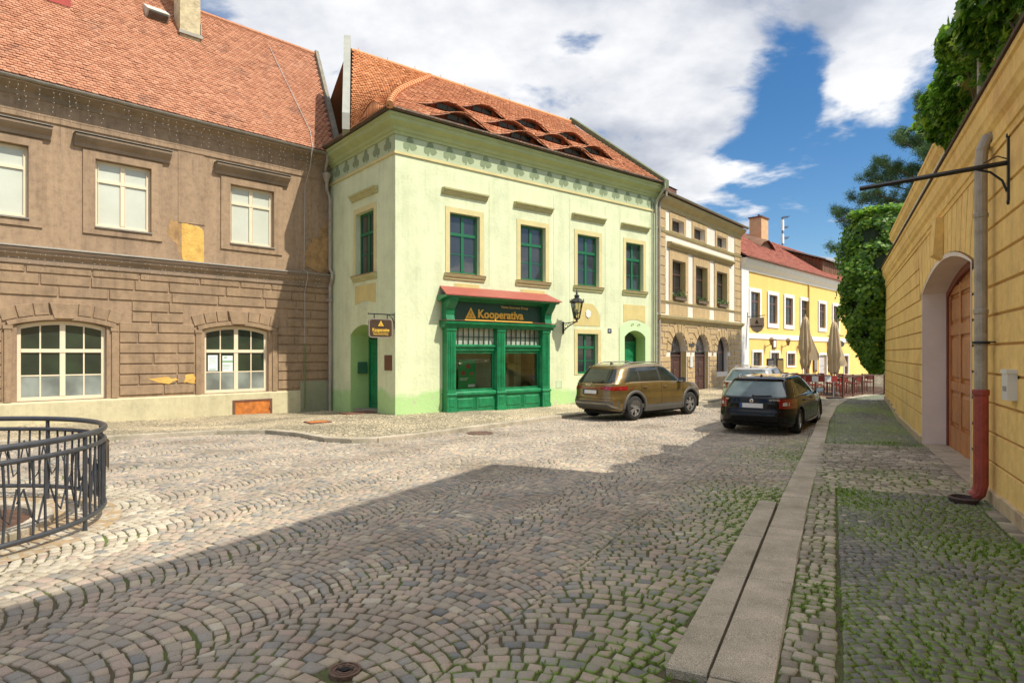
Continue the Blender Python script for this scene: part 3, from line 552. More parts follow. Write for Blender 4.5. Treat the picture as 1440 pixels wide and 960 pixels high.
mb = MB(); mb.tube([(-.33, -.47, 8.78), (-.33, -.47, 8.55), (-.3, -.3, 8.35), (-.24, -.2, 8.2)], .05, 8); mb.lathe([(.06, 0), (.07, .02), (.17, .28), (.17, .33)], (-.2, -.19, 7.85), 10)
mb.tube([(-.2, -.19, 7.87), (-.2, -.19, 7.6), (-.1, -.17, 7.4), (-.06, -.17, 7.25), (-.06, -.17, 4.72), (-.07, -.34, 4.55), (-.07, -.34, 4.35), (-.06, -.17, 4.1), (-.06, -.17, -.45)], .055, 8); mb.box(-.13, .0, -.24, -.02, 3.55, 3.66); mb.obj('drainpipe', simple('pipe_grey', (.36, .31, .25), .6, var=.2, scale=4), B)
mb = MB(); mb.tube([(-1.0, -.09, -.3), (-1.0, -.09, 2.0)], .022, 6); mb.obj('conduit', simple('conduit_green', (.16, .19, .08), .7), B)
mb = MB()
c0 = SB(np.array([-.9, -.75, -.95]), np.array([5.9, .9, 0]))+nn*.06; mb.tube([tuple(p) for p in c0]+[(-.95, -.4, 8.2), (-.98, -.07, 7.6), (-1.02, -.07, 4.6), (-1.0, -.32, 4.5), (-1.0, -.3, 4.3), (-1.0, -.1, 3.9), (-1., -.1, 2.)], .012, 5); mb.obj('lightning_cable', simple('cable', (.45, .42, .38), .6), B)
# chimney, roof light, red dormer
def roof_at(px_u, v): return SB(np.array([px_u]), np.array([v]))[0]
chm = simple('chimney_render', (.56, .46, .28), .95, var=.25, scale=6, bump=.7, bscale=16, dirt=(.38, .3, .18), dirtlo=.52)
c = roof_at(-4.05, 4.9); mb = MB(); mb.box(c[0]-.33, c[0]+.33, c[1]-.2, c[1]+.45, c[2]-.5, c[2]+3.2); ch = mb.obj('chimney', chm, B); mb = MB(); mb.box(c[0]-.38, c[0]+.38, c[1]-.28, c[1]+.2, c[2]-.13, c[2]-.02); mb.box(c[0]+.331, c[0]+.36, c[1]-.25, c[1]+.5, c[2]-.1, c[2]+.42); mb.obj('chimney_flashing', zinc, ch)
mb = MB(); mb.box(c[0]+.331, c[0]+.385, c[1]-.21, c[1]+.46, c[2]+1.5, c[2]+3.3); mb.obj('chimney_flue', rustd, ch)
def on_roof(mb, u0, u1, v0, v1, h0, h1, flat=0.):
    vs = []
    for h in (h0, h1):
        for v in (v0, v1):
            for u in (u0, u1): vs.append(tuple(SB(np.array([u]), np.array([v]))[0]+nn*(h+flat*(v1-v)*(h == h1))))
    mb.add(vs, [(0, 2, 3, 1), (4, 5, 7, 6), (0, 1, 5, 4), (2, 6, 7, 3), (0, 4, 6, 2), (1, 3, 7, 5)])
mb = MB(); on_roof(mb, -5.35, -4.65, 5.15, 5.75, .02, .12, .35); rl = mb.obj('roof_light', simple('rooflight_metal', (.50, .52, .45), .5, var=.1), B); mb = MB(); on_roof(mb, -5.29, -4.71, 5.1, 5.16, .07, .27); mb.obj('pane', glass_d, rl)
mb = MB(); rd_ = []
c1 = roof_at(-7.6, 4.05); mb.add([(-7.55, c1[1]-.02, c1[2]+.05), (-8.6, c1[1]-.02, c1[2]+.05), (-8.6, c1[1]-.1, c1[2]+1.6), (-7.55, c1[1]-.1, c1[2]+1.6), (-7.55, c1[1]+1.4, c1[2]+1.7), (-8.6, c1[1]+1.4, c1[2]+1.7)], [(0, 1, 2, 3), (0, 3, 4), (3, 2, 5, 4)]); mb.obj('dormer', simple('red_metal', (.42, .05, .03), .5, var=.12, scale=3), B)

# ================= green house
G = empty('green_house', (-3.6, 19.3, 0), math.atan2(.632, .775))
tag(G, 'pale green corner house with shamrock frieze, wavy tiled roof and green shop front', 'house')
def plaster2(name, top, low, zf):
    """lime plaster, repainted fresher green along the foot (height in object space), cracks and stains"""
    m, nt, b, n, l = nmat(name); tc = n('ShaderNodeTexCoord'); sp = n('ShaderNodeSeparateXYZ'); l(tc.outputs['Object'], sp.inputs[0])
    no = n('ShaderNodeTexNoise'); no.inputs['Scale'].default_value = 1.1; no.inputs['Detail'].default_value = 9; no.inputs['Roughness'].default_value = .65; l(tc.outputs['Object'], no.inputs['Vector'])
    r0 = ramp(n, [(.3, tuple(c*.86 for c in top)), (.5, top), (.68, tuple(min(1, c*1.07) for c in top))]); l(no.outputs['Fac'], r0.inputs['Fac'])
    ms = n('ShaderNodeMapping'); ms.inputs['Scale'].default_value = (1.6, 1.6, .12); l(tc.outputs['Object'], ms.inputs['Vector']); ns = n('ShaderNodeTexNoise'); ns.inputs['Scale'].default_value = 2.2; ns.inputs['Detail'].default_value = 8; ns.inputs['Roughness'].default_value = .7; l(ms.outputs[0], ns.inputs['Vector'])
    rs = ramp(n, [(.34, (.90, .90, .86)), (.55, (1, 1, 1))]); l(ns.outputs['Fac'], rs.inputs['Fac'])
    vc = n('ShaderNodeTexVoronoi'); vc.feature = 'DISTANCE_TO_EDGE'; vc.inputs['Scale'].default_value = .55; nw = n('ShaderNodeTexNoise'); nw.inputs['Scale'].default_value = 1.5; nw.inputs['Detail'].default_value = 6; l(tc.outputs['Object'], nw.inputs['Vector']); va = n('ShaderNodeVectorMath'); va.operation = 'MULTIPLY_ADD'; l(nw.outputs['Color'], va.inputs[0]); va.inputs[1].default_value = (1.2, 1.2, 1.2); l(tc.outputs['Object'], va.inputs[2]); l(va.outputs[0], vc.inputs['Vector'])
    rc = ramp(n, [(.0, (.88, .87, .80)), (.005, (1, 1, 1))]); l(vc.outputs['Distance'], rc.inputs['Fac'])
    mA = n('ShaderNodeMix'); mA.data_type = 'RGBA'; mA.blend_type = 'MULTIPLY'; mA.inputs['Factor'].default_value = 1; l(r0.outputs[0], mA.inputs['A']); l(rs.outputs[0], mA.inputs['B'])
    r = n('ShaderNodeMix'); r.data_type = 'RGBA'; r.blend_type = 'MULTIPLY'; r.inputs['Factor'].default_value = 1; l(mA.outputs['Result'], r.inputs['A']); l(rc.outputs[0], r.inputs['B'])
    nz = n('ShaderNodeTexNoise'); nz.inputs['Scale'].default_value = .9; nz.inputs['Detail'].default_value = 6; l(tc.outputs['Object'], nz.inputs['Vector'])
    ma = n('ShaderNodeMath'); ma.operation = 'MULTIPLY_ADD'; l(nz.outputs['Fac'], ma.inputs[0]); ma.inputs[1].default_value = -1.1; l(sp.outputs[2], ma.inputs[2])
    mr = n('ShaderNodeMapRange'); mr.inputs['From Min'].default_value = zf-.62; mr.inputs['From Max'].default_value = zf-.42; mr.inputs['To Min'].default_value = 1; mr.inputs['To Max'].default_value = 0; l(ma.outputs[0], mr.inputs['Value'])
    mx = n('ShaderNodeMix'); mx.data_type = 'RGBA'; l(mr.outputs[0], mx.inputs['Factor']); l(r.outputs['Result'], mx.inputs['A']); mx.inputs['B'].default_value = rgb(low)
    n4 = n('ShaderNodeTexNoise'); n4.inputs['Scale'].default_value = 2.4; n4.inputs['Detail'].default_value = 10; n4.inputs['Roughness'].default_value = .75; l(tc.outputs['Object'], n4.inputs['Vector'])
    m4 = n('ShaderNodeMath'); m4.operation = 'MULTIPLY_ADD'; l(sp.outputs[2], m4.inputs[0]); m4.inputs[1].default_value = -.09; l(n4.outputs['Fac'], m4.inputs[2]); r4 = ramp(n, [(.57, (0, 0, 0)), (.64, (.8, .8, .8))]); l(m4.outputs[0], r4.inputs['Fac'])
    mx4 = n('ShaderNodeMix'); mx4.data_type = 'RGBA'; l(r4.outputs[0], mx4.inputs['Factor']); l(mx.outputs['Result'], mx4.inputs['A']); mx4.inputs['B'].default_value = (.50, .42, .34, 1)
    l(mx4.outputs['Result'], b.inputs['Base Color']); b.inputs['Roughness'].default_value = .9
    nb = n('ShaderNodeTexNoise'); nb.inputs['Scale'].default_value = 9; nb.inputs['Detail'].default_value = 8; l(tc.outputs['Object'], nb.inputs['Vector']); bp = n('ShaderNodeBump'); bp.inputs['Strength'].default_value = .32; bp.inputs['Distance'].default_value = .03; l(nb.outputs['Fac'], bp.inputs['Height']); l(bp.outputs[0], b.inputs['Normal']); MATS[name] = m; return m
gplast = plaster2('pale_green_plaster', (.66, .70, .45), (.42, .62, .26), .35)
gtrim = simple('yellow_trim', (.62, .53, .25), .85, var=.1, scale=2, bump=.1); ghood = simple('olive_trim', (.46, .44, .22), .85, var=.12, scale=2.5)
frz = simple('frieze_green', (.44, .50, .31), .9, var=.08, scale=1.5); orn = simple('frieze_ornament', (.22, .27, .15), .9, var=.1, scale=3)
gcor = simple('cornice_green', (.40, .46, .22), .85, var=.12, scale=1.2); lgreen = simple('light_green_reveal', (.42, .60, .22), .9, var=.08, scale=1.5)
gfr = simple('green_joinery', (.008, .20, .07), .45, var=.22, scale=2.5, coat=.12, weather=.3); gdk = simple('dark_green_board', (.012, .065, .035), .45, var=.2, scale=2)
sillm = simple('sill_brick', (.30, .14, .06), .8, var=.2)
LG = 12.74; LS = 5.0
ups = [(2.0, 3.22), (5.03, 6.25), (7.92, 9.14), (10.77, 11.9)]
w3 = (7.92, 9.08); d2 = (10.68, 12.02)
mb = MB(tf_in); mb.panel(rect(0, LG, -1., 8.9), [rect(a, b, 4.3, 6.3) for a, b in ups]+[rect(*w3, .85, 2.43), arch(*d2, -.35, 2.35, 2.62), rect(2.04, 5.85, -.05, 2.52)], 0, rev=[.26]*4+[.22, .55, .05]); wl = mb.obj('wall', gplast, G)
mb = MB(tf_side); mb.panel(rect(0, LS, -1., 8.9), [rect(1.42, 2.75, 4.3, 6.4), arch(1.17, 3.2, -.4, 2.3, 2.62)], 0, rev=[.26, .75]); mb.obj('wall', gplast, G)
mb = MB(); mb.box(1.0, LG-.01, 1.0, 9, -1, 8.9); mb.box(.02, 1.0, 3.6, 4.98, -1, 8.9); mb.box(-0.0, 5, 5.01, 9, -1, 8.9); mb.add([(LG, 0, -1), (LG, 9, -1), (LG, 9, 9), (LG, 5, 13.), (LG, 0, 8.9)], [(0, 1, 2, 3, 4)]); mb.obj('core_wall', gplast, G)
def niche(tf, u0, u1, z0, zs, za, d):
    mb = MB(tf); P = arch(u0-.003, u1+.003, z0, zs, za+.003); k = len(P); mb.add([(u, -.004, z) for u, z in P]+[(u, -d, z) for u, z in P], [(j, (j+1) % k, (j+1) % k+k, j+k) for j in range(1, k)]); return mb
niche(tf_in, d2[0]+.006, d2[1]-.006, -.35, 2.35, 2.612, .549).obj('door_reveal', lgreen, G)
niche(tf_side, 1.176, 3.194, -.4, 2.3, 2.612, .749).obj('door_reveal', lgreen, G)
def door(tf, u0, u1, z0, zs, za, n, mat, split=True, fan=True, rows_=((.25, .75), (.95, 1.75))):
    mb = MB(tf); out = arch(u0, u1, z0, zs, za); zt = zs-.25; mb.add([(u, n-.06, z) for u, z in out], [tuple(range(len(out)))])
    mb.box(u0, u1, n-.06, n+.03, zt, zt+.09); mb.box(u0, u0+.08, n-.06, n+.02, z0, zs); mb.box(u1-.08, u1, n-.06, n+.02, z0, zs)
    leaves = [(u0+.09, (u0+u1)/2-.005), ((u0+u1)/2+.005, u1-.09)] if split else [(u0+.09, u1-.09)]
    for a, b in leaves:
        mb.box(a, b, n-.05, n-.01, z0+.02, zt-.01)
        for r0, r1 in rows_: 
            mb.block(a+.09, b-.09, z0+r0, z0+r1, n-.009, n+.016, .03)
        mb.block(a+.09, b-.09, z0+max(r[1] for r in rows_)+.12, zt-.1, n-.009, n+.012, .03)
    o = mb.obj('door', mat, G if tf in (tf_in, tf_side) and False else None)
    return o
def handle(tf, par, u, n, z, mat):
    mb = MB(tf); mb.box(u-.018, u+.018, n, n+.012, z-.09, z+.09); mb.tube([(u, n+.01, z+.03), (u, n+.05, z+.03), (u+.09, n+.05, z+.025)], .009, 6) if tf is None else mb.box(u, u+.1, n+.03, n+.045, z+.02, z+.035); mb.box(u-.006, u+.006, n+.012, n+.04, z+.02, z+.035); mb.obj('handle', mat, par)
brass = simple('brass', (.5, .38, .15), .35, metal=.9)
d = door(tf_in, *d2, -.36, 2.33, 2.6, -.5, gfr); d.parent = G; handle(tf_in, d, (d2[0]+d2[1])/2+.07, -.47, .75, brass)
q = MB(tf_in); q.prism(shrink(arch(d2[0]+.05, d2[1]-.05, 2.1, 2.32, 2.58), .04), -.53, -.52); q.obj('fanlight', glass_d, d)
d = door(tf_side, 1.19, 3.18, -.4, 2.3, 2.6, -.7, gfr, rows_=((.3, .9), (1.05, 1.9))); d.parent = G; handle(tf_side, d, 2.25, -.67, .75, brass)
q = MB(tf_side); q.prism(shrink(arch(1.25, 3.12, 2.1, 2.28, 2.56), .05), -.73, -.72); q.obj('fanlight', glass_d, d)
mb = MB(tf_side); mb.box(1.2, 3.17, -.72, -.1, -.38, -.26); mb.obj('door_step', simple('step_stone', (.3, .25, .19), .9, var=.2), G)
def gwin(tf, a, b, z0, z1, hood=True, under=None):
    m_ = (a+b)/2; o = window(G, tf, rect(a, b, z0, z1), -.16, [(m_, .11)], [(z0+(z1-z0)*.66, .1), (z0+(z1-z0)*.33, .03)], simple('window_green', (.006, .13, .05), .45, var=.15), glass_d, .085, .03)
    q = MB(tf); q.panel(rect(a-.17, b+.17, z0-.02, z1+.17), [rect(a+.001, b-.001, z0+.001, z1)], .018, 0); 
    for r in [(a-.17, a-.165, z0-.02, z1+.17), (b+.165, b+.17, z0-.02, z1+.17), (a-.165, b+.165, z1+.165, z1+.17)]: q.box(r[0], r[1], .001, .018, r[2], r[3])
    q.box(b+.001, b+.002, -.15, .017, z0+.01, z1); q.box(a-.002, a-.001, -.15, .017, z0+.01, z1); q.box(a, b, -.15, .017, z1+.001, z1+.002); q.obj('surround', gtrim, o)
    if hood:
        s_ = MB(tf); s_.profile([(.001, z0-.22), (.05, z0-.2), (.05, z0-.15), (.09, z0-.12), (.12, z0-.06), (.12, z0-.03), (.001, z0-.022)], a-.22, b+.2); s_.obj('sill', ghood, o)
        s_ = MB(tf); s_.box(a-.21, b+.19, .002, .135, z0-.03, z0-.012); s_.box(a, b, -.15, .1, z0-.011, z0-.003); s_.obj('sill_cover', sillm, o)
        s_ = MB(tf); s_.profile([(.001, 6.85), (.05, 6.86), (.06, 6.9), (.1, 6.93), (.11, 6.98), (.17, 7.0), (.18, 7.05), (.001, 7.07)], a-.3, b+.3); s_.obj('hood', ghood, o)
    if under:
        s_ = MB(tf); s_.prism(under, .001, .012); s_.obj('plaster_panel', gtrim2, o)
gtrim2 = simple('ochre_panel', (.60, .49, .20), .9, var=.12, scale=1.6)
def archpanel(u0, u1, z0, z1, r): return [(u0, z1), (u0, z0)]+[(u0+(u1-u0)*k/10, z0+r*math.sin(pi*k/10)) for k in range(1, 10)]+[(u1, z0), (u1, z1)]
unders = [rect(2.2, 3.2, 3.72, 3.98), rect(5.05, 6.2, 3.7, 3.96), [(7.7, 2.74), (9.2, 2.74)]+[(9.2-1.5*(k/10), 2.74+.88*(math.sin(pi*min(k/10+.15, .5)))) for k in range(0, 11)], archpanel(10.62, 12.02, 2.96, 3.7, .13)]
for (a, b), un in zip(ups, unders): gwin(tf_in, a, b, 4.3, 6.3, True, un)
gwin(tf_in, *w3, .85, 2.43, False); gwin(tf_side, 1.42, 2.75, 4.3, 6.4, True, archpanel(1.3, 2.82, 3.3, 3.95, .12))
mb = MB(tf_in); mb.panel(arch(10.35, 12.35, -.3, 2.75, 3.02), [arch(d2[0]-.001, d2[1]+.001, -.3, 2.35, 2.622)], .02, .018); mb.obj('door_surround', simple('door_surround_green', (.56, .70, .40), .9, var=.06), G)
mb = MB(tf_in)   # little scroll ornaments above door, incised lines between bays
for c_ in (11.15, 11.55): mb.tube([(c_+.1*cos(t*.5)*(1-t/16), .03, 2.85+.07*sin(t*.5)*(1-t/16)) for t in range(11)], .012, 5)
for u_ in (3.62, 6.66, 7.5, 9.5, 10.4, 12.3): mb.box(u_, u_+.012, .0005, .004, 2.7 if u_ > 7 else 4.0, 7.6)
mb.obj('incised_lines', ghood, G)
# frieze, cornice
def cornice(tf, u0, u1, m0, m1):
    f = MB(tf); f.box(u0, u1, .001, .02, 7.9, 8.43); a = f
    return a
f = MB(tf_in); f.box(-.02, LG, .001, .02, 7.9, 8.42); f.obj('frieze', frz, G); f = MB(tf_side); f.box(0.02, LS, .001, .02, 7.9, 8.42); f.obj('frieze', frz, G)
mb = MB(tf_in); mb.box(-.045, LG, .001, .045, 7.82, 7.9); mb2_ = MB(tf_side); mb2_.box(.002, LS, .001, .045, 7.82, 7.9); mb.v += [] ; mb.obj('frieze_moulding', gtrim, G); mb2_.obj('frieze_moulding', gtrim, G)
prof = [(.001, 8.42), (.06, 8.42), (.07, 8.5), (.12, 8.53), (.16, 8.62), (.3, 8.7), (.36, 8.74), (.37, 8.84), (.42, 8.86), (.43, 8.93), (.001, 8.97)]
def mitre(prof, L1, L2):
    k = len(prof); V = [];
    for n_, z in prof: V.append((L1, -n_, z))
    for n_, z in prof: V.append((-n_, -n_, z))
    for n_, z in prof: V.append((-n_, L2, z))
    F = [tuple(range(k)), tuple(range(2*k, 3*k))]+[(g*k+i, g*k+(i+1) % k, (g+1)*k+(i+1) % k, (g+1)*k+i) for g in (0, 1) for i in range(k)]; return V, F
mb = MB(); mb.add(*mitre(prof, LG, LS)); mb.obj('cornice', gcor, G)
mb = MB(); mb.add(*mitre([(.30, 8.975), (.5, 8.95), (.56, 8.99), (.56, 9.04), (.3, 9.05)], LG, LS)); mb.obj('gutter', simple('gutter_dark', (.10, .075, .05), .6, var=.2), G)
mb = MB(tf_in); mbs = MB(tf_side)
def clover(mb, u, z, s=.23, k_=1.2):
    for a in (90, 210, 330, 30): 
        r = math.radians(a)
        if a == 30: mb.prism([(u-.02, z-.02), (u+.02, z-.02), (u-.07, z-.22), (u-.12, z-.2)], .021, .026); continue
        cx_, cz_ = u+.14*cos(r), z+.11*sin(r)+.02; mb.prism([(cx_+.125*cos(t)*(1+.15*cos(3*t)), cz_+.12*sin(t)*(1+.15*sin(2*t))) for t in np.linspace(0, 2*pi, 11)[:-1]], .021, .026+a*1e-6)
k_ = 17
for i in range(k_): mb = MB(tf_in); clover(mb, .5+i*(LG-.9)/(k_-1), 8.17); mb.obj('frieze_ornament', orn, G)
for i in range(6): mb = MB(tf_side); clover(mb, .45+i*.76, 8.17); mb.obj('frieze_ornament', orn, G)
# roof: front slope with three waves of eyebrow dormers, swept hip, bright tiles over the side
ZR = 13.15; QR = 5.11; E0 = (-.55, 8.98)      # eave line at y=-.55
Lg = math.hypot(QR+.55, ZR-8.98); cr_, sr_ = (QR+.55)/Lg, (ZR-8.98)/Lg
eye = []     # (v row start, list of (u centre)) 
EY = [(.14, [2.15, 4.81, 7.38], .8), (1.32, [2.36, 5.0, 7.24, 9.43], .78), (2.72, [4.65, 6.88, 9.18], .78)]
EYH = .36; TE = .125; EHW = .95
def off(u, v, row=None):
    o = 0*u
    for v0, cs, hw in EY:
        ww = 0*u
        for c in cs: ww = np.maximum(ww, np.where(np.abs(u-c) < hw*1.85, .5+.5*np.cos(pi*np.clip((u-c)/(hw*1.85), -1, 1)), 0)**1.15)
        dv = v-v0; ok = (dv >= 0) if row is None else (row+TE/2 > v0); fall = np.where(ok, np.clip(1-np.maximum(dv, 0)/1.15, 0, 1)**1.5, 0); o = np.maximum(o, ww*EYH*fall)
    return o
def uleft(v): t = np.clip(v/Lg, 0, 1); return -.5+(4.385+.5)*(t**1.0)-.9*np.sin(pi*t)*(1-t)*.55   # hip line
def SG(u, v): return np.stack([u+0*v, -.55+v*cr_, 8.98+v*sr_], -1)
NG = np.array([0, -sr_, cr_])
def SGo(u, v, row=None, lip=False):
    o = off(u, v, row); P = SG(u, v)+o[..., None]*np.array([0, -.25, .97])
    if lip:
        k = 0*u
        for v0, _, _ in EY: k = np.maximum(k, np.where((row+TE/2 > v0) & (row-TE/2 <= v0), np.clip(o/.12, 0, 1), 0))
        P = P+k[..., None]*np.array([0, -.11, -.035])
    return P
tileG = tile_mat('roof_tiles_weathered', [(0, (.40, .15, .07)), (.4, (.52, .21, .10)), (.75, (.60, .26, .13)), (1, (.66, .33, .18))], (.22, .10, .06), 1.3, .58)
tileO = tile_mat('roof_tiles_new', [(0, (.50, .18, .06)), (.5, (.62, .24, .09)), (1, (.72, .32, .14))], (.40, .16, .07), 1.3, .66)
LGR = LG-.15
tiles('roof', tileG, G, lambda u, v, row: SGo(u-.6, v, row, True), int(Lg/TE), int((LGR+.6)/.165), .165, TE, lambda u, v: NG+0*u[..., None], mask=lambda U, V: (U-.6 > uleft(V)+.02) & (U-.6 < LGR), lift=.03, seed=9, rowaware=True)
# underlay in three bands, each running up beneath the hoods of the next
bands = [(0., EY[0][0])]+[(EY[i][0], EY[i+1][0] if i < 2 else None) for i in range(3)]; V = []; F = []; nu = 130
for v_a, v_b in bands:
    v_e = Lg if v_b is None else v_b+.42; vl = np.linspace(v_a, v_e, 26); o0 = len(V)*0+sum(len(q) for q in V)
    for v in vl:
        u = np.linspace(float(uleft(np.array(v))), LGR, nu+1); row = v if v_b is None else min(v, v_b-TE); row = max(row, v_a-TE/2+.001) if v_a > 0 else row
        V.append(SGo(u, np.full_like(u, v), np.full_like(u, row))-NG*.02)
    i = (np.arange(25)[:, None]*(nu+1)+np.arange(nu)[None]).ravel()+o0; F.append(np.stack([i, i+1, i+nu+2, i+nu+1], 1))
nmesh('roof_boarding', np.concatenate(V), [np.concatenate(F)], rustd, None, G)
brk = simple('dormer_cheek', (.26, .06, .025), .85, var=.3, scale=9, bump=.4, bscale=40)
for v0, cs, hw in EY:
    for c in cs:
        o_ = MB(); us = np.linspace(c-hw*1.65, c+hw*1.65, 25); top = SGo(us, np.full_like(us, v0+.012))-np.array([0, 0, .03]); bot = SG(us, np.full_like(us, v0-.0))+NG*.01
        vs = [tuple(p+np.array([0, .2, .12])) for p in bot]+[tuple(p+np.array([0, .2, .07])) for p in top]; k = len(us); o_.add(vs, [(i, i+1, i+1+k, i+k) for i in range(k-1)]); dm = o_.obj('dormer', brk, G)
        def cp(u_, f): B0 = SG(np.array([u_]), np.array([v0]))[0]+NG*.01; T0 = SGo(np.array([c]), np.array([v0+.012]))[0]-np.array([0, 0, .03]); Bc = SG(np.array([c]), np.array([v0]))[0]+NG*.01; return B0+(T0-Bc)*f
        def strip(u0_, u1_, f0, f1, o): return [tuple(cp(a_, f_)+np.array([0, .2-o, .1])) for a_, f_ in ((u0_, f0), (u1_, f0), (u1_, f1), (u0_, f1))]
        q = MB(); q.add(strip(c-.42, c+.42, .16, .62, .012), [(0, 1, 2, 3)]); q.obj('pane', simple('attic_glass', (.01, .01, .012), .25), dm); q = MB()
        for r in [(c-.47, c-.42, .1, .68), (c+.42, c+.47, .1, .68), (c-.42, c+.42, .62, .68), (c-.42, c+.42, .1, .16), (c-.02, c+.02, .16, .62)]: q.add(strip(*r, .03)+strip(*r, 0), [(0, 1, 2, 3), (0, 1, 5, 4), (1, 2, 6, 5), (2, 3, 7, 6), (3, 0, 4, 7)])
        q.obj('frame', simple('dark_wood', (.09, .03, .018), .7, var=.2), dm)
# side roof, ruled surface between side eave and ridge
A0, A1 = np.array([-.55, -.55, 8.98]), np.array([-.55, 1.98, 8.98]); R0, R1 = np.array([4.385, QR, ZR]), np.array([.95, QR, ZR+.12])
def SO(u, v):   # u 0..1 across (hip -> fire wall), v 0..1 up
    u = u[..., None]; v = v[..., None]; base = A0+(A1-A0)*u; top = R0+(R1-R0)*u; s = base+(top-base)*v; sag = np.sin(pi*v)*(1-v)*(1-u)*.5
    e = .38*np.exp(-((u-.42)/.2)**2)*np.where(v < .04, 0, np.clip(1-(v-.04)/.3, 0, 1)**1.5)
    return s+sag*np.array([-.9, 0, -.25])+e*np.array([0, 0, 1.])
def NO(u, v):
    d_ = 1e-3; a = SO(u+d_, v)-SO(u-d_, v); b = SO(u, v+d_)-SO(u, v-d_); c = np.cross(a, b); c /= np.linalg.norm(c, axis=-1, keepdims=True); return c*np.sign(c[..., 2:3])
tiles('roof', tileO, G, lambda u, v: SO(np.clip(u/3.75, -.02, 1), np.clip(v/6.6, 0, 1)), 42, 21, .18, .157, lambda u, v: NO(np.clip(u/3.75, .0, 1), np.clip(v/6.6, .01, .99)), mask=lambda U, V: (U < 3.72), lift=.035, seed=10)
uu, vv = np.meshgrid(np.linspace(0, 1, 25), np.linspace(0, 1, 30)); P = SO(uu, vv).reshape(-1, 3)-np.array([0, 0, .03]); i = (np.arange(29)[:, None]*25+np.arange(24)[None]).ravel(); nmesh('roof_boarding', P, [np.stack([i, i+1, i+26, i+25], 1)], rustd, None, G)
hip = SG(uleft(np.linspace(0, Lg, 26)), np.linspace(0, Lg, 26))+NG*.05; ridge_m = simple('ridge_orange', (.62, .27, .11), .8, var=.2, scale=12)
mb = MB(); 
for i in range(25):
    a, b = hip[i], hip[i+1]; mb.tube([tuple(a), tuple(a+(b-a)*1.15)], .1, 8, rs=[.125, .095])
mb.obj('hip_tiles', ridge_m, G)
mb = MB()
for i in range(38):
    a = np.array([.9+i*.31, QR, ZR+.03]); mb.tube([tuple(a), (a[0]+.34, a[1], a[2])], .1, 8, rs=[.09, .105])
    if i % 4 == 1: mb.tube([(a[0], a[1], a[2]+.05), (a[0], a[1], a[2]+.2)], .012, 4)
mb.obj('ridge_tiles', ridge_m, G)
mb = MB(); 
P = [(LG-.16, -.6, 8.75), (LG-.16, QR, ZR+.05), (LG-.16, QR, ZR+.28), (LG-.16, -.6, 9.02+.1)]; mb.add(P+[(x+.3, y, z) for x, y, z in P], [(0, 1, 2, 3), (7, 6, 5, 4), (0, 4, 5, 1), (1, 5, 6, 2), (2, 6, 7, 3), (3, 7, 4, 0)]); mb.add([(LG-.16, QR, ZR+.28), (LG-.16, QR, 8), (LG-.16, 10.5, 8), (LG+.14, QR, ZR+.28), (LG+.14, 10.5, 8), (LG+.14, QR, 8)], [(0, 1, 2), (3, 5, 4), (0, 2, 4, 3)]); mb.obj('verge_wall', simple('verge_moss', (.13, .15, .08), .9, var=.3, scale=5), G)
mb = MB(); mb.add([(.75, QR, ZR), (4.385, QR, ZR), (LG-.1, QR, ZR), (LG-.1, 10.5, 8.5), (.75, 10.5, 8.5), (.6, 3.2, 8.9)], [(0, 2, 3, 4)]); mb.obj('roof_rear', tileG, G)
# fire wall on the left verge
a = np.array([-.6, 1.95]); b = np.array([.93, 5.2]); d_ = (b-a)/np.linalg.norm(b-a); e = np.array([-d_[1], d_[0]])*.24; mb = MB()
P = [(a[0], a[1], 8.96), (b[0], b[1], 8.96), (b[0], b[1], 13.7), (b[0]-d_[0]*.4, b[1]-d_[1]*.4, 13.6), (a[0], a[1], 9.5)]
Q = [(x+e[0], y+e[1], z) for x, y, z in P]; k = len(P); mb.add(P+Q, [tuple(range(k)), tuple(range(k, 2*k))[::-1]]+[(i, (i+1) % k, (i+1) % k+k, i+k) for i in range(k)]); fw_ = mb.obj('fire_wall', simple('fire_wall_grey', (.33, .33, .28), .7, var=.15, scale=2), G)
mb = MB()
for z_ in (8.2, 10.1, 12.0): pass
# drainpipe right end, odd fixtures
pg = simple('pipe_green_grey', (.36, .38, .28), .55, var=.15)
mb = MB(); mb.tube([(LG-.1, -.55, 8.95), (LG-.1, -.55, 8.75), (LG-.12, -.2, 8.35), (LG-.12, -.12, 8.1), (LG-.12, -.12, -.5)], .06, 8); mb.obj('drainpipe', pg, G)
mb = MB(tf_in); mb.tube([(LG-.28, .05, -.3), (LG-.28, .05, 8.2)], .02, 5); mb.obj('conduit', pg, G)
mb = MB(tf_in); mb.box(9.66, 9.87, .001, .02, 2.49, 2.66); np_ = mb.obj('number_plate', simple('enamel_navy', (.02, .03, .06), .3), G)
text_mesh('plate_numerals', '80', .11, simple('enamel_white', (.8, .8, .8), .4, var=.02), np_, Matrix.Translation((9.69, -.0215, 2.535)) @ Matrix.Rotation(pi/2, 4, 'X'), .001)
mb = MB(tf_in); mb.prism([(8.38, 3.12), (8.5, 3.05), (8.62, 3.12), (8.64, 3.3), (8.5, 3.38), (8.36, 3.3)], .012, .04); mb.obj('house_badge', simple('badge_white', (.75, .73, .66), .7, var=.1, scale=20), G)
mb = MB(tf_in); 
for r in [(6.78, 6.8, .35, .62), (7.06, 7.08, .35, .62), (6.8, 7.06, .6, .62), (6.8, 7.06, .35, .37)]: mb.box(r[0], r[1], .001, .014, r[2], r[3])
mb.box(6.8, 7.06, .001, .008, .37, .6); mb.obj('meter_door', simple('meter_green', (.5, .6, .38), .7), G)
mb = MB(tf_side); mb.box(.2, .68, .001, .02, 1.12, 1.6); mb.obj('wall_plaque', simple('plaque_bronze', (.16, .075, .04), .45, metal=.3, var=.1), G)
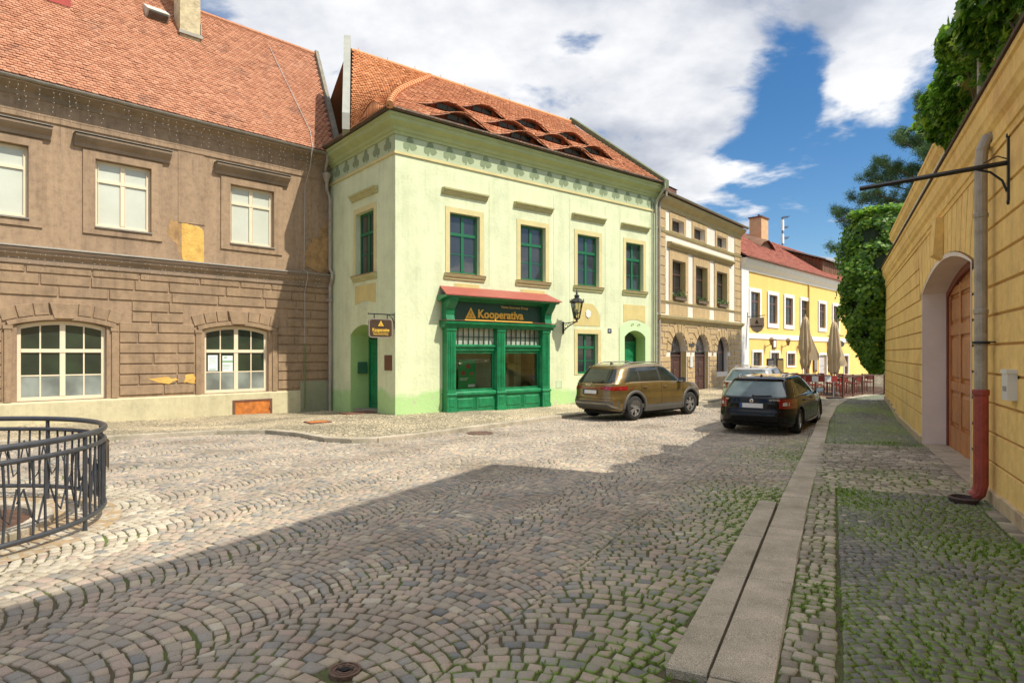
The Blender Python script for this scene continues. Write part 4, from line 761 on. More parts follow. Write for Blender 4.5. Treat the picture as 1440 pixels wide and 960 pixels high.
mb = MB(tf_side); mb.box(3.12, 3.17, -.6, -.25, .95, 1.35); mb.obj('letter_box', simple('box_green', (.05, .16, .08), .5), G)
mb = MB(tf_side); mb.box(4.0, 4.4, .001, .03, -.3, .9); mb.obj('meter_door', gplast, G)

# ---- shop front
S = MB(tf_in); FN = .14
mb = MB(tf_in)
cols_ = [(1.72, 2.05), (3.76, 4.1), (5.84, 6.2)]
for a, b in cols_:
    mb.box(a, b, .001, .30, .34, 2.5); mb.box(a-.03, b+.03, .001, .34, -.32, -.16); mb.box(a-.01, b+.01, .001, .315, -.16, .28); mb.profile([(.001, .28), (.34, .28), (.35, .32), (.3, .36), (.001, .36)], a-.03, b+.03)
    mb.block(a+.06, b-.06, -.08, .2, .315, .328, .015)
    for k in range(4): mb.box(a+.05+k*.065, a+.08+k*.065, .3, .318, .5, 2.36)
    mb.box(a-.02, b+.02, .001, .33, 2.4, 2.5)
for a, b in [(2.05, 3.76), (4.1, 5.84)]:
    mb.box(a, b, .001, .2, -.3, .24); mb.profile([(.001, .24), (.22, .24), (.27, .29), (.27, .35), (.2, .4), (.001, .42)], a, b)
    mb.block(a+.12, (a+b)/2-.12, -.16, .17, .2, .225, .03); mb.block((a+b)/2+.12, b-.12, -.16, .17, .2, .225, .03)
    for k in range(3): mb.box((a+b)/2-.07+k*.055, (a+b)/2-.04+k*.055, .2, .215, -.2, .2)
    mb.profile([(.001, 1.72), (.12, 1.72), (.16, 1.76), (.16, 1.84), (.22, 1.88), (.22, 1.93), (.12, 1.96), (.001, 1.96)], a, b)
    for r in [(a, a+.07, .42, 1.72), (b-.07, b, .42, 1.72), (a+.07, b-.07, .42, .47), (a+.07, b-.07, 1.66, 1.72)]: mb.box(r[0], r[1], .02, .1, r[2], r[3])
mb.profile([(.001, 2.5), (.33, 2.5), (.35, 2.58), (.45, 2.62), (.47, 2.7), (.001, 2.72)], 1.6, 6.34)
for a, b in [(1.66, 1.98), (5.94, 6.26)]:       # scroll brackets
    P = [(.06, 2.72), (.34, 2.74), (.3, 2.9), (.34, 3.1), (.5, 3.3), (.56, 3.42), (.56, 3.5), (.06, 3.5)]; mb.profile(P, a, b)
mb.profile([(.02, 3.36), (.2, 3.36), (.3, 3.42), (.55, 3.46), (.6, 3.5), (.6, 3.53), (.02, 3.53)], 1.5, 6.42)
sf = mb.obj('shopfront', gfr, G)
mb = MB(tf_in); mb.box(1.98, 5.94, .001, .13, 2.72, 3.37); mb.obj('sign_board', gdk, sf)
mb = MB(); P = [(1.44, -.66, 3.51), (6.48, -.66, 3.51), (6.3, -.002, 3.83), (1.62, -.002, 3.83)]; mb.add(P+[(x, y, z+.03) for x, y, z in P], [(0, 1, 2, 3), (7, 6, 5, 4), (0, 4, 5, 1), (1, 5, 6, 2), (2, 6, 7, 3), (3, 7, 4, 0)]); mb.obj('canopy_roof', simple('red_sheet', (.33, .085, .06), .55, var=.12, scale=4), sf)
mb = MB(tf_in); mb.box(1.57, 6.37, .002, .49, 2.721, 2.735); mb.obj('cornice_flashing', simple('copper_sheet', (.30, .12, .07), .5, var=.2), sf)
shopglass = seeglass('shop_glass'); shop_in_m = simple('shop_inner', (.34, .27, .13), .8, var=.3, scale=2)  # shop interior in one even tan colour
for a, b in [(2.05, 3.76), (4.1, 5.84)]:
    q = MB(tf_in); q.box(a+.07, b-.07, .07, .076, .47, 1.66); q.obj('display_pane', shopglass, sf)
    q = MB(tf_in); k = 8
    for i in range(1, k): x = a+(b-a)*i/k; q.box(x-.011, x+.011, .09, .115, 1.96, 2.5)
    q.box(a, b, .085, .112, 2.2, 2.22); q.obj('glazing_bars', gdk, sf)
    q = MB(tf_in); q.box(a, b, .06, .07, 1.96, 2.5); q.obj('top_pane', glass('fanlight_pale', (.42, .45, .36), .15), sf)
mb = MB(tf_in); mb.add([(u, n_, z) for n_ in (-.001, -1.5) for u, z in rect(2.0, 5.9, .3, 2.0)], [(4, 5, 6, 7), (0, 1, 5, 4), (1, 2, 6, 5), (2, 3, 7, 6), (3, 0, 4, 7)]); mb.obj('shop_interior', shop_in_m, sf)
mb = MB(tf_in); mb.box(4.5, 5.0, -1.2, -.9, .31, 1.9); mb.box(2.9, 3.4, -1.0, -.7, .31, 1.1); mb.box(5.3, 5.55, -1.3, -1.0, .31, 1.9); mb.box(4.9, 5.4, -.9, -.6, 1.05, 1.3); mb.obj('shop_fittings', simple('shop_olive', (.32, .27, .08), .7, var=.3, scale=3), sf)
mb = MB(tf_in); mb.box(2.32, 3.02, .02, .03, .5, 1.45); po = mb.obj('poster', simple('poster_green', (.03, .36, .10), .5, var=.08), sf)
wht = simple('white_print', (.8, .8, .8), .5, var=.02); mb = MB(tf_in); mb.box(2.72, 3.0, .031, .033, .53, .62); mb.obj('poster_print', wht, po)
rdp = simple('red_print', (.5, .1, .06), .5, var=.3, scale=30); mb = MB(tf_in)
for c_, z_, r_ in ((2.72, 1.22, .1), (2.52, 1.0, .1), (2.86, .98, .07)): mb.prism([(c_+r_*cos(t), z_+r_*.8*sin(t)) for t in np.linspace(0, 2*pi, 9)[:-1]], .031, .034)
mb.obj('poster_picture', rdp, po)
for k, (tx, z_) in enumerate((('Vaše jistota', .84), ('pojištění domů', .76))):
    text_mesh('poster_text', tx, .075, wht, po, Matrix.Translation((2.37, .1865, z_)) @ Matrix.Rotation(pi/2, 4, 'X'), .001) if False else None
mb = MB(tf_in)
for k in range(2): mb.box(2.38, 2.66+.06*k,   .031, .034, .76+.05*k, .785+.05*k)
mb.obj('poster_text', wht, po)
gold = simple('gold_letters', (.80, .50, .07), .35, var=.06, scale=6); golds = simple('gold_small', (.62, .47, .16), .4)
RX = Matrix.Rotation(pi/2, 4, 'X')
text_mesh('sign_letters', 'Kooperativa', .395, gold, sf, Matrix.Translation((3.02, -.155, 2.86)) @ RX, .02, .011, sx=1.02)
text_mesh('sign_letters', 'Vienna Insurance Group', .135, golds, sf, Matrix.Translation((4.03, -.15, 3.225)) @ RX, .01, .001, sx=.93)
def trilogo(mb, u, z, s, n0, n1, w=.2):
    """three interlaced bars forming a triangle knot"""
    V = [np.array([u+s*cos(a), z+s*sin(a)]) for a in (pi/2, pi*7/6, pi*11/6)]
    for i in range(3):
        a, b = V[i], V[(i+1) % 3]; d = (b-a)/np.linalg.norm(b-a); nn_ = np.array([-d[1], d[0]])*s*w; a = a+d*s*.02; b = b-d*s*.05
        mb.prism([tuple(a), tuple(b), tuple(b+nn_*1.1+d*0), tuple(a+nn_*1.1)], n0, n1+i*.0015)
        c = (a+b)/2+nn_*1.9; mb.prism([tuple(c-d*s*.28), tuple(c+d*s*.28), tuple(c+d*s*.28+nn_*.8), tuple(c-d*s*.28+nn_*.8)], n0, n1+.004+i*.0015)
mb = MB(tf_in); trilogo(mb, 2.74, 2.95, .24, .131, .165); mb.box(2.5, 5.47, .131, .16, 2.755, 2.79); mb.obj('sign_emblem', gold, sf)

# ---- rear chimney of green house
mb = MB(); c = (12.2, 7.9); mb.box(c[0]-.4, c[0]+.4, c[1]-.35, c[1]+.35, 10., 12.15); mb.obj('chimney', simple('chimney_brick', (.24, .09, .05), .9, var=.35, scale=14, bump=.6, bscale=20), G)
# ================= third house (cream and brown stucco)
T = empty('stucco_house', (6.278, 27.348, 0), math.atan2(.7727, .6348)); LT = 10.48
tag(T, 'narrow cream and brown stucco house with three bays and round arched doors', 'house')
st_br = simple('stucco_brown', (.48, .34, .17), .9, var=.1, scale=1.5, bump=.1, weather=.2); st_cr = simple('stucco_cream', (.74, .66, .56), .9, var=.07, scale=1.5); st_ol = simple('stucco_olive', (.42, .34, .17), .9, var=.12, scale=2)
dkw = simple('dark_brown_wood', (.075, .035, .025), .5, var=.25, scale=4)
wT = [(1.62, 3.05), (4.25, 5.7), (6.92, 8.4)]; aT = [(1.6, 2.85), (4.05, 5.35), (6.98, 8.25)]
g1 = [(1.45, 3.2, -.5), (4.15, 5.85, -.5), (6.95, 8.5, .68)]
mb = MB(tf_in); mb.panel(rect(0, LT, -1, 8.6), [rect(a, b, 4.1, 5.96) for a, b in wT]+[rect(a, b, 7.25, 7.84) for a, b in aT]+[arch(a, b, z, 1.75, 1.75+(b-a)/2) for a, b, z in g1], 0, rev=[.34]*3+[.3]*3+[.36, .26, .2])
mb.obj('wall', st_cr, T); mb = MB(); mb.box(0.05, LT-.05, 1.2, 9, -1, 8.6); mb.add([(LT, 0, -1), (LT, 9, -1), (LT, 9, 8.6), (LT, 0, 8.6)], [(0, 1, 2, 3)]); mb.add([(0, 0, -1), (0, 9, -1), (0, 9, 8.6), (0, 0, 8.6)], [(0, 1, 2, 3)]); mb.obj('core_wall', st_cr, T)
mb = MB(tf_in)
rT = [(-.35+.27*i, -.08+.27*i) for i in range(13)]
def exT(a, b, z, top): return lambda z0, z1: None if z1 < z-.02 or z0 > top+.42 else (((a+b)/2-halfw(a-.02, b+.02, 1.75, top, z0)-(0 if z1 < 1.75 else .42), (a+b)/2+halfw(a-.02, b+.02, 1.75, top, z0)+(0 if z1 < 1.75 else .42)) if z0 < top else ((a+b)/2-.55, (a+b)/2+.55))
coursing(mb, .02, LT-.02, rT, [exT(a, b, z, 1.75+(b-a)/2) for a, b, z in g1], (.7, 1.3), .035, .001, .045, .015, 12)
for a, b, z in g1: voussoirs(mb, (a+b)/2, 1.75, (b-a)/2+.02, (b-a)/2+.45, -pi/2, pi/2, 9, .001, .06, .04)
mb.obj('rustication', st_br, T)
mb = MB(tf_in)
for a, b in [(0, .95), (LT-.95, LT)]:
    z = 3.45; mb = MB(tf_in)
    while z < 8.2: mb.block(a+.01, b-.01, z+.01, min(z+.42, 8.3)-.01, .001, .035, .015); z += .42
    mb.obj('quoins', st_br, T)
mb = MB(tf_in)
for p, z in ((( (0, 3.0), (.06, 3.02), (.08, 3.12), (.22, 3.22), (.26, 3.34), (0, 3.4)), 0), (((0, 7.02), (.05, 7.04), (.08, 7.1), (.1, 7.16), (0, 7.2)), 0), (((0, 3.93), (.05, 3.95), (.08, 4.02), (0, 4.05)), 0)): mb.profile([(n_+.001, z_) for n_, z_ in p], 0, LT)
mb.profile([(.001, 8.1), (.05, 8.12), (.1, 8.3), (.3, 8.45), (.36, 8.55), (.36, 8.6), (.001, 8.62)], 0, LT)
mb.profile([(.001, 6.42), (.06, 6.44), (.1, 6.5), (.2, 6.56), (.24, 6.62), (.24, 6.68), (.001, 6.72)], 1.1, 9.1)
mb.obj('cornices', st_ol, T)
mb = MB(tf_in)
for a, b in wT: mb.panel(rect(a-.32, b+.32, 4.06, 6.4), [rect(a+.001, b-.001, 4.1, 5.96)], .03, .029); mb.box(a-.3, b+.3, .001, .02, 3.42, 3.9)
for a, b in aT: mb.panel(rect(a-.25, b+.25, 7.21, 8.08), [rect(a+.001, b-.001, 7.25, 7.84)], .03, .029)
mb.obj('window_surrounds', st_br, T)
for i, (a, b) in enumerate(wT):
    o = window(T, tf_in, rect(a, b, 4.1, 5.96), -.24, [((a+b)/2, .08)], [(5.35, .08), (4.75, .03)], dkw, glass_d, .07, .03)
    q = MB(tf_in); q.box(b-.004, b-.001, -.25, .0, 4.11, 5.95); q.obj('reveal', simple('reveal_yellow', (.56, .44, .18), .9), o)
for a, b in aT: window(T, tf_in, rect(a, b, 7.25, 7.84), -.22, [((a+b)/2, .06)], [], dkw, glass_d, .06, .03)
for i, (a, b, z) in enumerate(g1):
    top = 1.75+(b-a)/2
    if i < 2:
        d = door(tf_in, a, b, z, 1.75, top-.02, -(.3, .2)[i], dkw, rows_=((.3, .8), (1., 1.75))); d.parent = T; handle(tf_in, d, (a+b)/2+.08, -(.26, .16)[i], .85, brass)
        q = MB(tf_in); nn_ = -(.3, .2)[i]+.01; q.prism(arch(a+.1, b-.1, 1.72, 1.74, top-.1), nn_, nn_+.01); q.obj('fanlight', glass_d, d); q = MB(tf_in)
        for k in range(1, 6): ang = pi*k/6; q.prism([((a+b)/2-.015, 1.75), ((a+b)/2+.015, 1.75), ((a+b)/2+.015+(b-a)*.4*cos(ang), 1.75+(b-a)*.4*sin(ang)), ((a+b)/2-.015+(b-a)*.4*cos(ang), 1.75+(b-a)*.4*sin(ang))], nn_+.02, nn_+.03)
        q.obj('fanlight_bars', dkw, d)
        q = MB(tf_in); q.box(b-.004, b-.001, nn_+.06, -.002, z, 1.75); q.box(a+.001, a+.004, nn_+.06, -.002, z, 1.75); q.obj('door_reveal', simple('reveal_yellow', (.56, .44, .18), .9), d)
    else: window(T, tf_in, arch(a, b, z, 1.75, top), -.22, [((a+b)/2, .08)], [(1.72, .1), (1.2, .03)], dkw, glass_d, .08, .03)
mb = MB(tf_in); mb.box(3.45, 3.75, .046, .09, 1.0, 1.5); mb.obj('bell_panel', simple('bell_white', (.6, .6, .57), .5), T)
mb = MB(tf_in); mb.box(3.35, 3.95, .062, .075, 1.98, 2.14); mb.obj('number_plate', simple('plate_dark', (.05, .045, .04), .5), T)
mb = MB(tf_in); k = 8; mb.profile([(.44+.07*cos(pi+pi*i/k), 8.72+.07*sin(pi+pi*i/k)) for i in range(k+1)]+[(.44+.058*cos(2*pi-pi*i/k), 8.725+.058*sin(2*pi-pi*i/k)) for i in range(k+1)], 0, LT+.1); mb.obj('gutter', zinc, T)
mb = MB(); mb.add([(-.05, -.45, 8.7), (LT+.1, -.45, 8.7), (LT+.1, 4.6, 9.3), (-.05, 4.6, 9.3), (-.05, 9.2, 8.7), (LT+.1, 9.2, 8.7)], [(0, 1, 2, 3), (3, 2, 5, 4)]); mb.add([(-.04, -.4, 8.62), (LT+.09, -.4, 8.62), (LT+.09, -.4, 8.69), (-.04, -.4, 8.69)], [(0, 1, 2, 3)]); rf_ = mb.obj('roof', simple('roof_felt_brown', (.15, .07, .05), .8, var=.3, scale=3), T)
mb = MB(); mb.box(.5, 1.9, -.1, 1.2, 8.7, 9.15); mb.add([(.4, -.15, 9.16), (2.0, -.15, 9.16), (2., 2, 9.5), (.4, 2, 9.5)], [(0, 1, 2, 3)]); mb.obj('roof_hatch', rustd, T)
chp = simple('chimney_peach', (.58, .36, .19), .9, var=.12, scale=3)
def chimney(root, x0, x1, y0, y1, z0, z1):
    mb = MB(); mb.box(x0, x1, y0, y1, z0, z1); c = mb.obj('chimney', chp, root); mb = MB(); mb.box(x0-.08, x1+.08, y0-.08, y1+.08, z1+.001, z1+.09); mb.obj('chimney_cap', rustd, c)
    mb = MB(); mb.lathe([(.09, 0), (.09, .22), (.12, .24)], ((x0+x1)/2, (y0+y1)/2, z1+.09), 8); mb.obj('chimney_pot', rustd, c)
chimney(T, 3.55, 4.5, 2.2, 3.0, 9, 10.15)
mb = MB(); mb.tube([(.12, -.44, 8.68), (.12, -.44, 8.5), (.12, -.12, 8.2), (.12, -.12, -.4)], .055, 8); mb.obj('drainpipe', simple('pipe_grey', (.36, .31, .25)), T)
# window boxes
box_m = simple('box_terracotta', (.14, .10, .06), .8); leafm = simple('leaf_green', (.07, .16, .03), .6, var=.4, scale=12)
def leafcloud(P, size, seed, quad=True, N=None):
    """leaf blades at points P (n,3); N optional preferred normals"""
    rg = np.random.default_rng(seed); n = len(P); a = rg.normal(0, 1, (n, 3)); a /= np.linalg.norm(a, axis=1, keepdims=True); nb = rg.normal(0, 1, (n, 3)) if N is None else N+rg.normal(0, .45, (n, 3)); nb /= np.linalg.norm(nb, axis=1, keepdims=True)
    a = np.cross(nb, a); a /= np.linalg.norm(a, axis=1, keepdims=True); b = np.cross(nb, a); s = (size*rg.uniform(.6, 1.35, n))[:, None]
    if quad: V = np.stack([P-a*s*.5, P+b*s*.33+nb*s*.06, P+a*s*.5-nb*s*.05, P-b*s*.33+nb*s*.06], 1); F = np.arange(n*4).reshape(n, 4)
    else:   # five-lobed creeper leaf, slightly cupped
        sh = [(0, -.45), (.22, -.38), (.5, -.12), (.3, .05), (.34, .36), (.12, .25), (0, .6), (-.12, .25), (-.34, .36), (-.3, .05), (-.5, -.12), (-.22, -.38)]
        V = np.stack([P+b*s*x+a*s*y-nb*s*(.25*x*x+.1*y*y) for x, y in sh], 1); F = np.arange(n*12).reshape(n, 12)
    return V.reshape(-1, 3), F, rg.random(n)
pbx = None
for i, (a, b) in enumerate(wT):
    loc = T.matrix_basis if False else None; p = Matrix.Translation(T.location) @ Matrix.Rotation(T.rotation_euler.z, 4, 'Z') @ Vector(((a+b)/2, -.02, 4.12))
    r = empty('window_box', p, T.rotation_euler.z); mb = MB(); w_ = .62; mb.box(-w_, w_, -.12, .1, 0, .14); mb.box(-w_-.02, w_+.02, -.14, .12, .141, .16); mb.obj('trough', box_m, r)
    P = np.stack([rng.uniform(-w_, w_, 90), rng.uniform(-.16, .12, 90), .16+np.abs(rng.normal(0, .07+.05*(i != 1), 90))], 1); V, F, rr = leafcloud(P, .09, 70+i); nmesh('plant', V, [F], leafm, {'rnd': rr}, r)
    tag(r, ('dark window box with low green plants, under the left first-floor window of the stucco house', 'dark window box with green plants, under the middle first-floor window of the stucco house', 'dark window box with green plants, under the right first-floor window of the stucco house')[i], 'window box', 'window boxes on the stucco house')

# ================= yellow restaurant house
Y = empty('yellow_house', (12.929, 35.444, 0), math.atan2(.7234, .6905)); LY = 26.
tag(Y, 'long bright yellow two-storey restaurant house with white window frames and red roof', 'house')
yel = simple('yellow_plaster', (.84, .56, .17), .9, var=.06, scale=1); ywh = simple('white_stucco', (.80, .77, .72), .85, var=.05)
uW = [2.02, 4.72, 7.4, 10.3, 13.95, 17.1, 20.8, 24.2]; gW = [(1.72, 2.95, .85, 1.73), (4.4, 5.7, .85, 1.7), (7.12, 8.5, .85, 1.66), (19.15, 20.2, -.0, 1.48)]; gD = [(10.1, 11.2), (13.35, 14.9)]
mb = MB(tf_in); mb.panel(rect(0, LY, -1, 6.6), [rect(u-.66, u+.66, 3.5, 5.27) for u in uW]+[rect(*g) for g in gW]+[rect(a, b, -.3, 1.55) for a, b in gD], 0, .18); mb.obj('wall', yel, Y)
mb = MB(); mb.box(.05, LY-.05, .8, 10, -1, 6.6); mb.add([(0, 0, -1), (0, 10, -1), (0, 10, 6.6), (0, 0, 6.6)], [(0, 1, 2, 3)]); mb.obj('core_wall', ywh, Y)
mb = MB(tf_in); mb.box(0, LY, .001, .05, 2.53, 2.84); mb.box(-.02, .95, .002, .09, -1, 6.4); mb.profile([(.001, 6.4), (.08, 6.42), (.12, 6.55), (.3, 6.75), (.4, 6.95), (.42, 7.05), (.001, 7.08)], -.05, LY); mb.obj('white_bands', ywh, Y)
mb = MB(tf_in); mb.box(10.95, 11.1, .0, .1, 2.85, 6.4); mb.box(10.95, 11.1, .0, .1, -.5, 2.5); mb.obj('drainpipe', simple('pipe_ochre', (.55, .36, .1)), Y)
wbr = simple('window_mauve_brown', (.14, .075, .07), .5, var=.15)
for k, u in enumerate(uW):
    o = window(Y, tf_in, rect(u-.66, u+.66, 3.5, 5.27), -.08, [(u, .08)], [(4.72, .09), (4.1, .03)], wbr, glass_d, .09, .03); q = MB(tf_in); q.panel(rect(u-.9, u+.9, 3.24, 5.5), [rect(u-.659, u+.659, 3.501, 5.269)], .05, .049); q.obj('surround', ywh, o)
for g in gW: 
    o = window(Y, tf_in, rect(*g), -.08, [((g[0]+g[1])/2, .07)], [((g[2]+g[3])/2, .04)], wbr, glass_d, .09, .03); q = MB(tf_in); q.panel(rect(g[0]-.15, g[1]+.15, g[2]-.1, g[3]+.15), [rect(g[0]+.001, g[1]-.001, g[2], g[3])], .04, .039); q.obj('surround', ywh, o)
for i, (a, b) in enumerate(gD):
    mb = MB(tf_in); mb.box(a, b, -.16, -.12, -.3, 1.55); mb.box(a+.1, b-.1, -.12, -.1, -.1, .6); mb.box(a+.1, b-.1, -.12, -.1, .75, 1.4); d = mb.obj('door', (wbr, simple('door_pale_grey', (.5, .46, .44)))[i], Y); q = MB(tf_in); q.panel(rect(a-.15, b+.15, -.3, 1.72), [rect(a+.001, b-.001, -.3, 1.549)], .04, .039); q.obj('surround', ywh, d); handle(tf_in, d, b-.25, -.1, .5, brass)
tileR = tile_mat('red_roof_tiles', [(0, (.30, .085, .055)), (.5, (.38, .12, .08)), (1, (.45, .16, .10))], (.2, .08, .06), 1., .6)
LR = 6.25; rY = np.array([cos(math.radians(35)), sin(math.radians(35))])
tiles('roof', tileR, Y, lambda u, v: np.stack([u+0*v, -.45+v*rY[0], 7.1+v*rY[1]], -1), int(LR/.2), int(LY/.25), .25, .2, lambda u, v: np.stack([0*u, 0*u-rY[1], 0*u+rY[0]], -1), lift=.03, seed=14)
mb = MB(); mb.add([(0, -.45, 7.08), (LY, -.45, 7.08), (LY, 4.7, 10.68), (0, 4.7, 10.68), (0, 10.2, 7), (LY, 10.2, 7)], [(0, 1, 2, 3), (3, 2, 5, 4)]); mb.add([(0, 0, 6.6), (0, 4.7, 10.67), (0, 10, 6.6)], [(0, 1, 2)]); mb.obj('roof_boarding', rustd, Y)
mb = MB(tf_in); mb.profile([(.42, 7.06), (.54, 7.06), (.55, 7.13), (.42, 7.13)], -.05, LY); mb.obj('gutter', rustd, Y)
chimney(Y, 11.9, 13.2, 3.6, 4.5, 9.6, 11.8)
wood = simple('weathered_boards', (.15, .07, .035), .85, var=.45, scale=2.5, streak=False, bump=.4)
mb = MB(); du = 16.0
for k in range(16):   # boarded cheek running back up the slope
    y0 = .6+k*.25; y1 = y0+.235; zb_ = 7.05+(y0+.45)*.7; zt_ = 8.78+(y0-.6)*.36; mb.box(du-(k % 2)*.02, du+.06, y0, y1, zb_, max(zt_, zb_+.02))
for k in range(40): a = du+.07+k*.25; mb.box(a+.01, a+.24, .6+(k % 2)*.015, .66, 7.7, 8.76)
dm = mb.obj('dormer', wood, Y)
mb = MB(); P = [(du-.25, .3, 8.72), (26.2, .3, 8.72), (26.2, 5.0, 10.42), (du-.25, 5.0, 10.42)]; mb.add(P+[(x, y, z+.09) for x, y, z in P], [(0, 1, 2, 3), (7, 6, 5, 4), (0, 4, 5, 1), (1, 5, 6, 2), (2, 6, 7, 3), (3, 7, 4, 0)]); mb.obj('dormer_roof', zinc, dm)
mb = MB(); mb.add([(8.2, 2.3, 8.95), (10.6, 2.3, 8.95), (10.2, 2.3, 9.3), (9.4, 2.25, 9.5), (8.6, 2.3, 9.3)], [(0, 1, 2, 3, 4)]); mb.add([(8.0, 2.1, 8.95), (8.6, 2.1, 9.32), (9.4, 2.05, 9.54), (10.2, 2.1, 9.32), (10.8, 2.1, 8.95), (10.2, 3.9, 10.15), (9.4, 4.1, 10.3), (8.6, 3.9, 10.15)], [(0, 1, 7), (1, 2, 6, 7), (2, 3, 5, 6), (3, 4, 5)]); mb.obj('dormer', wood, Y)
mb = MB(); x, y = 19.8, 5.0; mb.tube([(x, y, 10.2), (x, y, 13.2)], .05, 6)
for z, L in ((13.1, .8), (12.2, .6), (11.3, .7)):
    mb.tube([(x, y, z), (x+L, y-.2, z+.25)], .03, 5)
    for k in range(3): q = x+L*(.4+.3*k); mb.tube([(q, y-.35, z+.1+.1*k), (q, y+.25, z+.15+.1*k)], .022, 5)
an = mb.obj('antenna', simple('antenna_dark', (.08, .08, .1), .5), Y); mb = MB(); mb.box(x-.16, x+.16, y-.1, y+.05, 11., 11.8); mb.box(x-.16, x+.16, y-.1, y+.05, 12.1, 13.); mb.obj('antenna_panel', simple('white_plastic', (.75, .75, .73), .4), an)
# far house beyond
Fh = empty('far_house', (25., 66., 0), math.radians(8)); tag(Fh, 'distant house with orange tiled roof beyond the end of the yellow restaurant', 'house')
mb = MB(); mb.box(-3, 14, 0, 8, -1, 7.2); mb.obj('wall', simple('pink_plaster', (.55, .30, .2), .9), Fh); mb = MB(); mb.add([(-3.3, -.4, 7.1), (14.3, -.4, 7.1), (14.3, 4, 11.2), (-3.3, 4, 11.2), (-3.3, 8.4, 7.1), (14.3, 8.4, 7.1)], [(0, 1, 2, 3), (3, 2, 5, 4), (0, 3, 4), (1, 5, 2)]); mb.obj('roof', simple('orange_roof', (.50, .17, .07), .8, var=.25, scale=4, bump=.3), Fh)
for a in (-1.5, 1.5, 4.5, 7.5, 10.5):
    for z in (1., 4.2): q = MB(lambda u, n, z: (u, -n, z)); q.panel(rect(a-.6, a+.6, z, z+1.6), [rect(a-.48, a+.48, z+.12, z+1.48)], .05, .049); w_ = q.obj('window', ywh, Fh); q = MB(tf_in); q.box(a-.48, a+.48, .001, .01, z+.12, z+1.48); q.obj('pane', glass_d, w_)

# ================= yellow garden wall with gate, right
R = empty('ochre_wall', (5.77, 7.64, 0), math.atan2(880, 450)); tag(R, 'ochre rusticated wall with white arched gateway and brown wooden gate, right side', 'wall')
def tfR(u, n, z): return (u, n, z)
och = simple('ochre_plaster', (.92, .60, .20), .9, var=.13, scale=1.1, bump=.3, bscale=18, dirt=(.74, .44, .15), dirtlo=.53, weather=.14); och_l = simple('ochre_plaster_joint', (.48, .27, .08), .9, var=.1)
rev = simple('gate_reveal_white', (.80, .68, .58), .9, var=.08, scale=1.5); cream_w = simple('parapet_cream', (.74, .66, .48), .9, var=.06, scale=1.4)
GA = (.72, 5.72); U0, U1 = -9., 15.9
def tzR(u): x = 5.77+.4553*u; y = 7.64+.8903*u; return tz(x, y)+.07
mb = MB(tfR); mb.panel(rect(U0, U1, -.8, 4.1), [arch(*GA, -.5, 2.86, 3.2, 20)], 0, .001); mb.box(U0, U1, -.5, -.49, -.8, 4.5) if False else None
mb.add([(U1, 0, -.8), (U1, -.9, -.8), (U1, -.9, 5.3), (U1, 0, 5.3)], [(0, 1, 2, 3)]); mb.obj('wall', och_l, R)
mb = MB(tfR); P = arch(GA[0], GA[1], -.5, 2.86, 3.2, 20); k = len(P); mb.add([(u, .022, z) for u, z in P]+[(u, -.45, z) for u, z in P], [(j, (j+1) % k, (j+1) % k+k, j+k) for j in range(k) if j != 0]); P2 = arch(GA[0]-.06, GA[1]+.06, -.5, 2.88, 3.27, 20)
mb.add([(u, .024, z) for u, z in P]+[(u, .024, z) for u, z in P2], [(j, (j+1) % k, (j+1) % k+k, j+k) for j in range(k) if j != 0]); mb.obj('gate_reveal', rev, R)
rowsR = [(-.62, .40)]+[(.40+.338*i, .738+.338*i) for i in range(10)]; rowsR[-1] = (rowsR[-1][0], 3.9)
def exR(z0, z1):
    if z0 > 2.7: return (GA[0]-.5-.25*(z0-2.7), GA[1]+.5+.25*(z0-2.7))
    return (GA[0]-.062, GA[1]+.062)
mb = MB(tfR)
for z0, z1 in rowsR:
    q = exR(z0, z1); 
    for a, b in ((U0, q[0]), (q[1], U1)): 
        n_ = max(1, int((b-a)/40)); mb.block(a, b, z0+.011, z1-.011, .001, .02, .008)
w = (GA[1]-GA[0])/2; h_ = .34; Ra = (w*w+h_*h_)/(2*h_); zc = 3.2-Ra; am = math.asin(w/Ra)+.03; uc = sum(GA)/2
for s_ in (-1, 1):
    a0, a1 = (.2/Ra, am) if s_ > 0 else (-am, -.2/Ra); n_ = 7
    for i in range(n_):
        b0 = a0+(a1-a0)*i/n_+.0018; b1 = a0+(a1-a0)*(i+1)/n_-.0018; sk0 = 1+.9*abs(b0); q = []
        for r_, b_ in ((Ra+.075, b0), (Ra+.075, b1)): q.append((uc+r_*sin(b_), zc+r_*cos(b_)))
        q += [(q[1][0]+(3.9-q[1][1])*b1*1.3, 3.9), (q[0][0]+(3.9-q[0][1])*b0*1.3, 3.9)]
        mb.prism(q, .001, .02)
mb.obj('rustication', och, R)
mb = MB(tfR); mb.add([(uc-.17, .021, 3.22), (uc+.17, .021, 3.22), (uc+.26, .021, 3.89), (uc-.26, .021, 3.89), (uc-.17, .16, 3.3), (uc+.17, .16, 3.3), (uc+.24, .13, 3.89), (uc-.24, .13, 3.89)], [(4, 5, 6, 7), (0, 1, 5, 4), (1, 2, 6, 5), (2, 3, 7, 6), (3, 0, 4, 7)]); mb.obj('keystone', och, R)
mb = MB(tfR); mb.profile([(0, 3.9), (.035, 3.9), (.04, 3.97), (.06, 3.98), (.065, 4.02), (.04, 4.05), (.045, 4.15), (.085, 4.2), (.1, 4.26), (.12, 4.3), (.125, 4.48), (.15, 4.5), (.155, 4.56), (0, 4.57)], U0, U1+.1); mb.obj('cornice', och, R)
mb = MB(tfR); u = U0
while u < U1: mb.profile([(-.06, 4.571), (.18, 4.571), (.185, 4.6), (-.06, 4.63)], u, min(u+.42, U1+.12)-.006); u += .42
mb.obj('cap_tiles', simple('cap_dark', (.09, .05, .035), .8, var=.3, scale=8), R)
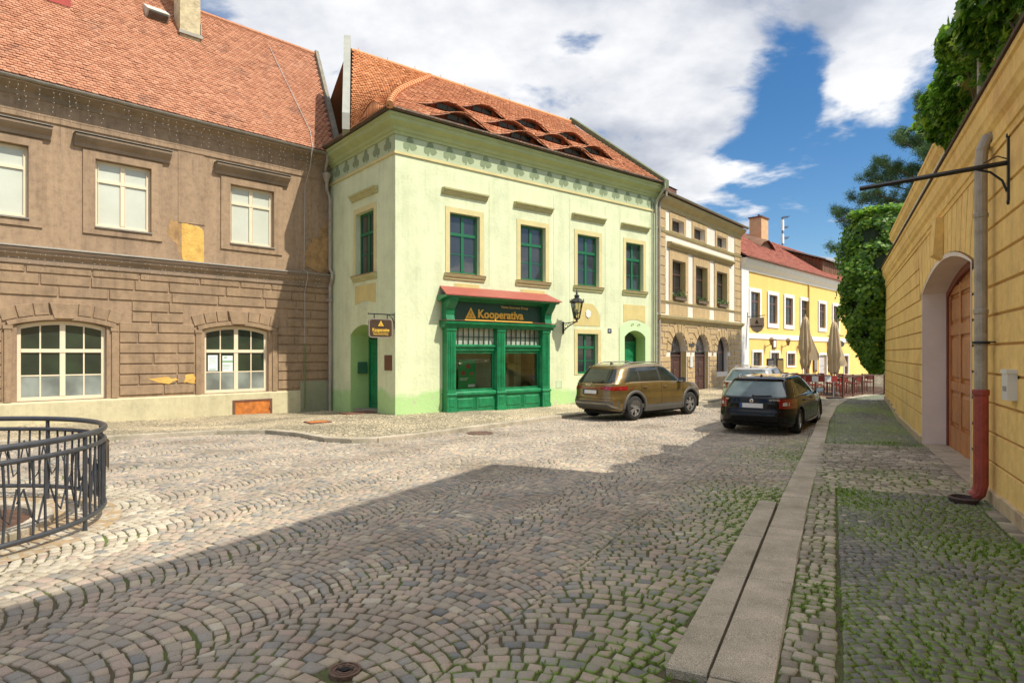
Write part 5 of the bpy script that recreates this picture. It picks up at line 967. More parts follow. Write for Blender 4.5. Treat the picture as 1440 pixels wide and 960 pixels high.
mb = MB(tfR); mb.box(U0, 13.6, -.6, -.05, 4.58, 5.2); mb.obj('parapet_wall', cream_w, R)
mb = MB(tfR); mb.profile([(-.049, 5.12), (-.02, 5.16), (.02, 5.22), (.03, 5.34), (.05, 5.36), (.05, 5.42), (-.6, 5.46), (-.6, 5.1)], U0, 13.65); mb.obj('parapet_cornice', och, R)
mb = MB(tfR); mb.box(U0, U1, -.6, -.5, -.8, 4.58); mb.obj('rear_wall', cream_w, R)
mb = MB(tfR)
for a, b in ((U0, GA[0]-.1), (GA[1]+.1, U1)):
    st = 1.0; u = a
    while u < b-.01: e = min(u+st, b); zb_ = tzR((u+e)/2); mb.block(u+.002, e-.002, zb_-.2, zb_+.17, .02, .05, .012); u = e
mb.obj('base_course', simple('base_stone', (.52, .40, .24), .9, var=.18, scale=3, dirt=(.3, .22, .14)), R)
# tall set-back house over the near end of the wall
mb = MB(tfR); mb.box(-14, -.69, -9.5, -1.32, 0, 10.2); mb.obj('upper_storey_wall', och, R); mb = MB(tfR); mb.box(-14.05, -.6, -9.6, -1.25, 10.201, 10.45); mb.obj('upper_cornice', cream_w, R)
for a in (-3., -6, -9):
    q = MB(tfR); q.box(a-.6, a+.6, -1.319, -1.3, 6.6, 8.6); w_ = q.obj('window', cream_w, R); q = MB(tfR); q.box(a-.5, a+.5, -1.299, -1.29, 6.7, 8.5); q.obj('pane', glass_d, w_)
mb = MB(tfR)
for k in range(5): a_ = GA[0]+.002+k*.998; zz_ = tzR(a_+.5)+.012; mb.block(a_, a_+.99, zz_-.2, zz_, -.449, .0, .0) if False else mb.box(a_, a_+.99, -.449, .02, zz_-.3, zz_)
mb.obj('threshold', simple('threshold_stone', (.42, .35, .26), .9, var=.2, scale=5, bump=.4, dirt=(.25, .22, .15)), R)
# gate
gwood = simple('gate_wood', (.50, .19, .045), .5, var=.2, weather=.25, scale=3, streak=True, coat=.15); gframe = simple('gate_frame_red', (.22, .045, .025), .5, var=.15)
mb = MB(tfR); ins = arch(GA[0]+.001, GA[1]-.001, -.5, 2.86, 3.199, 20); mb.panel(ins, [shrink(ins, .12)], -.38, .08); gt = mb.obj('gate', gframe, R)
mb = MB(tfR); zg = tzR(3.2); dl = shrink(ins, .11); mb.add([(u, -.45, z) for u, z in dl], [tuple(range(len(dl)))])
for a, b in ((GA[0]+.14, uc-.01), (uc+.01, GA[1]-.14)):
    for s0, s1 in ((a, a+.16), (b-.16, b)): mb.box(s0, s1, -.45, -.41, -.2, halfw(GA[0]+.15, GA[1]-.15, 2.8, 3.08, 2.9)*0+2.82+(.2 if abs((s0+s1)/2-uc) < .5 else 0))
    m_ = (a+b)/2; mb.box(m_-.07, m_+.07, -.45, -.412, -.2, 2.95)
    for z0, z1 in ((-.2, .25), (.95, 1.12), (2.0, 2.2), (2.78, 2.92)): mb.box(a+.16, b-.16, -.45, -.414, z0, z1)
    for p0, p1 in ((a+.2, m_-.11), (m_+.11, b-.2)):
        for z0, z1 in ((.3, .9), (1.17, 1.95), (2.25, 2.73)): mb.block(p0, p1, z0, z1, -.449, -.422, .05)
lf = mb.obj('gate_leaves', gwood, gt); mb = MB(tfR); mb.box(uc-.13, uc-.09, -.41, -.39, .95, 1.15); mb.box(uc-.2, uc-.09, -.38, -.365, 1.05, 1.07); mb.box(uc-.125, uc-.1, -.39, -.365, 1.05, 1.07); mb.obj('handle', simple('iron_black', (.02, .02, .022), .5), gt)
# downpipe: zinc above, red cast iron foot
pz = simple('pipe_zinc', (.40, .35, .29), .5, metal=.25, var=.25, scale=5, dirt=(.25, .2, .15)); pr = simple('pipe_red', (.34, .06, .04), .55, var=.3, scale=6, dirt=(.5, .22, .2), dirtlo=.6, bump=.3, bscale=30); iron = simple('iron_black', (.02, .02, .022), .5)
mb = MB(tfR); up_ = -.6; mb.tube([(-.32, .06, 4.6), (-.32, .06, 5.9)], .07, 12); mb.tube([(up_, -.05, 4.15), (up_, .08, 4.1), (up_, .13, 3.98), (up_, .14, 3.8), (up_, .14, 1.2)], .064, 12)
for z in (3.2, 2.1): mb.lathe([(.066, 0), (.073, .01), (.073, .05), (.066, .06)], (up_, .14, z), 12)
dp = mb.obj('drainpipe', pz, R, smooth=False)
mb = MB(tfR); mb.tube([(up_, .14, 1.19), (up_, .14, .15), (up_+.01, .16, .05), (up_+.015, .22, .0)], .074, 12)
mb.lathe([(.077, 0), (.084, .01), (.084, .06), (.077, .07)], (up_, .14, 1.17), 12); mb.obj('cast_iron_foot', pr, dp)
mb = MB(tfR); mb.tube([(up_-.1, 0, 1.78), (up_-.1, .14, 1.78)], .008, 5); mb.lathe([(.08, 0), (.088, .0), (.088, .03), (.08, .03)], (up_, .14, 1.76), 12); mb.box(up_+.08, up_+.14, .1, .18, 1.76, 1.79); mb.obj('pipe_clamp', iron, dp)
mb = MB(); k = 14; zc_ = tzR(-.6); c_ = (up_+.02, .30); mb.lathe([(.13, zc_+.0), (.16, zc_+.06), (.13, zc_+.075), (.12, zc_+.02), (.0, zc_+.015)], (c_[0], c_[1], 0), k); mb.obj('gully', simple('gully_rust', (.08, .05, .04), .8), dp)
mb = MB(tfR); u_ = -1.5; mb.box(u_-.12, u_+.12, .02, .1, 1.18, 1.48); mb.box(u_-.13, u_+.13, .02, .11, 1.45, 1.49); lb = mb.obj('letter_box', simple('white_enamel', (.72, .70, .64), .35, var=.04), R); mb = MB(tfR); mb.box(u_-.07, u_+.07, .101, .104, 1.27, 1.32); mb.obj('slot', simple('grey_slot', (.3, .28, .25)), lb)

# sign bracket on the wall
Rm = Matrix.Translation(R.location) @ Matrix.Rotation(R.rotation_euler.z, 4, 'Z')
p = Rm @ Vector((-1.3, .02, 3.55)); K = empty('sign_bracket', p, R.rotation_euler.z); tag(K, 'empty black wrought iron sign bracket sticking out from the ochre wall beside the downpipe', 'sign bracket')
mb = MB(); mb.box(-.02, .02, 0, .02, -.32, .34); 
for z, r in ((.36, .02), (-.33, .015)): mb.lathe([(.001, -.03), (r, -.015), (r, .015), (.001, .03)], (0, .012, z), 6)
mb.obj('wall_plate', iron, K)
mb = MB(); a = Vector((0, .02, .08)); b = Vector((0, 1.36, -.03)); mb.tube([tuple(a), tuple(b)], .026, 4); mb.obj('arm', iron, K)
mb = MB(); mb.tube([(0, .02, -.22), (0, .06, -.1), (0, .16, 0), (0, .3, .05)], .012, 6); mb.tube([(0, .02, .12), (0, .1, .16), (0, .22, .1)], .007, 5); mb.obj('brace', iron, K)

# ================= lantern on the green house
Gm = Matrix.Translation(G.location) @ Matrix.Rotation(G.rotation_euler.z, 4, 'Z')
def lantern(name, M, s, mat):
    p = M @ Vector((0, 0, 0)); r = empty(name, p, M.to_euler().z); r.scale = (s, s, s)
    mb = MB(); mb.box(-.03, .03, -.03, 0, -.28, .12); mb.tube([(0, -.02, -.2), (0, -.12, -.12), (0, -.3, -.02), (0, -.5, .06), (0, -.62, .1)], .02, 6); mb.tube([(0, -.02, .06), (0, -.62, .1)], .016, 5)
    for c, q in (((0, -.16, -.03), .06), ((0, -.3, .03), .045), ((0, -.09, -.12), .04)): mb.tube([(0, c[1]+q*cos(t*.6), c[2]+q*sin(t*.6)) for t in range(10)], .009, 5)
    mb.obj('bracket', mat, r); C0 = (0, -.64, 0)
    mb = MB(); mb.lathe([(.02, .08), (.05, .1), (.02, .14), (.07, .18), (.105, .2), (.1, .22)], C0, 8)
    for k in range(6):
        a = 2*pi*k/6; mb.tube([(C0[0]+.1*cos(a), C0[1]+.1*sin(a), .21), (C0[0]+.205*cos(a), C0[1]+.205*sin(a), .72)], .011, 4)
        a2 = 2*pi*(k+1)/6; mb.tube([(C0[0]+.135*cos(a), C0[1]+.135*sin(a), .38), (C0[0]+.135*cos(a2), C0[1]+.135*sin(a2), .38)], .007, 4); mb.tube([(C0[0]+.2*cos(a), C0[1]+.2*sin(a), .7), (C0[0]+.2*cos(a2), C0[1]+.2*sin(a2), .7)], .01, 4)
        mb.lathe([(.001, .73), (.018, .75), (.012, .78), (.02, .8), (.001, .84)], (C0[0]+.225*cos(a), C0[1]+.225*sin(a), 0), 5)
    mb.obj('lantern_frame', mat, r)
    mb = MB(); mb.lathe([(.25, .715), (.25, .73), (.2, .78), (.12, .84), (.075, .87), (.075, .92), (.1, .93), (.05, .97), (.025, 1.0), (.04, 1.03), (.02, 1.06), (.012, 1.1), (.001, 1.2)], C0, 12); mb.obj('cap', mat, r)
    mb = MB(); mb.lathe([(.095, .225), (.19, .69)], C0, 6); g = mb.obj('lantern_glass', seeglass('lantern_glass', (.8, .82, .76)), r); mb = MB(); mb.lathe([(.01, .3), (.035, .36), (.04, .45), (.02, .5)], C0, 8); mb.obj('lamp', simple('lamp_milk', (.7, .68, .6), .4), r); return r
lt = lantern('wall_lantern', Gm @ Matrix.Translation((7.15, 0, 2.72)), 1.15, iron); tag(lt, 'black six-sided street lantern on scrolled bracket, right of the shop front on the green house', 'lantern')
# hanging sign at the corner
p = Gm @ Vector((0, .06, 2.85)); H_ = empty('hanging_sign', p, G.rotation_euler.z); tag(H_, 'brown hanging sign with gold lettering on an iron arm at the green house corner', 'sign')
mb = MB(); mb.tube([(0, 0, 0), (-.86, 0, 0)], .018, 6); mb.tube([(0, 0, -.42), (-.02, 0, -.25), (-.08, 0, -.1), (-.2, 0, -.01)], .014, 6); mb.box(-.006, .0, -.02, .02, -.45, .05); mb.lathe([(.001, -.03), (.03, 0), (.001, .03)], (-.87, 0, 0), 6); mb.obj('arm', iron, H_)
mb = MB(); 
for u in (-.68, -.24): mb.box(u-.015, u+.015, -.01, .01, -.15, -.001)
mb.obj('hanger', iron, H_)
def rrect(u0, u1, z0, z1, r, k=5):
    out = []
    for cx_, cz_, a in ((u1-r, z1-r, 0), (u0+r, z1-r, pi/2), (u0+r, z0+r, pi), (u1-r, z0+r, 3*pi/2)): out += [(cx_+r*cos(a+pi/2*i/k), cz_+r*sin(a+pi/2*i/k)) for i in range(k+1)]
    return out
mb = MB(tf_in); mb.prism(rrect(-.86, -.08, -.71, -.15, .09), -.02, .02); bd = mb.obj('board', simple('board_brown', (.055, .03, .014), .45, var=.2), H_)
mb = MB(tf_in); o_ = rrect(-.87, -.07, -.72, -.14, .1); i_ = rrect(-.84, -.1, -.69, -.17, .08); k = len(o_); 
for n_ in (.021,): mb.add([(u, n_, z) for u, z in o_]+[(u, n_, z) for u, z in i_]+[(u, -n_, z) for u, z in o_]+[(u, -n_, z) for u, z in i_], [(j, (j+1) % k, (j+1) % k+k, j+k) for j in range(k)]+[(j+2*k, (j+1) % k+2*k, (j+1) % k+3*k, j+3*k) for j in range(k)]+[(j, (j+1) % k, (j+1) % k+2*k, j+2*k) for j in range(k)])
mb.obj('rim', simple('rim_grey', (.22, .19, .15), .5), bd)
mb = MB(tf_in); trilogo(mb, -.47, -.31, .105, .021, .027); mb.box(-.74, -.22, .021, .026, -.565, -.552); mb.obj('sign_emblem', gold, bd)
text_mesh('sign_letters', 'Kooperativa', .125, gold, bd, Matrix.Translation((-.47, -.0225, -.52)) @ RX, .003, .003, 'CENTER', .92); text_mesh('sign_letters', 'Vienna Insurance Group', .062, gold, bd, Matrix.Translation((-.47, -.0225, -.63)) @ RX, .002, .001, 'CENTER', .82)

# ================= ivy and pine
def ivy_mat(name, stops):
    m, nt, b, n, l = nmat(name); at = n('ShaderNodeAttribute'); at.attribute_name = 'rnd'; r = ramp(n, stops); l(at.outputs['Fac'], r.inputs['Fac']); l(r.outputs[0], b.inputs['Base Color']); b.inputs['Roughness'].default_value = .45
    tr = n('ShaderNodeBsdfTranslucent'); hs = n('ShaderNodeHueSaturation'); hs.inputs['Value'].default_value = 1.6; l(r.outputs[0], hs.inputs['Color']); l(hs.outputs[0], tr.inputs['Color']); mx = n('ShaderNodeMixShader'); mx.inputs[0].default_value = .42
    l(b.outputs[0], mx.inputs[1]); l(tr.outputs[0], mx.inputs[2]); l(mx.outputs[0], nt.nodes['Material Output'].inputs[0]); return m
ivm = ivy_mat('ivy_leaves', [(0, (.04, .11, .014)), (.35, (.09, .21, .02)), (.7, (.17, .32, .035)), (1, (.32, .44, .06))]); bark = simple('bark', (.13, .09, .06), .95, var=.3, scale=8, bump=.6)
rg = np.random.default_rng(23)
I1 = empty('ivy', tuple(Rm @ Vector((1, 0, 4.7))), R.rotation_euler.z); tag(I1, 'large-leaved creeper tumbling over the top of the ochre wall above the gateway', 'ivy')
P = []; Nn = []
while len(P) < 9500:
    u = rg.uniform(-8, 3.6); top = 5.75+max(0, 1-u)*.12+.22*sin(u*1.9)+.12*sin(u*4.7)+rg.normal(0, .05); low = 4.74+.30*(.5+.5*sin(u*2.3+1))+(.22 if u < .6 else 0)+max(0, u-2.2)*.45; 
    if u > 2.9: top -= (u-2.9)*.5
    top = max(top, low+.12)
    z = rg.uniform(low, top) if rg.random() < .85 else rg.uniform(low-.32*(.5+.5*sin(u*9)), low+.2)
    bul = .36*math.sin(pi*min(1, max(0, (z-low)/(top-low)))**.8)+.1; cl = .5+.5*sin(u*5.1+z*3)*cos(z*6+u*2); y = bul*(.35+.75*rg.random()**.6)*(.7+.4*cl)
    if z > 5.45 and rg.random() < .35: y -= rg.uniform(.1, .7)
    P.append((u-1, y, z-4.7)); Nn.append((0, .8, .55))
V, F, rr = leafcloud(np.array(P), .125, 5, False, np.array(Nn)); nmesh('foliage', V, [F], ivm, {'rnd': rr}, I1)
mb = MB()
for k in range(14): u = rg.uniform(-8, 3)-1; mb.tube([(u, .02, .1), (u+rg.uniform(-.3, .3), .1, .5), (u+rg.uniform(-.5, .5), .05, .95)], .014, 5)
mb.obj('stems', bark, I1)
I2 = empty('ivy', (12.75, 22.35, .0), 0); tag(I2, 'tall dark green ivy column covering the pillar at the far end of the ochre wall', 'ivy')
P = []; Nn = []
while len(P) < 15000:
    z = rg.uniform(.95, 6.75); a = rg.uniform(0, 2*pi); w = np.interp(z, [.9, 1.3, 2.2, 3.6, 5., 6.2, 6.8], [.16, .42, .75, 1.08, 1.22, 1.05, .35]); cx_ = np.interp(z, [.9, 2.2, 4, 6.8], [.25, .1, .15, .45]); lump = 1+.11*sin(a*3+z*2.1)+.09*sin(a*5-z*3.7)+.06*sin(z*7+a*2)
    if lump < rg.uniform(.78, .95): continue
    r_ = w*lump*(1-.22*rg.random()**2)*(1+(rg.random() < .02)*.16); P.append((cx_+r_*cos(a), r_*sin(a)*.85, z)); Nn.append((cos(a), sin(a), .5))
for _ in range(1800): a = rg.uniform(0, 2*pi); r_ = 1.1*math.sqrt(rg.random()); x_ = .75+1.35*r_*cos(a); P.append((x_, r_*.8*sin(a), 6.35+.5*math.sqrt(max(0, 1-(r_/1.25)**2))+rg.normal(0, .05))); Nn.append((0, 0, 1))
V, F, rr = leafcloud(np.array(P), .125, 6, False, np.array(Nn)); nmesh('foliage', V, [F], ivm, {'rnd': rr}, I2)
mb = MB(); mb.lathe([(.1, 1.5), (.2, 2.5), (.2, 4.), (.1, 6.3)], (.3, 0, 0), 8); mb.obj('stems', bark, I2)
mb = MB(); mb.lathe([(.05, 1.2), (.35, 1.8), (.75, 3.4), (.9, 5), (.75, 6.), (.2, 6.5)], (.22, 0, 0), 12); mb.obj('inner_core', simple('ivy_core', (.015, .03, .01), .9, var=.4, scale=9), I2)  # solid dark core filling the inside of the leaf mass
# pine
PT = empty('pine_tree', (21.6, 29, -.1), 0); tag(PT, 'dark pine tree with long needles rising behind the ochre wall', 'tree')
mb = MB(); mb.tube([(0, 0, 0), (.1, 0, 5), (-.1, .1, 10), (0, 0, 15)], .2, 8, rs=[.28, .22, .15, .05]); mb.obj('trunk', bark, PT)
mb = MB(); tips = []
for z, az, L, up in [(5.2, 185, 5.6, .12), (5.6, 205, 4.6, .1), (6.5, 170, 4.2, .2), (7.4, 190, 4.3, .25), (8.2, 215, 3.6, .3), (8.6, 165, 3.8, .3), (9.4, 195, 3.7, .4), (10.2, 180, 3.0, .4), (10.8, 230, 2.6, .5), (11.4, 190, 2.5, .55), (12.2, 160, 2.1, .6), (12.8, 220, 1.8, .7), (13.6, 185, 1.4, .8), (7., 20, 3.5, .2), (9, 330, 3, .3), (11, 60, 2.4, .4), (8, 100, 3.2, .3), (10, 270, 3, .3), (6.4, 260, 3.6, .2), (12.5, 300, 1.8, .5), (14.4, 90, 1, .8)]+[(float(z_), float(rg.uniform(130, 250) if rg.random() < .75 else rg.uniform(0, 360)), 9., .15+.05*(z_-5)) for z_ in np.arange(5.4, 15, .42)]:
    L = min(L*1.3, max(.8, (15.6-z)*.66)); a = math.radians(az); pts = [Vector((0, 0, z))+Vector((cos(a), sin(a), up*(t/1.)*.9))*L*t+Vector((0, 0, .5*sin(t*2.6)))*(L/5) for t in (0, .3, .6, 1)]; mb.tube([tuple(p) for p in pts], .05, 5, rs=[.07, .05, .035, .015])
    for t in np.linspace(.25, 1, int(6+L*3)):
        i = min(2, int(t*3)); b = pts[i].lerp(pts[i+1], t*3-i if i < 2 else (t-.6)/.4 if t > .6 else 0); sd = rg.choice([-1, 1]); q = b+Vector((-sin(a)*sd*rg.uniform(.2, .8)*(1.25-t*.6)+cos(a)*.25, cos(a)*sd*rg.uniform(.2, .8)*(1.25-t*.6)+sin(a)*.25, rg.uniform(.1, .5))); mb.tube([tuple(b), tuple(q)], .016, 4); tips += [tuple(q), tuple(b.lerp(q, .6))]
mb.obj('limbs', bark, PT)
V = []; F = []
for tp in tips:
    n_ = 150; d = rg.normal(0, 1, (n_, 3)); d[:, 2] = np.abs(d[:, 2])*.9+.1; d /= np.linalg.norm(d, axis=1, keepdims=True); c = np.array(tp)+rg.normal(0, .11, (n_, 3)); L_ = rg.uniform(.11, .2, n_)[:, None]; s = np.cross(d, rg.normal(0, 1, (n_, 3))); s /= np.linalg.norm(s, axis=1, keepdims=True); s *= .010
    V.append(np.stack([c-s, c+s, c+d*L_], 1).reshape(-1, 3))
V = np.concatenate(V); nmesh('needles', V, [np.arange(len(V)).reshape(-1, 3)], ivy_mat('pine_needles', [(0, (.03, .075, .025)), (.6, (.055, .12, .035)), (1, (.11, .18, .05))]), {'rnd': rg.random(len(V)//3)}, PT)
# ================= cars
def car_paint(name, col, flake=.25, rough=.32):
    m, nt, b, n, l = nmat(name); tc = n('ShaderNodeTexCoord'); no = n('ShaderNodeTexNoise'); no.inputs['Scale'].default_value = 3; no.inputs['Detail'].default_value = 5; l(tc.outputs['Object'], no.inputs['Vector'])
    r = ramp(n, [(.3, tuple(c*.9 for c in col)), (.7, tuple(c*1.08 for c in col))]); l(no.outputs['Fac'], r.inputs['Fac']); l(r.outputs[0], b.inputs['Base Color']); b.inputs['Metallic'].default_value = flake; b.inputs['Roughness'].default_value = rough; b.inputs['Coat Weight'].default_value = 1; b.inputs['Coat Roughness'].default_value = .03; MATS[name] = m; return m
tyre_m = simple('tyre', (.022, .021, .02), .85, var=.2, scale=12); alloy = simple('alloy', (.55, .54, .52), .3, metal=.85, var=.05); rimdark = simple('rim_dark', (.03, .03, .032), .4); blackp = simple('black_plastic', (.028, .027, .026), .55, var=.15, scale=8); carglass = glass('car_glass', (.016, .022, .018), .02, .0); carglass.node_tree.nodes['Principled BSDF'].inputs['Coat IOR'].default_value = 1.55; carglass.node_tree.nodes['Principled BSDF'].inputs['Specular IOR Level'].default_value = .1
lampred = simple('lamp_red', (.22, .006, .006), .15, var=.25, scale=22, coat=1); lampclear = simple('lamp_clear', (.6, .58, .56), .15, coat=1); chrome = simple('chrome', (.7, .7, .7), .15, metal=1, var=.02); platew = simple('plate_white', (.72, .72, .70), .4, var=.02); plateb = simple('plate_blue', (.01, .08, .35), .4); arch_dark = simple('arch_dark', (.008, .008, .008), .9)
def lerp(x, X, Yv): return float(np.interp(x, X, Yv))
def make_car(name, loc, rz, S):
    """x forward from the rear bumper, y left; S holds the side profile and plan data of this model"""
    root = empty(name, loc, rz); L, W = S['L'], S['W']; hw = W/2
    root_off = S['rear_axle']; X0 = -root_off     # origin on the ground below the rear axle
    def zt(x): return lerp(x, *S['belt'])
    def zb(x): return lerp(x, *S['bottom'])
    def vx(v): return lerp(v, *S['rear']), L-lerp(v, *S['front'])
    def vw(v): return hw*lerp(v, *S['side'])
    nx_ = 5.0
    def sup(t, a, b, ne): c, s = cos(t), sin(t); return a*math.copysign(abs(c)**(2/ne), c), b*math.copysign(abs(s)**(2/ne), s)
    NV, NT = 30, 300
    TT = []       # angles giving even spacing
    for k in range(NT): TT.append(2*pi*k/NT)
    def even(ne):
        ts = np.linspace(0, 2*pi, 2001); P = np.array([sup(t, L/2, hw, ne) for t in ts]); d = np.concatenate([[0], np.cumsum(np.linalg.norm(np.diff(P, axis=0), axis=1))]); return np.interp(np.linspace(0, d[-1], NT, endpoint=False), d, ts)
    tl = even(nx_)
    mb = MB()
    vs = []; 
    for iv in range(NV+1):
        v = iv/NV; xr, xf = vx(v); w_ = vw(v)
        for t in tl:
            x, y = sup(t, (xf-xr)/2, w_, nx_); x += (xr+xf)/2; vs.append((x+X0, y, zb(x)+(zt(x)-zb(x))*v))
    fs = [(i*NT+j, i*NT+(j+1) % NT, (i+1)*NT+(j+1) % NT, (i+1)*NT+j) for i in range(NV) for j in range(NT)]
    # top cap with slight crown (bonnet), rings shrinking to the centre line
    base = NV*NT; prev = base; NR = 8
    for r in range(1, NR+1):
        q = 1-r/NR*.999; xr, xf = vx(1); w_ = vw(1); o = len(vs)
        for t in tl:
            x, y = sup(t, (xf-xr)/2, w_, nx_); y2 = y*q; xx = (xr+xf)/2+x*(.0+1)*((q**.35) if r < NR else .0 if False else q**.35); vs.append((xx+X0, y2, zt(xx)+S['crown']*(1-q*q)))
        fs += [(prev+j, prev+(j+1) % NT, o+(j+1) % NT, o+j) for j in range(NT)]; prev = o
    fs.append(tuple(prev+j for j in range(NT))); fs.append(tuple(range(NT))[::-1]); mb.add(vs, fs); body = mb.obj('body', S['paint'], root, smooth=True)
    # open the wheel arches: drop the faces inside the arch circles, line them with dark wheel wells
    bm = bmesh.new(); bm.from_mesh(body.data); kill = []
    for f in bm.faces:
        c = f.calc_center_median()
        if abs(c.y) > hw-.32 and any(math.hypot(c.x-wx, c.z-S['wr']-.02) < S['ar']+.012 for wx in (0, S['wb'])): kill.append(f)
    bmesh.ops.delete(bm, geom=kill, context='FACES'); bm.to_mesh(body.data); bm.free()
    mb = MB()
    for wx in (0, S['wb']):
        for s_ in (-1, 1):
            k = 20; V = []
            for i in range(k+1):
                an = -.35+(pi+.7)*i/k; r = S['ar']+.012
                for yy in (hw-.02, hw-.34): V.append((wx+r*cos(an), s_*yy, S['wr']+.02+r*sin(an)))
            mb.add(V, [(2*i, 2*i+1, 2*i+3, 2*i+2) for i in range(k)]+[tuple(2*i+1 for i in range(k+1))])
    mb.obj('wheel_well', arch_dark, root)
    # body surface sampling helpers
    def solve_v(x, z): return min(1, max(0, (z-zb(x))/(zt(x)-zb(x))))
    def bside(x, z, s_, o=.006):
        v = solve_v(x, z); xr, xf = vx(v); a = (xf-xr)/2; X = min(.9999, abs(x-(xr+xf)/2)/a); return (x+X0, s_*(vw(v)*(1-X**nx_)**(1/nx_)+o), z)
    def brear(y, z, o=.006):
        x = 0.; 
        for _ in range(3):
            v = solve_v(x, z); xr, xf = vx(v); a = (xf-xr)/2; Yq = min(.9999, abs(y)/vw(v)); x = (xr+xf)/2-a*(1-Yq**nx_)**(1/nx_)
        return (x-o+X0, y, z)
    # cabin
    C = S['cab']; nc = 6.5; tc_ = even(nc)
    def gx(g): return lerp(g, *C['rear']), lerp(g, *C['front'])
    def gw(g): return hw*lerp(g, *C['side'])
    def zr(x): return lerp(x, *C['roof'])
    def gz(x, g): b = zt(x)-.03; return b+(zr(x)-b)*g
    vs = []; NG_ = 16
    for ig in range(NG_+1):
        g = ig/NG_; xr, xf = gx(g)
        for t in tc_: x, y = sup(t, (xf-xr)/2, gw(g), nc); x += (xr+xf)/2; vs.append((x+X0, y, gz(x, g)))
    fs = [(i*NT+j, i*NT+(j+1) % NT, (i+1)*NT+(j+1) % NT, (i+1)*NT+j) for i in range(NG_) for j in range(NT)]; prev = NG_*NT
    for r in range(1, 9):
        q = 1-r/8*.999; xr, xf = gx(1); o = len(vs)
        for t in tc_: x, y = sup(t, (xf-xr)/2, gw(1), nc); xx = (xr+xf)/2+x*q**.3; vs.append((xx+X0, y*q, zr(xx)+.035*(1-q*q)))
        fs += [(prev+j, prev+(j+1) % NT, o+(j+1) % NT, o+j) for j in range(NT)]; prev = o
    fs.append(tuple(prev+j for j in range(NT))); mb = MB(); mb.add(vs, fs); cabin = mb.obj('cabin', S['paint'], root, smooth=True)
    def gside(x, g, s_, o=.006):
        xr, xf = gx(g); a = (xf-xr)/2; X = min(.9999, abs(x-(xr+xf)/2)/a); return (x+X0, s_*(gw(g)*(1-X**nc)**(1/nc)+o), gz(x, g))
    def grear(yf, g, o=.006, fr=False):
        xr, xf = gx(g); a = (xf-xr)/2; y = yf*gw(g); dx = a*(1-min(.9999, abs(yf))**nc)**(1/nc); x = (xr+xf)/2+(dx+o if fr else -dx-o); return (x+X0, y, gz(x, g))
    def patch(fn, c, nu=14, nv=8):   # c: four corners (p,q), bilinear
        V = []; 
        for j in range(nv+1):
            for i in range(nu+1):
                a, b = i/nu, j/nv; p = [(1-a)*(1-b)*c[0][k]+a*(1-b)*c[1][k]+a*b*c[2][k]+(1-a)*b*c[3][k] for k in (0, 1)]; V.append(fn(*p))
        return V, [(j*(nu+1)+i, j*(nu+1)+i+1, (j+1)*(nu+1)+i+1, (j+1)*(nu+1)+i) for j in range(nv) for i in range(nu)]
    def part(nm, mat, patches, par=root, nu=14, nv=8):
        mb = MB()
        for fn, c in patches: mb.add(*patch(fn, c, nu, nv))
        return mb.obj(nm, mat, par, smooth=True)
    for s_ in (-1, 1):
        part('side_trim', S.get('trimm', chrome), [(lambda x, g, s_=s_: gside(x, g, s_, .007), c) for c in S['trim']], cabin)
        for c in S['windows']: part('side_window', carglass, [(lambda x, g, s_=s_: gside(x, g, s_, .011), c)])
        if 'bpillar' in S: part('pillar_trim', blackp, [(lambda x, g, s_=s_: gside(x, g, s_, .009), c) for c in S['bpillar']], cabin)
    part('rear_window', S.get('rearglass', carglass), [(lambda y, g: grear(y, g, .012), [(-.86, .1), (.86, .1), (.80, .86), (-.80, .86)])])
    part('windscreen', carglass, [(lambda y, g: grear(y, g, .008, True), [(-.9, .08), (.9, .08), (.86, .93), (-.86, .93)])])
    rp = [grear(-.93, .88, .02), grear(.93, .88, .02), grear(.93, .97, .06), grear(-.93, .97, .06)]
    part('spoiler', S['paint'], [(lambda y, g: grear(y, g, .02+.09*(g-.86)/.12), [(-.9, .86), (.9, .86), (.9, .99), (-.9, .99)])])
    # lower cladding, bumper
    part('rear_bumper', S['bump'], [(lambda y, z: brear(y, z, .012), c) for c in S['bumper']], nu=20)
    if 'skid' in S: part('bumper_trim', simple('satin_grey', (.28, .26, .22), .4, metal=.4), [(lambda y, z: brear(y, z, .02), c) for c in S['skid']], nu=20)
    for s_ in (-1, 1):
        part('sill_cladding', S['clad'], [(lambda x, z, s_=s_: bside(x, z, s_, .012), [(S['rear_axle']+S['ar'], zb(2)+.0), (S['rear_axle']+S['wb']-S['ar'], zb(2)+.0), (S['rear_axle']+S['wb']-S['ar'], zb(2)+S['sillh']), (S['rear_axle']+S['ar'], zb(2)+S['sillh'])])])
        if True:
            aw = .075 if S.get('archclad') else .05; ao = .02 if S.get('archclad') else .006
            for wx in (S['rear_axle'], S['rear_axle']+S['wb']):
                mb = MB(); V = []; k = 40
                for i in range(k+1):
                    a = -.28+(pi+.56)*i/k
                    for r, o in ((S['ar']-.012, -.03), (S['ar']-.008, ao), (S['ar']+aw, ao*.9), (S['ar']+aw+.01, -.002)): x = wx+r*cos(a); z = S['wr']+.02+r*sin(a); V.append(bside(min(max(x, .06), L-.06), max(z, .2), s_, o))
                mb.add(V, [(i*4+j, i*4+j+1, (i+1)*4+j+1, (i+1)*4+j) for i in range(k) for j in range(3)]); mb.obj('arch_cladding', S['clad'], root, smooth=True)
        for x in S['seams']: part('door_seam', arch_dark, [(lambda q, z, s_=s_: bside(q, z, s_, .0045), [(x[0], x[1]), (x[0]+.012, x[1]), (x[0]+.012+x[3], x[2]), (x[0]+x[3], x[2])])], body, 2, 8)
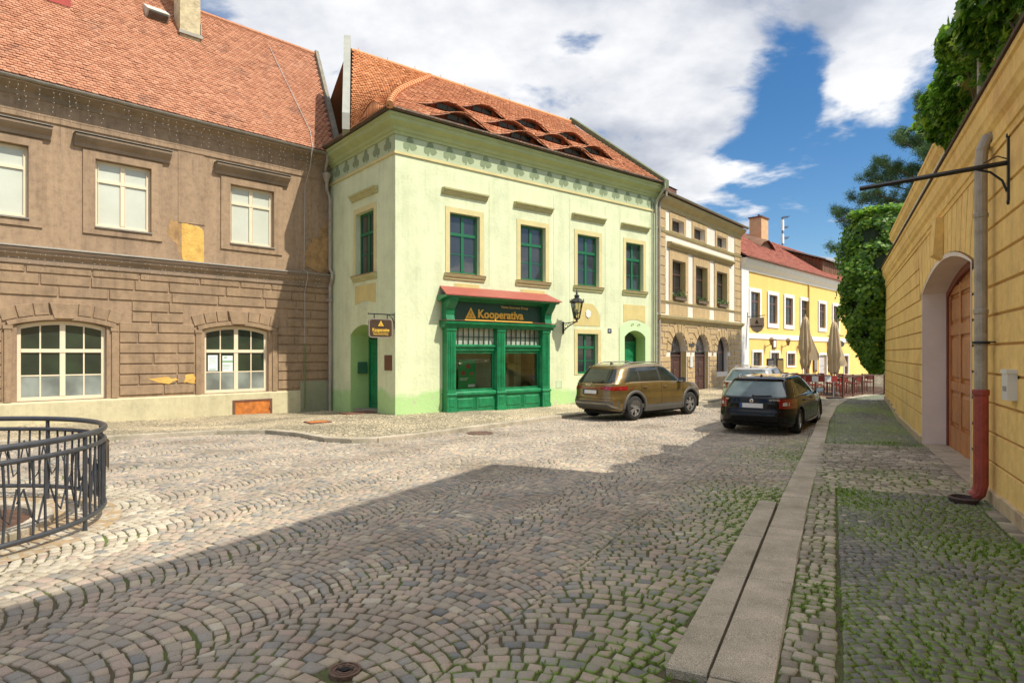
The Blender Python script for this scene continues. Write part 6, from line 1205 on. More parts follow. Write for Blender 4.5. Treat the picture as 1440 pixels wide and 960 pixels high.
        for x, z in S['handles']:
            p = bside(x, z, s_, .012); mb = MB(); mb.tube([(p[0]-.1, p[1]-s_*.02, p[2]), (p[0]-.07, p[1]+s_*.02, p[2]), (p[0]+.07, p[1]+s_*.02, p[2]), (p[0]+.1, p[1]-s_*.02, p[2])], .014, 6); mb.obj('door_handle', S.get('handlem', S['paint']), root)
        p = gside(S['mirror'][0], .04, s_, 0); mb = MB(); mx, my, mz = p; my = s_*(hw-.02); mz = S['mirror'][1]
        mb.add([(mx+dx, my+s_*dy, mz+dz) for dx, dy, dz in [(-.06, .0, -.05), (-.06, .21, -.075), (-.06, .22, .09), (-.06, .02, .07), (.1, .02, -.05), (.1, .16, -.05), (.1, .17, .05), (.1, .03, .05)]], [(0, 1, 2, 3), (4, 7, 6, 5), (0, 4, 5, 1), (1, 5, 6, 2), (2, 6, 7, 3), (3, 7, 4, 0)])
        mb.tube([(mx+.02, my-s_*.08, mz-.07), (mx+.02, my+s_*.03, mz-.02)], .025, 6); m_ = mb.obj('mirror', S.get('mirm', blackp), root); mb = MB(); mb.add([(mx-.062, my+s_*y, mz+z) for y, z in ((.02, -.04), (.19, -.06), (.2, .07), (.03, .06))], [(0, 1, 2, 3)]); mb.obj('mirror_glass', chrome, m_)
        part('tail_lamp', lampred, [(lambda y, z: brear(y, z, .014), [(s_*q[0], q[1]) for q in S['lamp']]), (lambda x, z, s_=s_: bside(x, z, s_, .012), S['lamps'])])
        if 'lampc' in S: part('lamp_lens', lampclear, [(lambda y, z: brear(y, z, .019), [(s_*q[0], q[1]) for q in S['lampc']])])
        rl = [gside(x, 1, s_, -.07) for x in np.linspace(*S['rail'], 12)]; n_ = len(rl); mb = MB(); mb.tube([(p[0], p[1], p[2]+.01+.05*min(1, 2.2*min(i, n_-1-i)/3)) for i, p in enumerate(rl)], .016, 6); mb.obj('roof_rail', S['railm'], root)
    if 'lightbar' in S: part('light_bar', lampred, [(lambda y, z: brear(y, z, .012), c) for c in S['lightbar']], nu=20)
    for r_ in S.get('rearpanels', []): part('boot_seam', arch_dark, [(lambda y, z: brear(y, z, .0045), r_)], body, 20, 2)
    y0, y1, z0, z1 = S['plate']; q = part('plate_holder', blackp, [(lambda y, z: brear(y, z, .016), [(y0-.03, z0-.02), (y1+.03, z0-.02), (y1+.03, z1+.02), (y0-.03, z1+.02)])])
    part('number_plate', platew, [(lambda y, z: brear(y, z, .022), [(y0, z0), (y1-.045, z0), (y1-.045, z1), (y0, z1)])], q); part('plate_band', plateb, [(lambda y, z: brear(y, z, .022), [(y1-.045, z0), (y1, z0), (y1, z1), (y1-.045, z1)])], q)
    # wiper, aerial
    a = grear(0, .13, .03); b = grear(.52 if S.get('wl') else -.5, .17, .03); mb = MB(); mb.tube([a, b], .012, 4); mb.lathe([(.03, -.01), (.03, .02)], (a[0], a[1], a[2]), 8, axis='x'); mb.obj('wiper', blackp, root)
    p = (gx(1)[0]+.32+X0, 0, zr(gx(1)[0]+.3)+.03); mb = MB(); mb.add([(p[0]-.08, -.02, p[2]), (p[0]-.08, .02, p[2]), (p[0]+.09, .02, p[2]), (p[0]+.09, -.02, p[2]), (p[0]-.07, 0, p[2]+.07)], [(0, 1, 2, 3), (0, 1, 4), (1, 2, 4), (2, 3, 4), (3, 0, 4)]); mb.obj('aerial', blackp, root)
    # emblem and lettering
    ez = S['emblem']; e = brear(0, ez, .012); mb = MB(); mb.lathe([(.048, 0), (.048, -.012), (.04, -.016), (.001, -.016)], (e[0], 0, ez), 20, axis='x') if S.get('badge') else None
    if S.get('badge'):
        bd_ = mb.obj('badge', chrome, root); mb = MB(lambda u, n, z: (e[0]-.017-n, -u, ez+z)); mb.prism([(-.03, -.012), (0, -.03), (.012, -.006), (.03, .012), (.006, .01), (-.004, .032), (-.012, .006)], 0, .002); mb.obj('badge_emblem', blackp, bd_)
    for tx, y, z, sz in S['text']:
        p = brear(y, z, .012); M = Matrix.Translation((p[0]-.012, y, z)) @ Matrix.Rotation(-pi/2, 4, 'Z') @ Matrix.Rotation(pi/2, 4, 'X'); text_mesh('lettering', tx, sz, chrome, root, M, .002, .001)
    # wheels
    wr = S['wr']; tw = .225
    for wx in (0, S['wb']):
        for s_ in (-1, 1):
            yc = s_*(hw-.035-tw/2); mb = MB(); mb.lathe([(wr*.66, -tw/2), (wr*.93, -tw/2), (wr*.985, -tw/2+.025), (wr, -tw/2+.06), (wr, tw/2-.06), (wr*.985, tw/2-.025), (wr*.93, tw/2), (wr*.66, tw/2), (wr*.64, tw/2-.05), (wr*.64, -tw/2+.05)], (wx, yc, wr), 36, axis='y', caps=False); w_ = mb.obj('wheel', tyre_m, root, smooth=True)
            yo = yc+s_*(tw/2-.015); mb = MB(); mb.lathe([(wr*.675, -.05*s_), (wr*.675, 0), (wr*.61, 0), (wr*.59, -.02*s_)], (wx, yo, wr), 32, axis='y', caps=False)
            for k in range(5):
                for d_ in (-.17, .17):
                    a0 = 2*pi*k/5+d_*.45+.3*(wx > 0); a1 = 2*pi*k/5+d_*1.25+.3*(wx > 0); w0, w1 = .028, .02; pp = []
                    for r, a, w in ((.05, a0, w0), (wr*.62, a1, w1)): 
                        for q in (-1, 1): pp.append((wx+r*cos(a)-q*w*sin(a), wr+r*sin(a)+q*w*cos(a)))
                    P = [(pp[0][0], yo-.0*s_, pp[0][1]), (pp[1][0], yo, pp[1][1]), (pp[3][0], yo-.004*s_, pp[3][1]), (pp[2][0], yo-.004*s_, pp[2][1])]; mb.add(P+[(x, y-.03*s_, z) for x, y, z in P], [(0, 1, 2, 3), (0, 1, 5, 4), (1, 2, 6, 5), (2, 3, 7, 6), (3, 0, 4, 7)])
            mb.lathe([(.06, -.02*s_), (.055, .004*s_), (.001, .006*s_)], (wx, yo, wr), 16, axis='y'); mb.obj('rim', alloy, w_)
            mb = MB(); mb.lathe([(wr*.64, 0), (.001, 0)], (wx, yo-.06*s_, wr), 24, axis='y'); mb.obj('rim_back', rimdark, w_)
    mb = MB(); mb.box(.1, S['wb']-.1, -hw+.25, hw-.25, .16, .34); mb.box(-S['rear_axle']+.35, 0, -hw+.4, hw-.4, .2, .34); mb.obj('underbody', arch_dark, root)
    for ch_ in root.children:
        pass
    return root
gold_p = car_paint('paint_bronze', (.19, .125, .04), .55, .32); black_p = car_paint('paint_black', (.004, .004, .005), .0, .5); black_p.node_tree.nodes['Principled BSDF'].inputs['Specular IOR Level'].default_value = .05; black_p.node_tree.nodes['Principled BSDF'].inputs['Coat IOR'].default_value = 1.38; silver_p = car_paint('paint_silver', (.55, .56, .58), .5, .3)
clad = simple('cladding_grey', (.085, .078, .068), .6, var=.1)
SUV = dict(L=4.76, W=1.86, wb=2.79, rear_axle=1.06, wr=.365, ar=.425, crown=.05, paint=gold_p, bump=clad, clad=clad, archclad=True, sillh=.2, railm=chrome,
    belt=([0, .3, 1.0, 2.2, 3.3, 3.55, 4.2, 4.6, 4.76], [1.06, 1.12, 1.14, 1.13, 1.10, 1.08, 1.02, .93, .80]), bottom=([0, .3, .9, 3.9, 4.5, 4.76], [.36, .30, .25, .24, .28, .34]),
    rear=([0, .12, .3, .42, .5, .8, 1], [.16, .05, .0, .02, .05, .07, .12]), front=([0, .2, .5, .8, 1], [.16, .02, .0, .05, .2]), side=([0, .12, .45, .62, .75, .92, 1], [.95, .985, 1.0, .985, .99, .975, .945]),
    cab=dict(rear=([0, .5, .85, 1], [.16, .40, .56, .72]), front=([0, .5, 1], [3.72, 3.28, 2.72]), side=([0, .3, .7, .9, 1], [.925, .885, .80, .745, .68]), roof=([0, .6, 1.2, 2.2, 2.8, 3.3, 3.9], [1.50, 1.60, 1.645, 1.66, 1.63, 1.55, 1.4])),
    trim=[[(.75, .03), (3.42, .03), (3.40, .075), (.75, .075)]], windows=[[(.70, .10), (1.28, .10), (1.28, .80), (1.02, .80)], [(1.40, .10), (1.95, .10), (1.95, .82), (1.36, .82)][:0] or [(1.34, .10), (2.24, .10), (2.22, .84), (1.36, .82)], [(2.34, .10), (3.36, .10), (2.80, .80), (2.32, .85)]],
    bpillar=[[(.62, .09), (3.44, .09), (2.84, .86), (.98, .86)]], bumper=[[(-.92, .36), (.92, .36), (.92, .60), (-.92, .60)]], skid=[[(-.62, .50), (.62, .50), (.68, .55), (-.68, .55)], [(.62, .50), (.82, .34), (.86, .36), (.68, .55)], [(-.62, .50), (-.82, .34), (-.86, .36), (-.68, .55)]],
    seams=[(1.30, .45, 1.1, .03), (2.28, .45, 1.1, .0), (3.42, .40, 1.06, -.02)], handles=[(1.48, .98), (2.46, .97)], mirror=(3.22, 1.14), lamp=[(.52, .93), (.90, .90), (.90, 1.03), (.52, 1.0)], lamps=[(.1, .90), (.42, .95), (.34, 1.0), (.1, 1.03)], lightbar=[[(-.52, .945), (.52, .945), (.52, .985), (-.52, .985)]],
    rail=(.95, 2.8), plate=(-.26, .26, .80, .905), emblem=1.0, text=[('ŠKODA', .2, 1.035, .06)], rearpanels=[[(-.8, .66), (.8, .66), (.8, .672), (-.8, .672)]], handlem=gold_p)
OCT = dict(rearglass=glass('rear_glass_sky_tint', (.06, .095, .085), .03, .0), L=4.66, W=1.88, wb=2.68, rear_axle=1.02, wr=.325, ar=.375, crown=.04, paint=black_p, bump=black_p, clad=black_p, sillh=.09, railm=chrome, mirm=black_p,  # rear pane colour lightened to stand for reflected sky
    belt=([0, .3, 1.0, 2.2, 3.3, 3.5, 4.1, 4.5, 4.66], [.94, .97, .975, .965, .95, .94, .88, .80, .68]), bottom=([0, .3, .9, 3.9, 4.4, 4.66], [.30, .24, .20, .19, .22, .28]),
    rear=([0, .12, .3, .45, .55, .8, 1], [.10, .03, .0, .01, .045, .05, .07]), front=([0, .2, .5, .8, 1], [.16, .02, .0, .06, .2]), side=([0, .12, .45, .7, .92, 1], [.95, .985, 1.0, .99, .975, .94]),
    cab=dict(rear=([0, .5, .85, 1], [.15, .42, .60, .70]), front=([0, .5, 1], [3.66, 3.15, 2.55]), side=([0, .3, .7, .9, 1], [.92, .87, .775, .72, .66]), roof=([0, .6, 1.2, 2.2, 2.8, 3.3, 3.9], [1.33, 1.40, 1.43, 1.44, 1.41, 1.33, 1.2])),
    trim=[[(.62, .04), (3.36, .04), (3.34, .085), (.62, .085)], [(.60, .04), (.64, .04), (1.08, .88), (1.02, .88)], [(1.04, .87), (2.6, .87), (2.6, .905), (1.04, .905)]], windows=[[(.70, .10), (1.24, .10), (1.24, .84), (1.08, .84)], [(1.30, .10), (2.16, .10), (2.14, .85), (1.30, .85)], [(2.24, .10), (3.30, .10), (2.66, .80), (2.22, .85)]],
    bpillar=[[(.66, .09), (3.34, .09), (2.68, .86), (1.06, .86)]], bumper=[[(-.8, .27), (.8, .27), (.8, .33), (-.8, .33)]],
    seams=[(1.26, .35, .94, .03), (2.2, .35, .94, .0), (3.3, .32, .92, -.02)], handles=[(1.42, .84), (2.4, .84)], mirror=(3.1, 1.0), lamp=[(.60, .70), (.89, .68), (.89, .93), (.64, .91)], lamps=[(.1, .70), (.24, .72), (.34, .93), (.1, .93)], lampc=[(.68, .76), (.80, .76), (.80, .85), (.69, .84)],
    rail=(.9, 2.55), plate=(-.26, .26, .70, .81), emblem=.875, badge=True, text=[('OCTAVIA', -.40, .885, .055), ('ŠKODA', .62, .885, .045)], rearpanels=[[(-.62, .56), (.62, .56), (.62, .572), (-.62, .572)], [(-.9, .50), (.9, .50), (.9, .508), (-.9, .508)]], wl=False)
th = math.atan2(.640, .768)
c1 = make_car('suv', (2.76, 19.38, 0), th, SUV); n1_ = None
def settle(o, wb): 
    x, y = o.location[0], o.location[1]; a = o.rotation_euler.z; z0 = tz(x, y); z1 = tz(x+wb*cos(a), y+wb*sin(a)); o.location.z = z0+.022; o.rotation_euler = (0, -math.atan2(z1-z0, wb), a)
# right rear contact (3.58,18.68): centre is half a track to the left
rt = Vector((3.60, 18.68)); lf_ = Vector((-sin(th), cos(th))); c = rt+lf_*.78; c1.location = (c.x, c.y, 0); settle(c1, 2.79); tag(c1, 'bronze gold five-door off-roader parked along the pavement before the green house', 'car')
ph = math.radians(55.0); c2 = make_car('estate_car', (0, 0, 0), ph, OCT); rt = Vector((6.95, 15.42)); c = rt+Vector((-sin(ph), cos(ph)))*.76; c2.location = (c.x, c.y, 0); settle(c2, 2.68); c2.scale = (1, 1, .955); tag(c2, 'shiny black estate car seen from behind, parked at the right kerb', 'car')
O3 = dict(OCT); O3['paint'] = silver_p; O3['bump'] = blackp; O3['clad'] = silver_p; O3['badge'] = False; O3['text'] = []; O3['mirm'] = silver_p
c3 = make_car('estate_car', (8.6, 22.5, 0), math.radians(57), O3); settle(c3, 2.68); c3.scale = (1, 1, .93); tag(c3, 'silver estate car mostly hidden in front of the black estate car', 'car')

# ================= round railing with tree pit
fc = Vector((FC[0], FC[1], tz(*FC))); FR = 1.84
rail_m = simple('railing_grey', (.045, .048, .055), .45, var=.25, scale=9, coat=.2)
Fx = empty('round_railing', tuple(fc), 0); tag(Fx, 'round dark grey iron railing with crooked bars round the bare soil bed', 'railing')
def ring(r, z, n=72): return [(r*cos(2*pi*i/n), r*sin(2*pi*i/n), z) for i in range(n)]
zT, zM, zB = .82+.13-.13+.13, .84-.13+.13-.02, .10     # heights above the local ground datum
zT = .97; zM = .84; zB = .13
for z, r in ((zT, .03), (zM, .024), (zB, .026)): mb = MB(); mb.tube(ring(FR, z), r, 8, closed=True); mb.obj('rail', rail_m, Fx, smooth=True)
nb_ = 90; rr_ = random.Random(4)
for i in range(nb_):
    a = 2*pi*i/nb_; mb = MB(); mb.tube([((FR)*cos(a+d), (FR)*sin(a+d), z) for d, z in ((0, zB), (rr_.uniform(-.012, .012), .45), (0, zM))], .0125, 5); mb.obj('bar', rail_m, Fx)
for i in range(nb_//2):
    a = 2*pi*(2*i+.5)/nb_; st = 2*pi/nb_; lo = rr_.uniform(.22, .32); hi = rr_.uniform(.58, .7); mb = MB(); r1 = FR-.02
    mb.tube([(r1*cos(a+q*st), r1*sin(a+q*st), z) for q, z in ((-.5, .46), (-.05, hi), (.5, lo+.08), (1.0, lo), (1.5, hi-.1))], .0095, 5); mb.obj('zigzag_rod', rail_m, Fx)
for i in range(10):
    a = 2*pi*i/10+.15; mb = MB(); mb.tube([(FR*cos(a), FR*sin(a), -.12), (FR*cos(a), FR*sin(a), zT)], .021, 8); mb.obj('post', rail_m, Fx)
a0 = math.radians(28); mb = MB(); 
for k in range(6):
    A, B_ = a0+.045*k, a0+.045*(k+1)
    mb.add([((FR+.045)*cos(A), (FR+.045)*sin(A), .48), ((FR+.045)*cos(B_), (FR+.045)*sin(B_), .48), ((FR+.045)*cos(B_), (FR+.045)*sin(B_), .8), ((FR+.045)*cos(A), (FR+.045)*sin(A), .8)], [(0, 1, 2, 3)])
    mb.add([((FR+.035)*cos(A), (FR+.035)*sin(A), .48), ((FR+.035)*cos(B_), (FR+.035)*sin(B_), .48), ((FR+.035)*cos(B_), (FR+.035)*sin(B_), .8), ((FR+.035)*cos(A), (FR+.035)*sin(A), .8)], [(3, 2, 1, 0)])
mb.obj('sign_plate', simple('plate_beige', (.45, .36, .25), .6, var=.15), Fx)
def disc_sheet(name, r0, r1, z0, mat, bump_=0., kind='structure', nr=14, na=72):
    V = []; F = []
    for i in range(nr+1):
        r = r0+(r1-r0)*i/nr
        for j in range(na): a = 2*pi*j/na; x, y = FC[0]+r*cos(a), FC[1]+r*sin(a); V.append((x, y, tz(x, y)+z0+(bump_*(float(fbm(x, y, .25, 3))-.5) if bump_ else 0)))
    for i in range(nr):
        for j in range(na): F.append((i*na+j, i*na+(j+1) % na, (i+1)*na+(j+1) % na, (i+1)*na+j))
    return tag(nmesh(name, np.array(V), [np.array(F)], mat), kind=kind)
soil = simple('soil', (.10, .05, .028), .95, var=.5, scale=9, bump=1., bscale=35)
disc_sheet('soil', .02, 1.22, .03, soil, .09, nr=24); sand = simple('sandy_ground', (.38, .27, .15), .95, var=.25, scale=4, bump=.6, bscale=60, dirt=(.25, .15, .06))
disc_sheet('sandy_ground', 1.2, 2.0, .013, sand, .02)
mb = MB(); nk = 16
for i in range(nk):
    A = 2*pi*i/nk+.006; B_ = 2*pi*(i+1)/nk-.006; pts = [(FC[0]+1.38*cos(A+(B_-A)*q/3), FC[1]+1.38*sin(A+(B_-A)*q/3)) for q in range(4)]+[(FC[0]+1.2*cos(B_-(B_-A)*q/3), FC[1]+1.2*sin(B_-(B_-A)*q/3)) for q in range(4)]; kerbstone(mb, pts, -.02, .09, .015)
tag(mb.obj('kerb_ring', KM), kind='structure')

# ================= manhole, valve cover, grates
rustc = simple('cast_iron_rust', (.13, .075, .05), .7, var=.35, scale=14, bump=.5, bscale=50)
def cover(name, x, y, r, label, cat='manhole cover'):
    e = empty(name, (x, y, tz(x, y)+.02), 0); mb = MB(); mb.lathe([(r*.86, -.02), (r*.86, .006), (r, .006), (r*1.0, -.02)], (0, 0, 0), 28); mb.obj('frame', rustc, e)
    mb = MB(); mb.lathe([(r*.84, -.02), (r*.84, .002), (r*.7, .002), (r*.68, .006), (r*.6, .006), (r*.58, .001), (r*.5, .001), (r*.48, .006), (r*.4, .006), (r*.38, .001), (.001, .001)], (0, 0, 0), 28)
    for k in range(4): a = pi*k/4; mb.add([(r*.8*cos(a)-.006*sin(a), r*.8*sin(a)+.006*cos(a), .007), (r*.8*cos(a)+.006*sin(a), r*.8*sin(a)-.006*cos(a), .007), (r*.45*cos(a)+.006*sin(a), r*.45*sin(a)-.006*cos(a), .007), (r*.45*cos(a)-.006*sin(a), r*.45*sin(a)+.006*cos(a), .007)], [(0, 1, 2, 3)])
    mb.obj('lid', rustc, e); return tag(e, label, cat)
v = cover('valve_cover', -.9, 3.37, .085, 'small round rusty valve cover set in the road setts in the foreground', 'valve cover'); mb = MB(); mb.lathe([(.022, .003), (.022, .009), (.001, .009)], (0, 0, 0), 12); mb.box(-.045, .045, -.006, .006, .004, .0095); mb.obj('keyhole', arch_dark, v)
cover('manhole_cover', -.8, 15.5, .33, 'round cast iron manhole cover in the road in front of the shop')
def plate_at(px, py, w, h, label, nm, mat):
    x, y = px, py; e = empty(nm, (x, y, tz(x, y)+.09), math.atan2(.632, .775)); mb = MB(); mb.block(-w/2, w/2, -h/2, h/2, 0, .0, .0) if False else mb.box(-w/2, w/2, -h/2, h/2, 0, .02); mb.obj('plate', mat, e); mb = MB()
    for r in [(-w/2-.03, w/2+.03, -h/2-.03, -h/2-.001), (-w/2-.03, w/2+.03, h/2+.001, h/2+.03), (-w/2-.03, -w/2-.001, -h/2, h/2), (w/2+.001, w/2+.03, -h/2, h/2)]: mb.box(r[0], r[1], r[2], r[3], -.01, .026)
    mb.obj('frame', rustd, e); return tag(e, label, 'hatch')
plate_at(-5.4, 17.4, .55, .45, 'small rusty metal hatch in the pale pavement near the brown house', 'pavement_hatch', rust)
plate_at(-4.95, 20.15, 1.0, .6, 'flat rust brown door mat plate before the side door of the green house', 'door_plate', rustd)

# ================= restaurant terrace
deck = simple('deck_boards', (.17, .10, .055), .8, var=.35, scale=5); tw_ = simple('terrace_wood', (.11, .05, .028), .7, var=.3, scale=6); redm = simple('red_paint', (.30, .03, .022), .45, var=.1); whitem = simple('white_board', (.78, .78, .76), .5, var=.03)
PTS = [(11.3, 27.6), (12.85, 24.3), (14.5, 25.9), (16.3, 27.4)]
D = empty('terrace_platform', (14, 28, 0), 0); tag(D, 'low wooden terrace platform of the restaurant behind the railing', 'platform')
mb = MB(lambda a, b, c: (a-14, b-28, c)); P = [(12.9, 24.35), (16.3, 27.45), (19.5, 33.), (14., 36.), (10.4, 31.), (11.35, 27.6)]; k = len(P); mb.add([(x, y, -.22) for x, y in P]+[(x, y, -.09) for x, y in P], [tuple(range(k, 2*k))]+[(i, (i+1) % k, (i+1) % k+k, i+k) for i in range(k)]); mb.obj('decking', deck, D)
for i in range(3):
    a, b = Vector(PTS[i]), Vector(PTS[i+1]); L = (b-a).length; e = empty('terrace_railing', (a.x, a.y, -.08), math.atan2(b.y-a.y, b.x-a.x)); n_ = max(2, round(L/1.15))
    for k in range(n_+1): mb = MB(); mb.box(L*k/n_-.03, L*k/n_+.03, -.03, .03, -.1, .9); mb.obj('post', tw_, e)
    mb = MB(); mb.box(.03, L-.03, -.035, .035, .80, .86); mb.obj('top_rail', tw_, e); mb = MB(); mb.box(.03, L-.03, -.02, .02, .06, .1); mb.obj('bottom_rail', tw_, e)
    m_ = int(L/.13)
    for k in range(m_): 
        x = L*(k+.5)/m_; mb = MB(); mb.tube([(x, 0, .1), (x, 0, .8)], .009, 4); mb.obj('baluster', tw_, e)
    mb = MB()
    for k in range(n_): x0 = L*k/n_+.05; x1 = L*(k+1)/n_-.05; mb.tube([(x0+(x1-x0)*t/8, 0, .70+.08*sin(pi*t/8)) for t in range(9)], .01, 4)
    mb.obj('arched_wire', tw_, e)
    tag(e, ('brown wooden terrace railing running back behind the parked black car', 'brown terrace railing between the striped barrier corner and the next post', 'far right section of brown terrace railing ending at the ochre wall')[i], 'railing', 'railings round the restaurant terrace')
def chair(loc, rz, label):
    e = empty('chair', loc, rz); mb = MB(); mb.box(-.2, .2, -.2, .2, .42, .45); mb.obj('seat', redm, e); mb = MB(); mb.box(-.2, .2, .17, .2, .56, .78); mb.obj('backrest', redm, e)
    for x in (-.18, .18):
        for y in (-.18, .18): mb = MB(); mb.tube([(x, y, 0), (x*.95, y*.95+(.01 if y > 0 else 0), .44 if y < 0 else .78)], .014, 5); mb.obj('leg', redm, e)
    return tag(e, label, 'chair', 'red chairs on the terrace')
def table(loc, label):
    e = empty('table', loc, .4); mb = MB(); mb.box(-.38, .38, -.38, .38, .71, .75); mb.obj('table_top', simple('table_top', (.45, .38, .3), .5), e); mb = MB(); mb.lathe([(.2, 0), (.2, .02), (.03, .05), (.025, .71)], (0, 0, 0), 10); mb.obj('pedestal', iron, e); return tag(e, label, 'table', 'tables on the terrace')
TB = [(13.2, 26.2), (14.6, 27.6), (12.6, 28.3), (16.0, 29.2), (14.4, 30.4), (13.2, 31.6)]; ch0 = None; tb0 = None
for i, (x, y) in enumerate(TB):
    t_ = table((x, y, -.09), 'square cafe table on the restaurant terrace') if tb0 is None else dup(tb0, (x, y, -.09)); tb0 = tb0 or t_
    for k in range(4 if i < 4 else 3):
        a = .4+k*pi/2; q = (x+.62*cos(a), y+.62*sin(a), -.09); rz = a-pi/2+random.uniform(-.2, .2); c_ = chair(q, rz, 'red cafe chair standing at a table on the restaurant terrace') if ch0 is None else dup(ch0, q, rz); ch0 = ch0 or c_
canv = simple('parasol_canvas', (.50, .37, .22), .9, var=.1, scale=3)
for i, (x, y, zt_, lab) in enumerate([(12.75, 27.2, 3.35, 'tall closed beige parasol, left of the two on the terrace'), (13.75, 26.7, 3.1, 'closed beige parasol, right of the two on the terrace')]):
    e = empty('parasol', (x, y, -.09), .7*i); mb = MB(); mb.lathe([(.03, 0), (.03, zt_-.05)], (0, 0, 0), 8); mb.obj('pole', simple('pole_cream', (.55, .5, .4), .5), e); mb = MB(); mb.box(-.3, .3, -.3, .3, .0, .07); mb.lathe([(.06, .07), (.05, .3)], (0, 0, 0), 8); mb.obj('base', simple('concrete', (.3, .29, .27), .9), e)
    V = []; F = []; prof = [(.02, zt_), (.10, zt_-.06), (.13, zt_-.3), (.2, zt_-.9), (.24, zt_-1.35), (.21, zt_-1.55), (.17, zt_-1.75), (.2, zt_-1.95), (.13, zt_-2.15)]; mb = MB(); k = 48
    for j, (r, z) in enumerate(prof):
        for m_ in range(k): a = 2*pi*m_/k; q = r*(1+(.0 if j < 2 else .26)*cos(8*a+.4*sin(3*a)+z*.4)+.05*sin(3*a+z*2)); V.append((q*cos(a)+(.09 if j > 3 and -1.2 < a-.9 < .3 and False else 0), q*sin(a), z-(.16*(.5+.5*cos(4*a+1)) if j == len(prof)-1 else 0)))
    for j in range(len(prof)-1):
        for m_ in range(k): F.append((j*k+m_, j*k+(m_+1) % k, (j+1)*k+(m_+1) % k, (j+1)*k+m_))
    mb.add(V, F); mb.add([(.1, -.05, zt_-.5), (.46-.1*i, -.35, zt_-1.75), (.34, -.42, zt_-1.9), (.08, -.2, zt_-1.9)], [(0, 1, 2, 3)]); mb.obj('canopy', canv, e, smooth=True); mb = MB(); mb.lathe([(.02, zt_), (.035, zt_+.04), (.001, zt_+.1)], (0, 0, 0), 8); mb.obj('finial', canv, e); tag(e, lab, 'parasol', 'closed parasols on the terrace')
# barrier
a = Vector((11.25, 24.0)); b = Vector((12.5, 24.05)); e = empty('road_barrier', (a.x, a.y, tz(a.x, a.y)), math.atan2(b.y-a.y, b.x-a.x)); L = 1.25
for k in range(5): mb = MB(); mb.box(L*k/5+.0005, L*(k+1)/5-.0005, -.02, .02, .68, .90); mb.obj('board_panel', (redm, whitem)[k % 2], e)
for x in (.15, 1.1): mb = MB(); mb.tube([(x, 0, .05), (x, 0, .68)], .022, 6); mb.obj('leg', simple('galvanised', (.4, .4, .4), .4, metal=.5), e)
mb = MB(); mb.box(-.05, .4, -.18, .18, .0, .09); mb.obj('foot', blackp, e); mb = MB(); mb.box(.9, 1.35, -.18, .18, .0, .09); mb.obj('foot', blackp, e); tag(e, 'red and white striped road barrier standing at the terrace corner', 'barrier')
# menu stands
for i, (x, y, w_) in enumerate([(12.3, 29.8, .55), (13.1, 30.6, .55)]):
    e = empty('menu_stand', (x, y, -.09), .6); mb = MB(); mb.box(-w_/2, w_/2, -.02, .02, .5, 1.5); fr = mb.obj('board', simple('menu_dark', (.03, .02, .02), .5), e); mb = MB(); mb.box(-w_/2+.06, w_/2-.06, -.026, -.021, .6, 1.42); mb.obj('panel', (simple('menu_pale', (.35, .3, .25), .6), yel)[i], fr)
    for s_ in (-1, 1): mb = MB(); mb.tube([(s_*w_*.4, -.15, 0), (s_*w_*.4, 0, .5)], .015, 5); mb.tube([(s_*w_*.4, .15, 0), (s_*w_*.4, 0, .5)], .015, 5); mb.obj('leg', blackp, e)
    tag(e, ('dark menu stand on the terrace with a pale panel', 'dark open-framed menu stand on the terrace with a yellow panel')[i], 'menu stand')
# signs and lamps on the yellow house
Ym = Matrix.Translation(Y.location) @ Matrix.Rotation(Y.rotation_euler.z, 4, 'Z')
p = Ym @ Vector((.75, -.0, 3.3)); e = empty('hanging_sign', p, Y.rotation_euler.z); mb = MB(); mb.tube([(0, -.02, -.9), (0, -.1, .7)], .03, 5); mb.tube([(0, -.02, .45), (.0, -1.1, .5)], .025, 5); mb.obj('arm', iron, e)
mb = MB(lambda u, n, z: (n, -u, z)); mb.prism([(.25, .38), (1.05, .38), (1.05, -.1), (.9, -.35), (.65, -.48), (.4, -.35), (.25, -.1)], -.04, .04); bd = mb.obj('shield', simple('shield_bronze', (.32, .25, .18), .5, var=.2), e)
# letters face the street to the left: sign lies across the facade
mb = MB(lambda u, n, z: (-n, -u, z)); mb.prism([(.57, .14), (.65, .3), (.73, .14), (.76, .04), (.54, .04)], .041, .05); mb.obj('shield_emblem', simple('dark_print', (.03, .02, .02), .5), bd)
tm = Matrix.Translation((-.045, -.3, -.14)) @ Matrix.Rotation(-pi/2, 4, 'Z') @ Matrix.Rotation(pi/2, 4, 'X'); text_mesh('sign_letters', 'Gambrinus', .15, MATS['dark_print'], bd, tm, .004, .004); tag(e, 'shield-shaped bronze pub sign on an iron bracket at the left end of the yellow house', 'sign')
p = Ym @ Vector((15.2, 0, 2.2)); e = empty('hanging_sign', p, Y.rotation_euler.z); mb = MB(); mb.tube([(0, -.0, .75), (0, -1.1, .75)], .03, 5); mb.tube([(0, -.3, .7), (0, -.6, 1.1), (0, -.9, .75)], .02, 5); mb.obj('arm', iron, e)
mb = MB(lambda u, n, z: (n, -u, z)); mb.prism([(.55+.6*cos(t), .15+.3*sin(t)) for t in np.linspace(0, 2*pi, 21)[:-1]], -.04, .04); bd = mb.obj('oval_board', simple('sign_grey', (.12, .13, .15), .5), e); mb = MB(lambda u, n, z: (n, -u, z)); mb.box(.2, .9, -.05, -.041, .12, .2); mb.box(.3, .8, -.05, -.041, .0, .06); mb.obj('sign_letters', whitem, bd); mb = MB(lambda u, n, z: (n, -u, z)); mb.prism([(.4, .5), (.7, .5), (.75, .95), (.55, 1.25), (.35, .95)], -.03, .03); mb.obj('crest', simple('crest_brown', (.2, .12, .06), .6), bd); tag(e, 'oval dark sign with crest above the entrance of the yellow house', 'sign')
